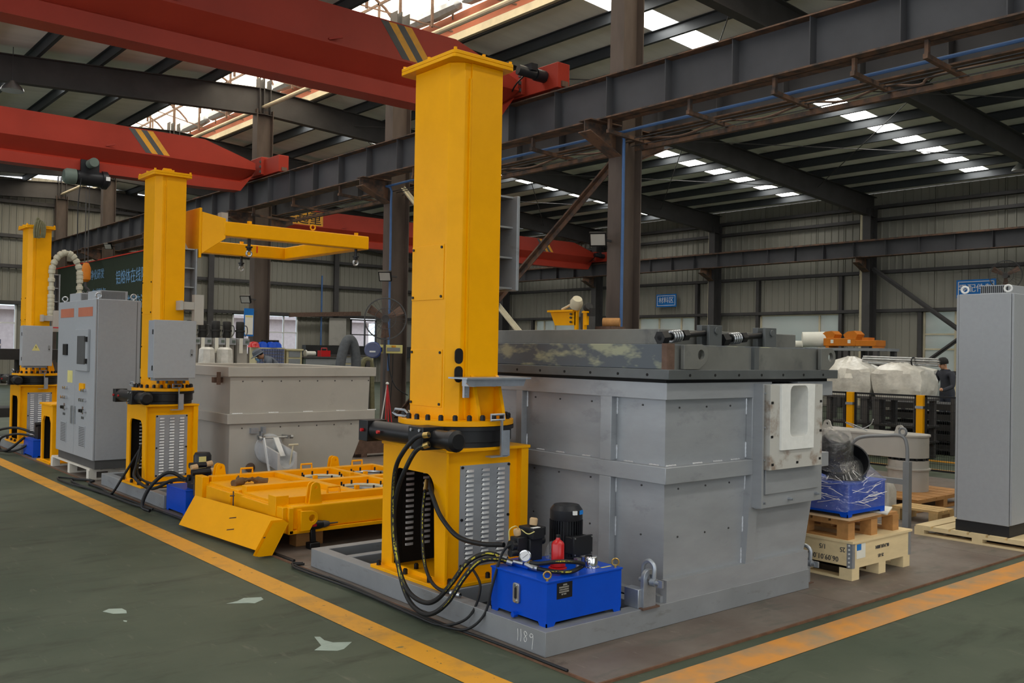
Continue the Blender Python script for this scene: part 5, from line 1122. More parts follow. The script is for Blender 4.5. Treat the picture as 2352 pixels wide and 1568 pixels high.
# ================================================================== control cabinets on pallets
def pallet(label, x0, x1, y0, y1, z0=0.0, h=0.14, mt='wood', along='x', nb=3, ns=6, slatrot=False):
    t = thing('pallet', label, 'pallet', ((x0 + x1) / 2, (y0 + y1) / 2, z0), 'timber pallets')
    if along == 'x':   # top boards run along x, blocks in rows along y
        w = (y1 - y0)
        for i in range(ns):
            a = y0 + w * i / ns + 0.01
            ob('board', MB().box(x0, x1, a, a + w / ns - 0.02, z0 + h - 0.02, z0 + h), mt, t)
        for i in range(nb):
            a = x0 + (x1 - x0 - 0.09) * i / (nb - 1)
            ob('stringer', MB().box(a, a + 0.09, y0, y1, z0 + h - 0.04, z0 + h - 0.02), mt, t)
            for j in range(nb):
                b_ = y0 + (y1 - y0 - 0.09) * j / (nb - 1); ob('block', MB().box(a, a + 0.09, b_, b_ + 0.09, z0 + 0.018, z0 + h - 0.04), mt, t)
            ob('skid', MB().box(a, a + 0.09, y0, y1, z0, z0 + 0.018), mt, t)
    else:
        w = (x1 - x0)
        for i in range(ns):
            a = x0 + w * i / ns + 0.01
            ob('board', MB().box(a, a + w / ns - 0.02, y0, y1, z0 + h - 0.02, z0 + h), mt, t)
        for i in range(nb):
            a = y0 + (y1 - y0 - 0.09) * i / (nb - 1)
            ob('stringer', MB().box(x0, x1, a, a + 0.09, z0 + h - 0.04, z0 + h - 0.02), mt, t)
            for j in range(nb):
                b_ = x0 + (x1 - x0 - 0.09) * j / (nb - 1); ob('block', MB().box(b_, b_ + 0.09, a, a + 0.09, z0 + 0.018, z0 + h - 0.04), mt, t)
            ob('skid', MB().box(x0, x1, a, a + 0.09, z0, z0 + 0.018), mt, t)
    return t
pallet('white-washed pallet under the double-door cabinet', 3.28, 3.86, 11.62, 13.3, 0, 0.135, 'pallet_white', 'y', 3, 4)
cb = thing('control_cabinet', 'tall grey double-door control cabinet left of the second tower', 'cabinet', (3.55, 12.3, 0.135))
x0, x1, y0, y1, zb0, zt0 = 3.285, 3.80, 11.49, 13.1, 0.24, 2.135
ob('plinth', MB().box(x0 + 0.03, x1 - 0.02, y0 + 0.02, y1 - 0.02, 0.135, zb0), 'plinth_grey', cb)
ob('body', MB().box(x0 + 0.022, x1, y0, y1, zb0, zt0), 'cabinet_grey', cb, bev=0.006)
ob('back_seam', MB().box(x1 - 0.045, x1 - 0.04, y0 - 0.002, y0 + 0.01, zb0 + 0.02, zt0 - 0.02), 'plinth_grey', cb)
ym = (y0 + y1) / 2
d1 = ob('door', MB().box(x0, x0 + 0.02, y0 + 0.004, ym - 0.004, zb0, zt0), 'cabinet_grey', cb, bev=0.004)
d2 = ob('door', MB().box(x0, x0 + 0.02, ym + 0.004, y1 - 0.004, zb0, zt0), 'cabinet_grey', cb, bev=0.004)
xf = x0
ob('title_strip', MB().box(xf - 0.003, xf, y0 + 0.12, ym - 0.1, zt0 - 0.20, zt0 - 0.09), 'skirt_orange', d1, label='faded red title strip')
ob('title_strip', MB().box(xf - 0.003, xf, ym + 0.1, y1 - 0.12, zt0 - 0.20, zt0 - 0.09), 'skirt_orange', d2, label='faded red title strip')
sc_ = ob('screen_frame', MB().box(xf - 0.03, xf, y0 + 0.2, y0 + 0.72, 1.28, 1.78), 'cabinet_grey', d1, bev=0.004)
ob('screen', MB().box(xf - 0.033, xf - 0.03, y0 + 0.29, y0 + 0.62, 1.36, 1.70), 'plinth_grey', sc_)
for z in (1.66, 1.4): ob('frame_hinge', MB().box(xf - 0.05, xf - 0.03, y0 + 0.2, y0 + 0.26, z - 0.03, z + 0.03), 'black', sc_)
ob('meter', MB().box(xf - 0.02, xf, ym + 0.33, ym + 0.5, 1.46, 1.60), 'black', d2)
ob('hazard_label', MB().box(xf - 0.002, xf, ym + 0.1, ym + 0.32, 1.12, 1.27), 'panel_yellow', d2)
ob('switch_label', MB().box(xf - 0.02, xf, y0 + 0.36, y0 + 0.55, 1.04, 1.13), 'yellow', d1)
for d_, yo in ((d1, y0 + 0.3), (d2, ym + 0.3)):
    for r_, (z, n_, mt_) in enumerate(((1.05, 2, 'chrome'), (0.93, 3, 'chrome'), (0.80, 3, 'black'))):
        for q in range(n_):
            ob('push_button', MB().cyl((xf, yo + 0.02 + 0.085 * q, z), (xf - 0.035, yo + 0.02 + 0.085 * q, z), 0.02, 12), mt_ if q else 'chrome', d_)
    ob('door_handle', MB().box(xf - 0.02, xf, (yo - 0.3 + 0.73 if d_ is d1 else yo - 0.24), (yo - 0.3 + 0.76 if d_ is d1 else yo - 0.21), 0.62, 0.84), 'steel', d_)
    fg = ob('filter_grille', MB().box(xf - 0.006, xf, yo + 0.02, yo + 0.28, 0.36, 0.62), 'cabinet_grey', d_)
    m = MB()
    for q in range(12): m.box(xf - 0.008, xf - 0.005, yo + 0.04, yo + 0.26, 0.375 + 0.02 * q, 0.383 + 0.02 * q)
    ob('grille_slits', m, 'plinth_grey', fg)
    ob('maker_badge', MB().box(xf - 0.002, xf, yo + 0.12, yo + 0.17, 0.80 - 0.04, 0.85), 'rust_brown', d_)
    ob('maker_badge', MB().box(xf - 0.002, xf, yo + 0.09, yo + 0.2, 0.70, 0.73), 'plinth_grey', d_)
for q in ((x0 + 0.05, y0 + 0.08), (x1 - 0.07, y0 + 0.06), (x0 + 0.05, y1 - 0.1)):
    ob('lifting_ring', MB().ring((q[0], q[1], zt0 + 0.045), 0.03, 0.009, (0.3, 1, 0), 16, 6).cyl((q[0], q[1], zt0), (q[0], q[1], zt0 + 0.02), 0.014, 8), 'steel', cb)
for ya, yb in ((y0 + 0.12, y0 + 0.62), (ym + 0.15, y1 - 0.2)):
    h_ = ob('vent_hood', MB().box(x0 + 0.08, x1 - 0.12, ya, yb, zt0, zt0 + 0.11), 'cabinet_grey', cb, bev=0.003)
    m = MB()
    for q in range(18): m.box(x0 + 0.1 + 0.015 * q, x0 + 0.107 + 0.015 * q, ya - 0.002, ya + 0.002, zt0 + 0.01, zt0 + 0.1)
    ob('hood_slits', m, 'plinth_grey', h_)
# right cabinet
pallet('pale pallet under the tall cabinet at the right edge', 8.34, 9.3, 3.05, 4.17, 0, 0.09, 'wood_pale', 'x', 3, 7)
rc = thing('control_cabinet', 'tall plain grey cabinet on a pallet at the right edge of the picture', 'cabinet', (8.8, 3.58, 0.09))
x0, x1, y0, y1 = 8.38, 9.2, 3.345, 3.83
ob('plinth', MB().box(x0 + 0.01, x1, y0 + 0.02, y1 - 0.01, 0.09, 0.185), 'plinth_black', rc)
ob('body', MB().box(x0, x1, y0 + 0.022, y1 - 0.022, 0.185, 2.18), 'cabinet_grey', rc, bev=0.005)
ob('back_panel', MB().box(x0 + 0.005, x1, y1 - 0.02, y1, 0.20, 2.175), 'cabinet_grey', rc, bev=0.003)
ob('door', MB().box(x0 + 0.003, x1, y0, y0 + 0.018, 0.195, 2.175), 'cabinet_grey', rc, bev=0.003)
hd = ob('vent_hood', MB().box(x0 + 0.06, x1 - 0.1, y0 + 0.06, y1 - 0.18, 2.18, 2.255), 'cabinet_grey', rc, bev=0.003)
for q in range(14): ob('hood_slit', MB().box(x0 + 0.056, x0 + 0.06, y0 + 0.075 + 0.0165 * q, y0 + 0.083 + 0.0165 * q, 2.188, 2.248), 'plinth_black', hd)
for yq in (y0 + 0.06, y1 - 0.06): ob('lifting_ring', MB().ring((x0 + 0.03, yq, 2.22), 0.028, 0.009, (1, 0.25, 0), 18, 7), 'white', rc)

# arch stand between the far tower and the cabinet
st = thing('arch_stand', 'small yellow arched stand left of the double-door cabinet', 'stand', (3.5, 13.7, 0))
ya, yb = 13.42, 14.0
out = [(ya, 0.02), (yb, 0.02), (yb, 0.77), (ya, 0.77)]
inn = [(ya + 0.09, 0.03), (yb - 0.07, 0.03), (yb - 0.07, 0.54), (yb - 0.14, 0.62), (ya + 0.16, 0.62), (ya + 0.09, 0.54)]
ob('inner_plate', MB().box(3.35, 3.60, yb - 0.03, yb - 0.022, 0.02, 0.77), 'black_matt', st)
ob('arch_plate', MB().hole(out, inn, 'x', 3.32, 3.345), 'yellow', st)
ob('side_plate', MB().box(3.345, 3.62, ya, ya + 0.02, 0.02, 0.77), 'yellow', st)
ob('side_plate', MB().box(3.345, 3.62, yb - 0.02, yb, 0.02, 0.77), 'yellow', st)
ob('top_plate', MB().box(3.30, 3.64, ya - 0.02, yb + 0.02, 0.77, 0.795), 'yellow', st, bev=0.003)
ob('foot_plate', MB().box(3.28, 3.66, ya - 0.04, yb + 0.04, 0, 0.02), 'yellow', st)
ob('inner_plate', MB().box(3.60, 3.61, ya + 0.02, yb - 0.02, 0.02, 0.77), 'black_matt', st)

# ================================================================== crate, pallets and wrapped unit at right
cr = thing('crate', 'pale plywood crate on block feet with handwritten numbers', 'crate', (6.6, 3.95, 0))
x0, x1, y0, y1 = 6.20, 7.05, 3.555, 4.4
for x in (x0 + 0.0, (x0 + x1) / 2 - 0.05, x1 - 0.11):
    for y in (y0 + 0.0, (y0 + y1) / 2 - 0.05, y1 - 0.1):
        ob('foot_block', MB().box(x, x + 0.1, y, y + 0.1, 0.016, 0.085), 'wood_pale', cr)
    ob('skid', MB().box(x, x + 0.1, y0, y1, 0, 0.016), 'wood_pale', cr)
ob('side_panel', MB().box(x0, x1, y0, y0 + 0.015, 0.085, 0.265), 'wood_pale', cr)
ob('side_panel', MB().box(x0, x0 + 0.015, y0 + 0.015, y1, 0.085, 0.265), 'wood_pale', cr)
ob('side_panel', MB().box(x1 - 0.015, x1, y0 + 0.015, y1, 0.085, 0.265), 'wood_pale', cr)
ob('side_panel', MB().box(x0 + 0.015, x1 - 0.015, y1 - 0.015, y1, 0.085, 0.265), 'wood_pale', cr)
ob('crate_lid', MB().box(x0 - 0.01, x1 + 0.01, y0 - 0.01, y1 + 0.01, 0.265, 0.282), 'wood_pale', cr)
ob('floor_board', MB().box(x0, x1, y0 + 0.015, y1, 0.085, 0.10), 'wood_pale', cr)
cs = ob('corner_strip', MB().box(x0 - 0.003, x0 + 0.035, y0 - 0.003, y0, 0.088, 0.262).box(x0 - 0.003, x0, y0, y0 + 0.04, 0.088, 0.262), 'galvanised', cr)
for z in range(6): ob('rivet', MB().cyl((x0 - 0.003, y0 + 0.022, 0.10 + 0.03 * z), (x0 - 0.006, y0 + 0.022, 0.10 + 0.03 * z), 0.007, 8), 'white', cs)
cs = ob('corner_strip', MB().box(x1 - 0.035, x1 + 0.003, y0 - 0.003, y0, 0.088, 0.262), 'galvanised', cr)
sl = ob('shipping_label', MB().box(x0 + 0.06, x0 + 0.18, y0 - 0.002, y0, 0.15, 0.255), 'paper', cr)
ob('label_head', MB().box(x0 + 0.06, x0 + 0.12, y0 - 0.003, y0 - 0.002, 0.21, 0.255), 'blue_sign', sl)
lettering('06.14.01.0004', 0.038, 'plinth_grey', cr, (6.62, y0 - 0.002, 0.205), '-y', 0.9, -1)
lettering('25-1/5', 0.034, 'plinth_grey', cr, (6.6, y0 - 0.002, 0.14), '-y', 0.9, -1)
lettering('06.09.01.0009', 0.055, 'plinth_grey', cr, (x0 - 0.002, 3.80, 0.14), '-x', 0.9, -1)
lettering('25', 0.05, 'plinth_grey', cr, (x0 - 0.002, 3.63, 0.215), '-x', 0.9, -1)
lettering('1/5', 0.05, 'plinth_grey', cr, (x0 - 0.002, 3.79, 0.215), '-x', 0.9, -1)
pallet('small brown pallet carrying the wrapped blue unit on the crate', 6.22, 6.95, 3.60, 4.35, 0.282, 0.14, 'wood_brown', 'x', 3, 5)
one('cardboard_sheet', MB().add([(6.20, 3.58, 0.423), (6.66, 3.585, 0.428), (6.72, 3.9, 0.424), (6.6, 4.3, 0.424), (6.2, 4.3, 0.426), (6.2, 3.58, 0.4265), (6.66, 3.585, 0.4315), (6.72, 3.9, 0.4275), (6.6, 4.3, 0.4275), (6.2, 4.3, 0.4295)], [(0, 4, 3, 2, 1), (5, 6, 7, 8, 9), (0, 1, 6, 5), (1, 2, 7, 6), (2, 3, 8, 7), (3, 4, 9, 8), (4, 0, 5, 9)]), 'cardboard', 'brown cardboard sheet under the wrapped blue unit', 'cardboard')
one('foam_board', MB().add([(6.7, 3.56, 0.424), (7.04, 3.70, 0.424), (7.0, 4.0, 0.424), (6.74, 3.95, 0.424), (6.7, 3.56, 0.434), (7.04, 3.70, 0.434), (7.0, 4.0, 0.434), (6.74, 3.95, 0.434)], [(0, 3, 2, 1), (4, 5, 6, 7), (0, 1, 5, 4), (1, 2, 6, 5), (2, 3, 7, 6), (3, 0, 4, 7)]), 'paper', 'white board sticking out under the wrapped blue unit', 'board')
u4, a4, b4, z4 = hpu('blue hydraulic unit wrapped in clear film on the pallet', 6.28, 3.64, 0.432, 0.53, 0.62, 0.24)
ob('motor', MB().lathe([(0.07, 0), (0.11, 0.02), (0.115, 0.16), (0.09, 0.22), (0.02, 0.235)], (6.44, 3.87, z4 + 0.14), (-0.3, -0.35, 0.75), 22), 'motor_black', u4)
ob('motor_flange', MB().lathe([(0.12, 0), (0.165, 0.01), (0.165, 0.04), (0.13, 0.05)], (6.46, 3.89, z4 + 0.11), (-0.3, -0.35, 0.75), 26), 'motor_black', u4)
ob('motor_flange', MB().lathe([(0.05, 0), (0.16, 0.0), (0.155, 0.10), (0.16, 0.13), (0.15, 0.13), (0.13, 0.02)], (6.58, 3.84, z4 + 0.07), (-0.6, -0.5, 0.55), 26), 'motor_black', u4)
random.seed(11)
m = MB(); nx, ny = 14, 7; vs = []
ringpts = rrect(6.262, 6.828, 3.622, 4.278, 0.03, 3); nr = len(ringpts)
levels = [(0.48, 1.0), (0.55, 1.003), (0.62, 1.002), (0.675, 1.0), (0.70, 0.9), (0.76, 0.72), (0.82, 0.62)]
for z, s in levels:
    for (u_, v_) in ringpts:
        j = random.uniform(-0.006, 0.006)
        vs.append((6.545 + (u_ - 6.545) * s + j, 3.95 + (v_ - 3.95) * s + j, z + random.uniform(-0.012, 0.012)))
fs = [(l * nr + i, l * nr + (i + 1) % nr, (l + 1) * nr + (i + 1) % nr, (l + 1) * nr + i) for l in range(len(levels) - 1) for i in range(nr)]
m.add(vs, fs); ob('stretch_film', m, 'film', u4, label='clear stretch film with glints drawn as white strands')
m = MB()  # white tubes drawn along the film's folds as their glints
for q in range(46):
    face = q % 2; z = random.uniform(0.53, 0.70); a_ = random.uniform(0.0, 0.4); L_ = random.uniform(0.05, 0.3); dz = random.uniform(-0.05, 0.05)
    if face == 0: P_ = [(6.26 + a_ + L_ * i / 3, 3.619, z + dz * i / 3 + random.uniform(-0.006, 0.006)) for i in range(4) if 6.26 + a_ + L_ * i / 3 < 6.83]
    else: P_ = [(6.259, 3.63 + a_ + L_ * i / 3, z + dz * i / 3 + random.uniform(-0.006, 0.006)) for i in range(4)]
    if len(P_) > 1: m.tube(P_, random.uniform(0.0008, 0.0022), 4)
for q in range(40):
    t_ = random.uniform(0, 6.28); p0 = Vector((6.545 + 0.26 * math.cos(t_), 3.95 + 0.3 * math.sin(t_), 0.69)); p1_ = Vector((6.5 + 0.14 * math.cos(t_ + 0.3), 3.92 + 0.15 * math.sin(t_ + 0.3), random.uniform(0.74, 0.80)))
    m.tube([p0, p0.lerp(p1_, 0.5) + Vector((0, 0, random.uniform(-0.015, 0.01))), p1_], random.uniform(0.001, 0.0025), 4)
fc = ob('crease_glints', m, 'white', u4); fc['kind'] = 'stuff'
m = MB().lathe([(0.155, 0.0), (0.135, 0.14), (0.128, 0.2), (0.10, 0.25), (0.02, 0.262)], (6.44, 3.87, z4 + 0.14), (-0.3, -0.35, 0.75), 14)
m.v = [(a + random.uniform(-0.008, 0.008), b_ + random.uniform(-0.008, 0.008), c_ + random.uniform(-0.008, 0.008)) for a, b_, c_ in m.v]
ob('stretch_film', m, 'film', u4, label='clear film over the motor')
# ================================================================== right background
# mesh fence
fn = thing('mesh_fence', 'black wire mesh fence with yellow posts behind the wrapped unit', 'fence', (12.4, 7, 0))
XF = 12.4
posts = (9.2, 8.18, 7.16, 6.13, 5.0, 3.9)
for y in posts:
    p_ = ob('post', MB().box(XF - 0.045, XF + 0.045, y - 0.045, y + 0.045, 0, 1.11), 'yellow', fn)
    ob('clip', MB().box(XF - 0.055, XF + 0.05, y - 0.055, y + 0.055, 0.93, 0.965), 'steel', p_)
for ya, yb in zip(posts[1:], posts[:-1]):
    pn = ob('panel_frame', MB().box(XF - 0.012, XF + 0.012, ya + 0.06, yb - 0.06, 1.085, 1.11).box(XF - 0.012, XF + 0.012, ya + 0.06, yb - 0.06, 0.10, 0.125).box(XF - 0.012, XF + 0.012, ya + 0.06, ya + 0.085, 0.1, 1.11).box(XF - 0.012, XF + 0.012, yb - 0.085, yb - 0.06, 0.1, 1.11), 'black', fn)
    m = MB(); y = ya + 0.085
    while y < yb - 0.09: m.box(XF - 0.0015, XF + 0.0015, y, y + 0.003, 0.12, 1.09); y += 0.03
    z = 0.2
    while z < 1.08: m.box(XF - 0.003, XF + 0.003, ya + 0.08, yb - 0.08, z, z + 0.004); z += 0.1
    w_ = ob('wire_mesh', m, 'black', pn, smooth=0); w_['kind'] = 'stuff'
# launder with round body on a pallet
pallet('brown pallet under the grey round launder', 9.5, 10.75, 4.72, 5.95, 0, 0.13, 'wood_brown', 'y', 3, 6)
tk = thing('launder', 'grey round launder vessel with a long arm on a brown pallet', 'vessel', (10.2, 5.3, 0.13))
tc_ = (10.2, 5.18)
ob('vessel', MB().lathe([(0.215, 0), (0.215, 0.23), (0.235, 0.235), (0.235, 0.25), (0.215, 0.255), (0.215, 0.34)], (*tc_, 0.13), n=36), 'grey_light', tk)
ob('joint_ring', MB().lathe([(0.18, 0), (0.18, 0.03)], (*tc_, 0.47), n=36), 'motor_black', tk)
for k in range(14): ob('bolt', MB().cyl((tc_[0] + 0.2 * math.cos(k * 0.449), tc_[1] + 0.2 * math.sin(k * 0.449), 0.47), (tc_[0] + 0.2 * math.cos(k * 0.449), tc_[1] + 0.2 * math.sin(k * 0.449), 0.495), 0.014, 6), 'black', tk)
ob('arm_box', MB().prism([(tc_[0] - 0.215, 6.35), (tc_[0] - 0.215, tc_[1])] + arc(*tc_, 0.215, 180, 360, 14) + [(tc_[0] + 0.215, 6.35)], 'z', 0.50, 0.735), 'grey_light', tk)
ob('arm_top', MB().prism([(tc_[0] - 0.23, 6.37), (tc_[0] - 0.23, tc_[1])] + arc(*tc_, 0.23, 180, 360, 14) + [(tc_[0] + 0.23, 6.37)], 'z', 0.735, 0.755), 'grey_light', tk)
for y in (6.1, 5.2):
    ob('lifting_eye', MB().hole([(y - 0.07, 0.755), (y + 0.07, 0.755)] + arc(y, 0.815, 0.045, 0, 180, 8), arc(y, 0.815, 0.018, 0, 330, 9), 'x', tc_[0] - 0.17, tc_[0] - 0.145), 'grey_light', tk)
ob('wire_twist', MB().tube(crom([(10.1, 5.62, 0.76), (10.05, 5.75, 0.82), (10.1, 5.9, 0.84), (10.1, 5.72, 0.78), (10.12, 5.6, 0.83), (10.1, 5.55, 0.9)], 5), 0.006, 5), 'steel', tk)
# tubular stand
sd = thing('tube_stand', 'grey tube stand with bent top rail in front of the round launder', 'stand', (8.65, 4.6, 0))
ob('leg', MB().box(8.60, 8.66, 4.36, 4.42, 0, 0.62), 'grey_base', sd)
ob('leg', MB().box(8.60, 8.66, 5.0, 5.06, 0, 0.45), 'grey_base', sd)
ob('rail', MB().box(8.60, 8.66, 4.42, 5.0, 0.40, 0.45), 'grey_base', sd)
ob('bent_rail', MB().tube(crom([(8.63, 4.39, 0.62), (8.63, 4.40, 0.78), (8.63, 4.45, 0.86), (8.63, 4.62, 0.85), (8.63, 4.85, 0.82), (8.63, 4.95, 0.76), (8.63, 4.97, 0.66)], 5), 0.018, 8), 'grey_base', sd)
ob('eye_plate', MB().ring((8.63, 4.44, 0.90), 0.035, 0.012, (1, 0, 0), 16, 6), 'grey_base', sd)
one('paper_sack', MB().lathe([(0.1, 0), (0.17, 0.04), (0.17, 0.24), (0.13, 0.32), (0.04, 0.36)], (9.25, 5.0, 0.0), n=9), 'filmed', 'tan wrapped sack behind the tube stand', 'sack')
pallet('pale pallet standing empty beside the tall right cabinet', 8.96, 9.3, 4.25, 4.72, 0, 0.13, 'wood', 'y', 2, 3)

# film-wrapped machines on racks behind the fence
def wrapped(label, x, ya, yb, zt, seed, fold):
    random.seed(seed); t = thing('wrapped_machine', label, 'wrapped machine', (x + 0.5, (ya + yb) / 2, 0), 'film-wrapped machines behind the fence')
    for xx in (x + 0.06, x + 0.59):
        for yy_ in (ya + 0.08, yb - 0.08): ob('rack_leg', MB().box(xx - 0.04, xx + 0.04, yy_ - 0.04, yy_ + 0.04, 0, 0.95), 'dark_steel', t)
    ob('rack_shelf', MB().box(x, x + 0.65, ya, yb, 0.93, 0.97), 'dark_steel', t)
    for z in (0.25, 0.5): ob('rack_tray', MB().box(x, x + 0.65, ya, yb, z, z + 0.03), 'dark_machine', t)
    cx_, cy_ = x + 0.325, (ya + yb) / 2; n = 22; vs = []
    lv = [(0.97, 0.92, 0), (1.1, 1.02, 0.02), (1.25, 1.0, 0.03), (1.36, 0.98, 0.04), (1.42, 0.9, 0.03), ((1.42 + zt) / 2, 0.6, 0.04), (zt, 0.18, 0.02), (zt + 0.005, 0.02, 0.0)]
    for z, s, j in lv:
        for i in range(n):
            a = 2 * math.pi * i / n; q = max(abs(math.cos(a)), abs(math.sin(a)))
            vs.append((cx_ + 0.33 * s * math.cos(a) / q + random.uniform(-j, j), cy_ + (yb - ya) / 2 * s * math.sin(a) / q + random.uniform(-j, j) + (fold if z > 1.43 else 0), z + random.uniform(-j, j) * 0.6))
    m = MB().add(vs, [(l * n + i, l * n + (i + 1) % n, (l + 1) * n + (i + 1) % n, (l + 1) * n + i) for l in range(len(lv) - 1) for i in range(n)])
    ob('film_wrap', m, 'filmed', t, smooth=22)
    return t
wrapped('left film-wrapped machine on a rack behind the fence', 14.4, 8.0, 8.82, 1.62, 3, 0.1)
wrapped('right film-wrapped machine on a rack behind the fence', 14.4, 7.13, 7.95, 1.56, 5, 0.08)
for k, (y, dz) in enumerate(((0, 0), (0, 0.035), (0.03, 0.07), (0.05, -0.035))):
    one('steel_tube', MB().cyl((14.55 + y, 6.90 + y, 1.53 + dz), (14.72 + y, 8.3, 1.555 + dz), 0.015, 10), 'steel', ['lowest but one', 'second from the top', 'topmost', 'lowest'][k] + ' of the bright steel tubes laid over the wrapped machines', 'tube', 'steel tubes on the wrapped machines')
one('tube_tie', MB().ring((14.6, 7.35, 1.555), 0.07, 0.012, (0, 1, 0), 12, 5), 'black', 'dark tie around the steel tubes', 'tie')

# racks of dark parts behind fence
for k, (x, y) in enumerate(((16.2, 6.2), (16.2, 7.9), (14.6, 5.3))):
    t = thing('parts_rack', ['low dark rack stacked with black trays right of the fence post', 'dark rack of trays behind the wrapped machines', 'dark tray stack behind the right fence panel'][k], 'rack', (x, y, 0))
    for z in range(5): ob('tray', MB().box(x - 0.5, x + 0.5, y - 0.7, y + 0.7, 0.06 + z * 0.17, 0.16 + z * 0.17), 'dark_machine', t)
    for dx in (-0.48, 0.48):
        for dy in (-0.68, 0.68): ob('upright', MB().box(x + dx - 0.03, x + dx + 0.03, y + dy - 0.03, y + dy + 0.03, 0, 0.98), 'dark_steel', t)

# orange machine on a table
tb_ = thing('machine_table', 'long grey steel table carrying the orange machine', 'table', (22.2, 13.1, 0))
ob('table_top', MB().box(21.8, 22.8, 11.85, 14.4, 1.78, 1.85), 'grey_base', tb_)
for x in (21.85, 22.7):
    for y in (11.95, 12.75, 13.6, 14.3): ob('leg', MB().box(x - 0.06, x + 0.06, y - 0.06, y + 0.06, 0, 1.78), 'dark_steel', tb_)
om = thing('orange_machine', 'orange machine bed with clamps on the steel table', 'machine', (22.1, 12.8, 1.85))
ob('bed', MB().box(21.9, 22.4, 12.55, 13.45, 1.90, 2.10).box(21.9, 22.4, 12.0, 12.55, 1.90, 2.05), 'orange_machine', om, bev=0.01)
ob('foot', MB().box(21.92, 22.38, 12.02, 12.1, 1.85, 1.9).box(21.92, 22.38, 13.3, 13.4, 1.85, 1.9), 'orange_machine', om)
for y in (13.35, 12.72):
    ob('clamp', MB().prism([(y - 0.16, 2.10), (y + 0.14, 2.10), (y + 0.2, 2.19), (y + 0.08, 2.27), (y - 0.1, 2.29), (y - 0.2, 2.2)], 'x', 21.95, 22.3), 'orange_machine', om)
ob('clamp', MB().box(22.0, 22.3, 12.25, 12.42, 2.05, 2.12), 'orange_machine', om)
for y in (13.2, 12.72): ob('sticker', MB().box(21.895, 21.9, y - 0.04, y + 0.04, 1.97, 2.06), 'paper', om)
one('paper_roll', MB().cyl((21.75, 13.98, 2.06), (22.2, 13.4, 2.08), 0.2, 24), 'paper', 'large white roll lying beside the orange machine', 'roll')
one('paper_roll', MB().lathe([(0.05, 0), (0.09, 0.0), (0.09, 0.35), (0.05, 0.35)], (21.85, 14.4, 1.94), (0.2, -1, 0), 16), 'paper', 'small rolled sheet at the left end of the orange machine table', 'roll')
wm = thing('wrapped_valve', 'film-wrapped silver valve standing behind the furnace lid', 'valve', (9.2, 6.6, 0))
ob('stand', MB().box(9.1, 9.3, 6.5, 6.7, 0, 1.35), 'dark_steel', wm)
ob('body', MB().lathe([(0.09, 0), (0.1, 0.1), (0.09, 0.25)], (9.2, 6.6, 1.35), n=10), 'filmed', wm)
ob('pipe', MB().tube(crom([(9.2, 6.6, 1.58), (9.15, 6.75, 1.66), (9.12, 6.95, 1.76)], 4), [0.05] * 9, 10), 'filmed', wm)

# signs on the right wall
def sign(label, y0, y1, z0, z1, words, size):
    t = thing('wall_sign', label, 'sign', (27.3, (y0 + y1) / 2, z0), 'blue area signs on the right wall')
    x = XR - 0.22
    ob('board', MB().box(x - 0.02, x, y0, y1, z0, z1), 'blue_sign', t)
    m = MB(); e = 0.05
    for a, b_, c_, d_ in ((y0 + e, y1 - e, z0 + e, z0 + e + 0.02), (y0 + e, y1 - e, z1 - e - 0.02, z1 - e), (y0 + e, y0 + e + 0.02, z0 + e, z1 - e), (y1 - e - 0.02, y1 - e, z0 + e, z1 - e)): m.box(x - 0.024, x - 0.02, a, b_, c_, d_)
    ob('border', m, 'white', t)
    lettering(words, size, 'white', t, (x - 0.024, (y0 + y1) / 2, (z0 + z1) / 2), '-x')
    ob('hanger', MB().box(x, x + 0.12, y0 + 0.1, y0 + 0.14, z1 - 0.1, z1 - 0.05).box(x, x + 0.12, y1 - 0.14, y1 - 0.1, z1 - 0.1, z1 - 0.05), 'dark_steel', t)
sign('small blue sign reading 材料区 on the right wall', 23.2, 24.2, 3.43, 3.92, '材料区', 0.25)
sign('blue wall sign with 零配件制 partly behind the tall right cabinet', 11.5, 12.62, 3.4, 3.93, '零配件制', 0.25)

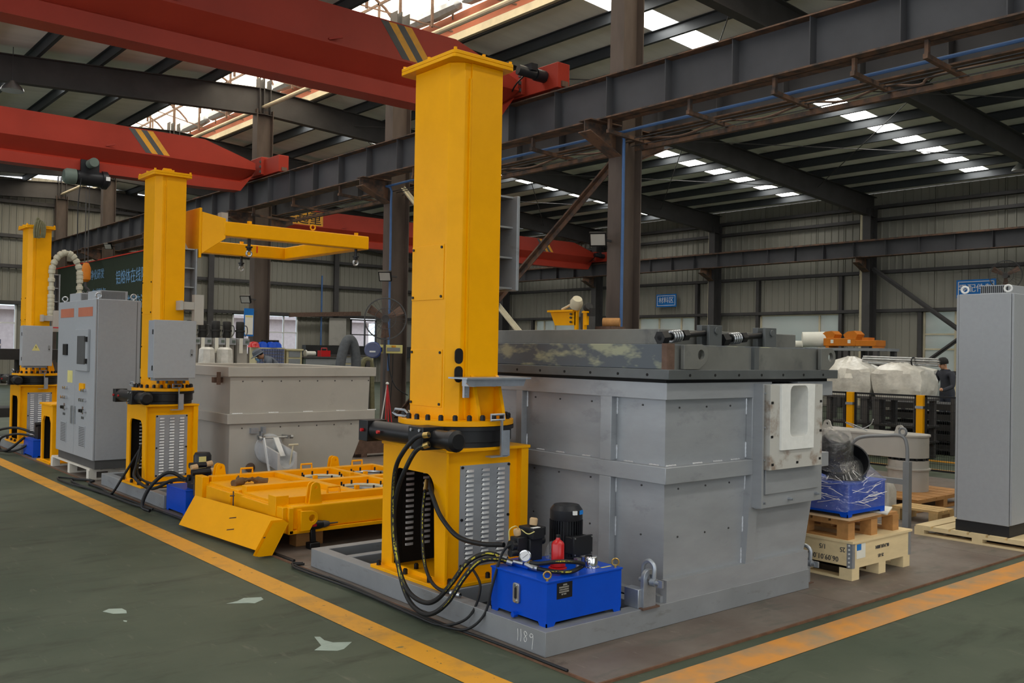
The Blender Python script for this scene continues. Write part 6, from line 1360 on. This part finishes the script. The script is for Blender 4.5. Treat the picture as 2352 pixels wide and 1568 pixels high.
# fans
def fan(label, x, y, z, r, d, pole):
    t = thing('cage_fan', label, 'fan', (x, y, 0), 'large cage fans')
    D = Vector(d).normalized(); c = Vector((x, y, z))
    a = D.cross(Vector((0, 0, 1))).normalized(); b_ = a.cross(D)
    m = MB()
    for k, (rr, o) in enumerate(((1, 0), (0.97, 0.06), (0.97, -0.06), (0.5, 0.09), (0.18, 0.1))): m.ring(c + D * o * r * 2.2, r * rr, 0.006, D, 32, 5)
    for k in range(28):
        t_ = 2 * math.pi * k / 28; e = a * math.cos(t_) + b_ * math.sin(t_)
        m.tube([c + D * 0.11 * r * 2 + e * r * 0.15, c + D * 0.1 * r * 2 + e * r * 0.55, c + e * r], 0.003, 4)
    g = ob('cage', m, 'plinth_grey', t); g['kind'] = 'stuff'
    ob('hub', MB().cyl(c - D * 0.14, c + D * 0.05, r * 0.16, 16), 'dark_steel', t)
    for k in range(3):
        t_ = 2 * math.pi * k / 3 + 0.5; e = a * math.cos(t_) + b_ * math.sin(t_); s_ = e.cross(D)
        ob('blade', MB().add([c + e * r * 0.12 - s_ * 0.04, c + e * r * 0.12 + s_ * 0.04, c + e * r * 0.9 + s_ * 0.09 + D * 0.03, c + e * r * 0.9 - s_ * 0.07 - D * 0.03] + [q + D * 0.004 for q in (c + e * r * 0.12 - s_ * 0.04, c + e * r * 0.12 + s_ * 0.04, c + e * r * 0.9 + s_ * 0.09 + D * 0.03, c + e * r * 0.9 - s_ * 0.07 - D * 0.03)], [(0, 1, 2, 3), (4, 7, 6, 5), (0, 4, 5, 1), (1, 5, 6, 2), (2, 6, 7, 3), (3, 7, 4, 0)]), 'rust_brown', t)
    if pole:
        ob('pole', MB().cyl((x + D.x * -0.12, y + D.y * -0.12, 0.02), (x + D.x * -0.12, y + D.y * -0.12, z), 0.025, 10), 'dark_steel', t)
        ob('base', MB().lathe([(0.28, 0), (0.28, 0.03), (0.06, 0.06)], (x + D.x * -0.12, y + D.y * -0.12, -0.0), n=20), 'dark_steel', t)
    else:
        ob('wall_bracket', MB().bar(c - D * 0.1, c - D * 0.45, 0.06, 0.06), 'dark_steel', t)
fan('round pedestal fan with reddish blades by the column left of the near mast', 9.12, 14.45, 2.16, 0.38, (-0.5, -0.85, 0), True)
fan('grey cage fan high up above the right cabinet', 27.0, 11.0, 3.95, 0.42, (-0.9, -0.2, 0), False)

# floodlights on columns
def flood(label, x, y, z, d):
    t = thing('floodlight', label, 'lamp', (x, y, z), 'small floodlights on columns')
    ob('housing', MB().bar((x, y, z), Vector((x, y, z)) + Vector(d) * 0.06, 0.24, 0.2), 'black', t)
    p = Vector((x, y, z)) + Vector(d) * 0.061
    ob('lens', MB().bar(p, p + Vector(d) * 0.004, 0.20, 0.16), 'grey_light', t)
    ob('arm', MB().bar((x, y, z), (x + 0.25, y, z - 0.02), 0.03, 0.03), 'dark_steel', t)
flood('black floodlight with pale lens on the nearest brown column', 9.36, 9.3, 3.22, Vector((-0.72, -0.55, -0.42)).normalized())
flood('small floodlight on the column by the blue notice', 9.42, 21.1, 2.76, Vector((-0.6, -0.6, -0.5)).normalized())
flood('small lamp on the column left of the near mast', 9.45, 15.0, 3.0, Vector((-0.6, -0.6, -0.5)).normalized())
flood('pale floodlight hung above the dark banner', 9.2, 31.0, 4.75, Vector((-0.5, -0.6, -0.6)).normalized())
for k, (x, y, z) in enumerate(((24.4, 9.6, 6.3), (4.3, 21.0, 6.7))):
    t = thing('bay_lamp', ['round bay lamp hanging under the roof at far right', 'round bay lamp hanging under the roof at far left'][k], 'lamp', (x, y, z), 'hanging bay lamps')
    ob('shade', MB().lathe([(0.22, 0), (0.2, 0.06), (0.1, 0.16), (0.07, 0.2), (0.05, 0.2), (0.08, 0.15), (0.19, 0.05)], (x, y, z), n=22), 'steel', t)
    ob('rod', MB().cyl((x, y, z + 0.2), (x, y, roof_z(x) - 0.1), 0.008, 6), 'dark_steel', t)

# ================================================================== left background
bn = thing('banner', 'dark green mesh banner with pale blue characters behind the cabinets', 'banner', (9.55, 31, 2.2))
XB = 9.52
ob('cloth', MB().box(XB, XB + 0.015, 27.4, 38.2, 0.9, 4.44), 'banner_green', bn)
ob('top_rope', MB().cyl((XB - 0.01, 27.2, 4.45), (XB - 0.01, 38.4, 4.45), 0.02, 6), 'red_mark', bn)
lettering('铝熔体在线除', 0.48, 'banner_text', bn, (XB - 0.006, 29.8, 3.72), '-x', 1.0)
lettering('技术交流', 0.46, 'banner_text', bn, (XB - 0.006, 29.3, 2.9), '-x', 1.0)
lettering('熔体净化研发', 0.36, 'banner_text', bn, (XB - 0.006, 33.6, 3.95), '-x', 1.05)
lettering('在线除气', 0.36, 'banner_text', bn, (XB - 0.006, 33.0, 3.3), '-x', 1.05)
nt_ = thing('notice_board', 'blue and white notice hung on the dark column', 'notice', (9.44, 21.0, 1.86))
ob('board', MB().box(9.33, 9.57, 20.98, 21.0, 1.86, 2.52), 'blue_sign', nt_)
ob('sheet', MB().box(9.35, 9.55, 20.972, 20.98, 1.90, 2.36), 'paper', nt_)
ob('hanger', MB().box(9.5, 9.66, 21.0, 21.13, 2.44, 2.48), 'dark_steel', nt_)
ob('heading', MB().box(9.36, 9.54, 20.97, 20.972, 2.31, 2.35), 'panel_yellow', nt_)

# gear-motor pump units in a row
for k in range(5):
    x = 6.72 + 0.245 * k; y = 17.5 + 0.06 * (k % 2)
    t = thing('pump_unit', ['leftmost', 'second', 'middle', 'fourth', 'rightmost'][k] + ' grey pump cabinet with black motor in the row behind the open furnace', 'pump', (x, y, 0), 'row of motor pump cabinets')
    ob('cabinet', MB().box(x - 0.10, x + 0.10, y - 0.12, y + 0.25, 0, 1.76), 'grey_light', t)
    bx_ = ob('terminal_box', MB().box(x - 0.07, x + 0.11, y - 0.2, y - 0.12, 1.64, 1.77), 'cabinet_grey', t)
    for z in (1.675, 1.73): ob('indicator', MB().cyl((x - 0.045, y - 0.2, z), (x - 0.045, y - 0.21, z), 0.013, 8), 'black', bx_)
    ob('connector', MB().box(x + 0.03, x + 0.09, y - 0.215, y - 0.2, 1.68, 1.73), 'machine_green', bx_)
    mt_ = ob('motor', MB().lathe([(0.075, 0), (0.08, 0.03), (0.08, 0.12), (0.095, 0.125), (0.095, 0.16), (0.075, 0.165), (0.08, 0.19), (0.08, 0.31), (0.07, 0.325), (0.01, 0.327)], (x, y, 1.77), n=20), 'dark_machine', t)
    ob('cable_loop', MB().tube(crom([(x + 0.08, y, 2.02), (x + 0.14, y, 2.0), (x + 0.15, y, 1.88), (x + 0.06, y - 0.1, 1.8)], 4), 0.01, 5), 'plinth_grey', mt_)
    ob('paper_tag', MB().box(x - 0.1, x - 0.03, y - 0.215, y - 0.21, 1.48, 1.77), 'paper', t)
for k, x in enumerate((6.9, 7.25)):
    one('wrapped_box', MB().lathe([(0.19, 0), (0.17, 0.25), (0.15, 0.6), (0.1, 0.64)], (x, 17.15, 0.95), n=8).box(x - 0.16, x + 0.16, 17.0, 17.3, 0, 0.95), 'filmed', ['left', 'right'][k] + ' film-wrapped pale box in front of the pump row', 'box', 'wrapped boxes by the pump row')

# bins, helmets and benches by the column
bc = thing('bin_cabinet', 'small-parts drawer cabinet with blue bins behind the worker', 'cabinet', (9.9, 20.5, 0))
ob('body', MB().box(9.42, 10.15, 20.5, 20.85, 0, 1.60), 'beige', bc)
for i in range(11):
    for j in range(8):
        ob('bin', MB().box(9.45 + 0.062 * i, 9.502 + 0.062 * i, 20.47, 20.5, 1.0 + 0.073 * j, 1.06 + 0.073 * j), 'bin_blue', bc)
for k, (x, c_) in enumerate(((9.42, 'red'), (9.66, 'blue'), (9.86, 'blue'), (10.0, 'blue'))):
    h_ = one('safety_helmet', MB().lathe([(0.15, 0), (0.135, 0.015), (0.125, 0.07), (0.08, 0.125), (0.01, 0.14)], (x, 20.62 + 0.04 * (k % 2), 1.60), n=18), c_, ['red safety helmet on the drawer cabinet', 'blue safety helmet next to the red one', 'second blue safety helmet on the drawer cabinet', 'rightmost blue safety helmet on the drawer cabinet'][k], 'helmet', 'helmets on the drawer cabinet')
one('tool_case', MB().box(9.7, 10.1, 20.7, 20.84, 1.60, 1.78), 'black', 'black case behind the blue helmets', 'case', bev=0.01)
for k, (x0_, x1_, z_, mt_) in enumerate(((10.2, 10.6, 1.58, 'beige'), (10.65, 11.6, 1.40, 'machine_green'), (11.65, 12.6, 1.45, 'beige'))):
    t = thing('work_bench', ['cream cupboard right of the drawer cabinet', 'grey-green bench with tools behind the open furnace', 'beige bench behind the grey duct'][k], 'bench', ((x0_ + x1_) / 2, 20.7, 0))
    ob('body', MB().box(x0_, x1_, 20.5, 21.0, 0, z_ - 0.04), mt_, t); ob('top', MB().box(x0_ - 0.02, x1_ + 0.02, 20.46, 21.02, z_ - 0.04, z_), 'dark_steel' if k else 'beige', t)
    for q in range(3): ob('drawer_front', MB().box(x0_ + 0.05, x1_ - 0.05, 20.485, 20.5, z_ - 0.2 - 0.18 * q, z_ - 0.06 - 0.18 * q), 'grey_base', t)
one('wire_spool', MB().cyl((10.75, 20.6, 1.47), (11.0, 20.6, 1.47), 0.06, 12).cyl((10.73, 20.6, 1.47), (10.76, 20.6, 1.47), 0.09, 12), 'filmed', 'clear wrapped spool on the grey-green bench', 'spool')
one('tool_box', MB().box(11.15, 11.4, 20.55, 20.75, 1.40, 1.55).tube([(11.2, 20.65, 1.55), (11.2, 20.65, 1.61), (11.35, 20.65, 1.61), (11.35, 20.65, 1.55)], 0.012, 6), 'red', 'red tool box on the grey-green bench', 'tool box')
one('white_board', MB().box(21.6, 22.5, YE - 0.40, YE - 0.36, 1.76, 3.05), 'grey_light', 'blank pale board leaning on the end wall', 'board')
one('wall_duct', MB().box(20.3, 26.5, YE - 0.6, YE - 0.25, 1.2, 1.75), 'dark_machine', 'long dark machine against the end wall below the windows', 'machine')
one('red_pipe', MB().bar((19.5, YE - 0.5, 3.1), (23.2, YE - 0.5, 3.3), 0.12, 0.2), 'rust_brown', 'reddish-brown rail along the end wall above the windows', 'rail')
# duct hose, reel and boxes around the second column
one('duct_hose', MB().tube(crom([(7.95, 14.0, 0.3), (7.95, 14.0, 1.2), (8.0, 14.0, 1.55), (8.08, 14.0, 1.74), (8.17, 14.0, 1.74), (8.24, 14.0, 1.55), (8.26, 14.0, 1.2), (8.2, 14.0, 0.3)], 6), 0.085, 14), 'duct_grey', 'grey flexible duct bent over in an arch behind the open furnace', 'duct')
one('duct_machine', MB().box(7.7, 8.5, 13.8, 14.3, 0, 0.5).box(7.75, 8.45, 13.85, 14.25, 0.5, 0.55), 'beige', 'low beige machine under the grey duct', 'machine')
hr = thing('hose_reel', 'round blue hose reel on the column below the fan', 'hose reel', (9.15, 14.9, 1.59))
ob('drum', MB().lathe([(0.13, 0), (0.15, 0.02), (0.15, 0.14), (0.13, 0.16)], (9.17, 14.96, 1.59), (-0.5, -0.85, 0), 24), 'bin_blue', hr)
ob('drum_cover', MB().lathe([(0.152, 0.0), (0.152, 0.10)], (9.165, 14.93, 1.59), (-0.5, -0.85, 0), 24), 'blue', hr)
ob('badge', MB().bar((9.085, 14.815, 1.56), (9.083, 14.812, 1.56), 0.11, 0.03), 'white', hr)
ob('mount', MB().box(9.15, 9.62, 14.98, 15.06, 1.56, 1.64), 'dark_steel', hr)
eb = thing('distribution_box', 'pale yellow electric box on the column right of the blue reel', 'electric box', (9.6, 14.95, 1.52))
ob('case', MB().box(9.40, 9.82, 14.93, 15.1, 1.53, 1.69), 'panel_yellow', eb, bev=0.006)
ob('window', MB().box(9.47, 9.76, 14.924, 14.93, 1.57, 1.64), 'grey_base', eb)
ob('sticker', MB().box(9.57, 9.66, 14.92, 14.93, 1.645, 1.68), 'line_yellow', eb)
ob('cable', MB().tube(crom([(9.5, 14.95, 1.53), (9.52, 14.9, 1.2), (9.6, 14.8, 0.9), (9.8, 14.7, 0.75)], 5), 0.01, 6).tube(crom([(9.62, 14.95, 1.53), (9.6, 14.93, 1.1), (9.55, 14.92, 0.5)], 5), 0.008, 6), 'rubber', eb)
gc = thing('gas_cylinder', 'grey gas cylinder with blue regulator just left of the near mast', 'gas cylinder', (9.55, 14.0, 0))
ob('cylinder', MB().lathe([(0.11, 0), (0.115, 0.02), (0.115, 1.35), (0.09, 1.46), (0.04, 1.54), (0.03, 1.58)], (9.62, 13.9, 0), n=20), 'grey_base', gc)
ob('regulator', MB().cyl((9.62, 13.9, 1.58), (9.62, 13.9, 1.70), 0.025, 10).box(9.56, 9.68, 13.85, 13.95, 1.78, 1.92).cyl((9.62, 13.9, 1.7), (9.62, 13.9, 1.8), 0.015, 8), 'bin_blue', gc)
one('welding_feeder', MB().box(9.42, 9.66, 13.55, 13.85, 0.95, 1.17), 'cabinet_grey', 'small light grey box hanging left of the near mast', 'box', bev=0.01)
one('welder_trolley', MB().box(9.3, 9.75, 13.4, 13.9, 0.1, 0.95).cyl((9.3, 13.4, 0.1), (9.3, 13.55, 0.1), 0.1, 14).cyl((9.7, 13.4, 0.1), (9.7, 13.55, 0.1), 0.1, 14), 'dark_machine', 'dark welding trolley left of the near mast', 'trolley')
tr_ = thing('rod_tripod', 'leaning red steel rods beside the dark trolley', 'tripod', (8.9, 13.95, 0))
for (bx_, by_, c_) in ((8.80, 13.9, 'red'), (8.86, 13.85, 'red'), (8.99, 13.9, 'red'), (8.76, 14.05, 'white')):
    ob('rod', MB().cyl((8.9, 14.0, 1.0), (bx_, by_, 0.0), 0.012, 7), c_, tr_)
ob('knob', MB().lathe([(0.01, 0), (0.03, 0.015), (0.03, 0.035), (0.01, 0.05)], (8.9, 14.0, 0.98), n=12), 'white', tr_)
one('sling_bundle', MB().tube(crom([(8.72, 14.2, 0.5), (8.7, 14.2, 1.0), (8.68, 14.2, 1.35), (8.58, 14.2, 1.42), (8.5, 14.2, 1.3), (8.52, 14.2, 0.9)], 5), 0.05, 8), 'sling_green', 'olive sling bundle hanging by the open furnace corner', 'sling')
one('sling_post', MB().box(8.56, 8.64, 14.16, 14.24, 0, 1.4), 'dark_steel', 'dark post holding the sling bundle', 'post')
one('small_heater', MB().box(9.05, 9.25, 13.5, 13.7, 0.0, 0.55), 'grey_light', 'small pale louvred heater on the floor left of the near mast', 'heater', bev=0.02)
one('timber_beam', MB().box(7.1, 8.3, 12.0, 12.25, 0.05, 0.28).box(7.2, 7.3, 12.0, 12.25, 0, 0.05).box(8.1, 8.2, 12.0, 12.25, 0, 0.05), 'rust_brown', 'brown steel beam lying on the floor behind the open furnace', 'beam')

# yellow bracket machine seen over the lid
yb_ = thing('bracket_machine', 'yellow bracket machine with hoods on top seen over the lid', 'machine', (8.3, 8.6, 0))
ob('post', MB().box(8.17, 8.21, 8.48, 8.52, 0, 2.14), 'yellow', yb_); ob('post', MB().box(8.17, 8.21, 8.335, 8.365, 0, 2.13), 'yellow', yb_)
ob('column', MB().box(8.24, 8.38, 8.36, 8.48, 0, 2.1), 'plinth_grey', yb_)
ob('bracket_top', MB().box(8.12, 8.24, 8.50, 8.98, 2.12, 2.145), 'yellow', yb_)
ob('bracket_web', MB().prism([(8.50, 2.12), (8.97, 2.12), (8.88, 1.95), (8.50, 1.95)], 'x', 8.17, 8.19), 'yellow', yb_)
for z in (2.09, 2.045, 1.99): ob('bolt', MB().cyl((8.16, 8.57, z), (8.13, 8.55, z), 0.014, 8), 'black', yb_)
ob('stub', MB().box(8.12, 8.24, 8.25, 8.335, 2.10, 2.12).box(8.16, 8.20, 8.29, 8.335, 1.95, 2.1), 'yellow', yb_)
one('head_lamp_hood', MB().lathe([(0.03, 0), (0.075, 0.03), (0.085, 0.1), (0.06, 0.16)], (8.18, 8.52, 2.16), (-0.3, -0.55, 0.7), 14).tube(crom([(8.18, 8.76, 2.155), (8.18, 8.66, 2.19), (8.18, 8.58, 2.22)], 4), 0.015, 6), 'cream', 'cream hood lying on the yellow bracket machine', 'hood')
one('head_lamp_hood', MB().lathe([(0.02, 0), (0.06, 0.04), (0.05, 0.1)], (8.2, 8.34, 2.14), (-0.3, -0.8, 0.4), 12).box(8.16, 8.22, 8.20, 8.28, 2.06, 2.16), 'dark_machine', 'dark grey mask hanging on the yellow bracket machine', 'mask')
one('wire_drum', MB().cyl((8.48, 8.32, 1.995), (8.6, 8.14, 1.995), 0.055, 16), 'wood_brown', 'small tan wire drum left of the brown column', 'drum')
one('wire_drum_stand', MB().box(8.4, 8.65, 8.1, 8.4, 0, 1.94), 'rust_brown', 'brown stand under the small wire drum', 'stand')

# left edge machines
lm = thing('dark_press', 'dark machine frame at the far left edge of the picture', 'machine', (2.9, 17.8, 0))
ob('frame', MB().box(3.0, 3.15, 17.4, 18.4, 0, 1.45).box(3.9, 4.05, 17.4, 18.4, 0, 1.45).box(2.9, 4.9, 17.4, 18.4, 1.32, 1.5), 'dark_machine', lm)
ob('bed', MB().box(2.9, 4.9, 17.5, 18.3, 0.35, 0.5), 'dark_machine', lm)
ob('head', MB().box(2.75, 3.25, 17.5, 18.0, 1.5, 2.0), 'dark_machine', lm)
ob('blue_motor', MB().cyl((3.45, 17.6, 1.5), (3.45, 17.6, 1.66), 0.07, 16), 'bin_blue', lm)
one('document_stand', MB().bar((2.88, 15.7, 1.28), (3.06, 15.7, 1.62), 0.02, 0.18, (1, 0, -0.5)).cyl((2.95, 15.72, 0), (2.96, 15.72, 1.4), 0.014, 8).lathe([(0.14, 0), (0.14, 0.02)], (2.95, 15.72, 0), n=16), 'paper', 'white tilted document holder at the left edge', 'stand')
one('yellow_wheel', MB().ring((2.72, 15.2, 0.95), 0.16, 0.035, (0.3, -1, 0), 24, 8).cyl((2.72, 15.25, 0.0), (2.72, 15.25, 0.95), 0.03, 8), 'yellow', 'yellow handwheel cut by the left edge', 'wheel')
one('hose_pile', MB().ring((11.5, 10.5, 0.1), 0.3, 0.08, (0, 0, 1), 18, 8).ring((11.55, 10.5, 0.22), 0.22, 0.07, (0.1, 0, 1), 18, 8), 'sling_green', 'dark green coil lying by the column', 'coil')
one('white_cone', MB().lathe([(0.06, 0), (0.06, 0.02), (0.045, 0.05), (0.03, 0.16), (0.005, 0.2)], (5.32, 9.4, 0), n=16).box(5.29, 5.35, 9.37, 9.43, -0.0, 0.01), 'white', 'small white cone behind the yellow cover frame', 'cone')
# ================================================================== people
def person(label, joints, radii, bones, root, zones, loc, yaw, head_c, face, cap=None, mask=False, coat='cloth_grey'):
    t = thing('person', label, 'person', loc)
    me = bpy.data.meshes.new('body'); me.from_pydata(joints, bones, [])
    o = bpy.data.objects.new('body', me); C.objects.link(o)
    sk = o.modifiers.new('skin', 'SKIN'); sv = me.skin_vertices[0].data if me.skin_vertices else None
    if sv is None:
        bm = bmesh.new(); bm.from_mesh(me); bm.verts.layers.skin.verify(); bm.to_mesh(me); bm.free(); sv = me.skin_vertices[0].data
    for i, r in enumerate(radii):
        sv[i].radius = (r, r) if not isinstance(r, tuple) else r; sv[i].use_root = (i == root)
    ss = o.modifiers.new('sub', 'SUBSURF'); ss.levels = 2; ss.render_levels = 2
    ev = o.evaluated_get(bpy.context.evaluated_depsgraph_get()); nm = bpy.data.meshes.new_from_object(ev)
    bpy.data.objects.remove(o)
    nm.name = 'body'
    nm.materials.clear()
    for q in (coat, 'trousers', 'skin', 'black'): nm.materials.append(M[q])
    for p in nm.polygons:
        p.use_smooth = True; p.material_index = zones(p.center)
    b = bpy.data.objects.new('body', nm); C.objects.link(b); b.parent = t
    t.rotation_euler = (0, 0, yaw)
    return t
J = [(0, 0, 0.95), (0, 0, 1.12), (0.03, 0, 1.30), (0.06, 0, 1.44), (0.08, 0, 1.50), (0.12, 0, 1.58), (0.15, 0, 1.66),
     (0.05, 0.19, 1.40), (0.09, 0.25, 1.14), (0.30, 0.20, 1.06), (0.38, 0.18, 1.08),
     (0.05, -0.19, 1.40), (0.09, -0.25, 1.14), (0.30, -0.20, 1.06), (0.38, -0.18, 1.08),
     (0, 0.10, 0.90), (0.01, 0.11, 0.50), (-0.02, 0.11, 0.10), (0.12, 0.12, 0.04),
     (0, -0.10, 0.90), (0.01, -0.11, 0.50), (-0.02, -0.11, 0.10), (0.12, -0.12, 0.04)]
B = [(0, 1), (1, 2), (2, 3), (3, 4), (4, 5), (5, 6), (3, 7), (7, 8), (8, 9), (9, 10), (3, 11), (11, 12), (12, 13), (13, 14), (0, 15), (15, 16), (16, 17), (17, 18), (0, 19), (19, 20), (20, 21), (21, 22)]
Rr = [(0.16, 0.12), (0.15, 0.115), (0.17, 0.12), (0.12, 0.09), 0.055, 0.085, 0.07, 0.075, 0.05, 0.042, 0.04, 0.075, 0.05, 0.042, 0.04, 0.1, 0.07, 0.05, 0.045, 0.1, 0.07, 0.05, 0.045]
def zones(c):
    if c.z > 1.505 and abs(c.y) < 0.15: return 2
    if c.x > 0.34 and c.z > 0.9: return 2
    if c.z < 0.08: return 3
    return 1 if c.z < 0.93 else 0
def face_of(t, x, z, hair=True):
    ob_ = lambda n, m, mt: (lambda o: setattr(o, 'parent', t))(tag(ob(n, m, mt)))
    ob_('nose', MB().lathe([(0.014, 0), (0.012, 0.02), (0.004, 0.034)], (x + 0.075, 0, z - 0.015), (1, 0, -0.2), 8), 'skin')
    for s in (-1, 1):
        ob_('eye', MB().lathe([(0.011, 0), (0.008, 0.008)], (x + 0.072, s * 0.03, z + 0.012), (1, 0, 0), 8), 'black')
        ob_('ear', MB().lathe([(0.02, 0), (0.024, 0.01), (0.01, 0.02)], (x + 0.0, s * 0.078, z), (0, s, 0.1), 8), 'skin')
    ob_('mouth', MB().box(x + 0.074, x + 0.08, -0.02, 0.02, z - 0.052, z - 0.044), 'red_mark')
def add_hat(t, x, z, mt, brim):
    o = ob('cap' if brim else 'hair', MB().lathe([(0.108, -0.02), (0.112, 0.02), (0.10, 0.075), (0.06, 0.115), (0.005, 0.125)], (x, 0, z), (0.12, 0, 1), 18), mt); o.parent = t
    if brim:
        o = ob('cap_brim', MB().lathe([(0.09, 0), (0.165, -0.012), (0.165, -0.006), (0.09, 0.012)], (x + 0.02, 0, z - 0.005), (0.2, 0, 1), 20), mt); o.parent = t
J1 = [(0, 0, 0.95), (0.07, 0, 1.12), (0.19, 0, 1.26), (0.31, 0, 1.36), (0.37, 0, 1.40), (0.45, 0, 1.43), (0.53, 0, 1.42),
      (0.27, 0.19, 1.31), (0.32, 0.24, 1.07), (0.50, 0.18, 1.05), (0.58, 0.15, 1.09),
      (0.27, -0.19, 1.31), (0.32, -0.24, 1.07), (0.50, -0.18, 1.05), (0.58, -0.15, 1.09)] + J[15:]
def zones1(c):
    if c.x > 0.385 and c.z > 1.2 and abs(c.y) < 0.15: return 2
    if c.x > 0.54 and c.z > 0.9: return 2
    if c.z < 0.08: return 3
    return 1 if c.z < 0.91 else 0
p1 = person('worker in grey cap and face mask bending over behind the open furnace', J1, Rr, B, 0, zones1, (9.36, 19.06, -0.012), math.radians(160), None, None)
hx, hz = 0.49, 1.435
def kid(n, m, mt):
    o = ob(n, m, mt); o.parent = p1; return o
kid('nose', MB().lathe([(0.014, 0), (0.012, 0.02), (0.004, 0.034)], (hx + 0.05, 0, hz - 0.075), (0.7, 0, -0.7), 8), 'skin')
for s_ in (-1, 1):
    kid('eye', MB().lathe([(0.011, 0), (0.008, 0.008)], (hx + 0.07, s_ * 0.03, hz - 0.05), (0.7, 0, -0.7), 8), 'black')
    kid('ear', MB().lathe([(0.022, 0), (0.026, 0.01), (0.01, 0.02)], (hx - 0.01, s_ * 0.08, hz - 0.01), (0, s_, 0.1), 8), 'skin')
kid('face_mask', MB().lathe([(0.07, 0), (0.062, 0.03), (0.03, 0.045)], (hx + 0.005, 0, hz - 0.085), (0.5, 0, -0.85), 14), 'banner_text')
kid('hair', MB().lathe([(0.09, 0), (0.095, 0.04), (0.08, 0.08)], (hx - 0.02, 0, hz), (0.45, 0, 0.9), 16), 'hair')
kid('cap', MB().lathe([(0.11, 0.02), (0.112, 0.06), (0.10, 0.11), (0.06, 0.145), (0.005, 0.15)], (hx, 0, hz), (0.5, 0, 0.87), 18), 'cloth_grey')
kid('cap_brim', MB().lathe([(0.09, 0.02), (0.165, 0.012), (0.165, 0.02), (0.09, 0.04)], (hx + 0.015, 0, hz), (0.55, 0, 0.83), 20), 'cloth_grey')
kid('paper', MB().box(0.58, 0.80, -0.14, 0.12, 1.13, 1.134), 'white')
p2 = person('worker in dark jacket standing behind the fence by the tall right cabinet', J, Rr, B, 0, zones, (18.95, 8.83, -0.012), math.radians(160), None, None, coat='cloth_dark')
face_of(p2, 0.135, 1.60); add_hat(p2, 0.12, 1.64, 'hair', False)
p2.scale = (0.94, 0.94, 0.94)
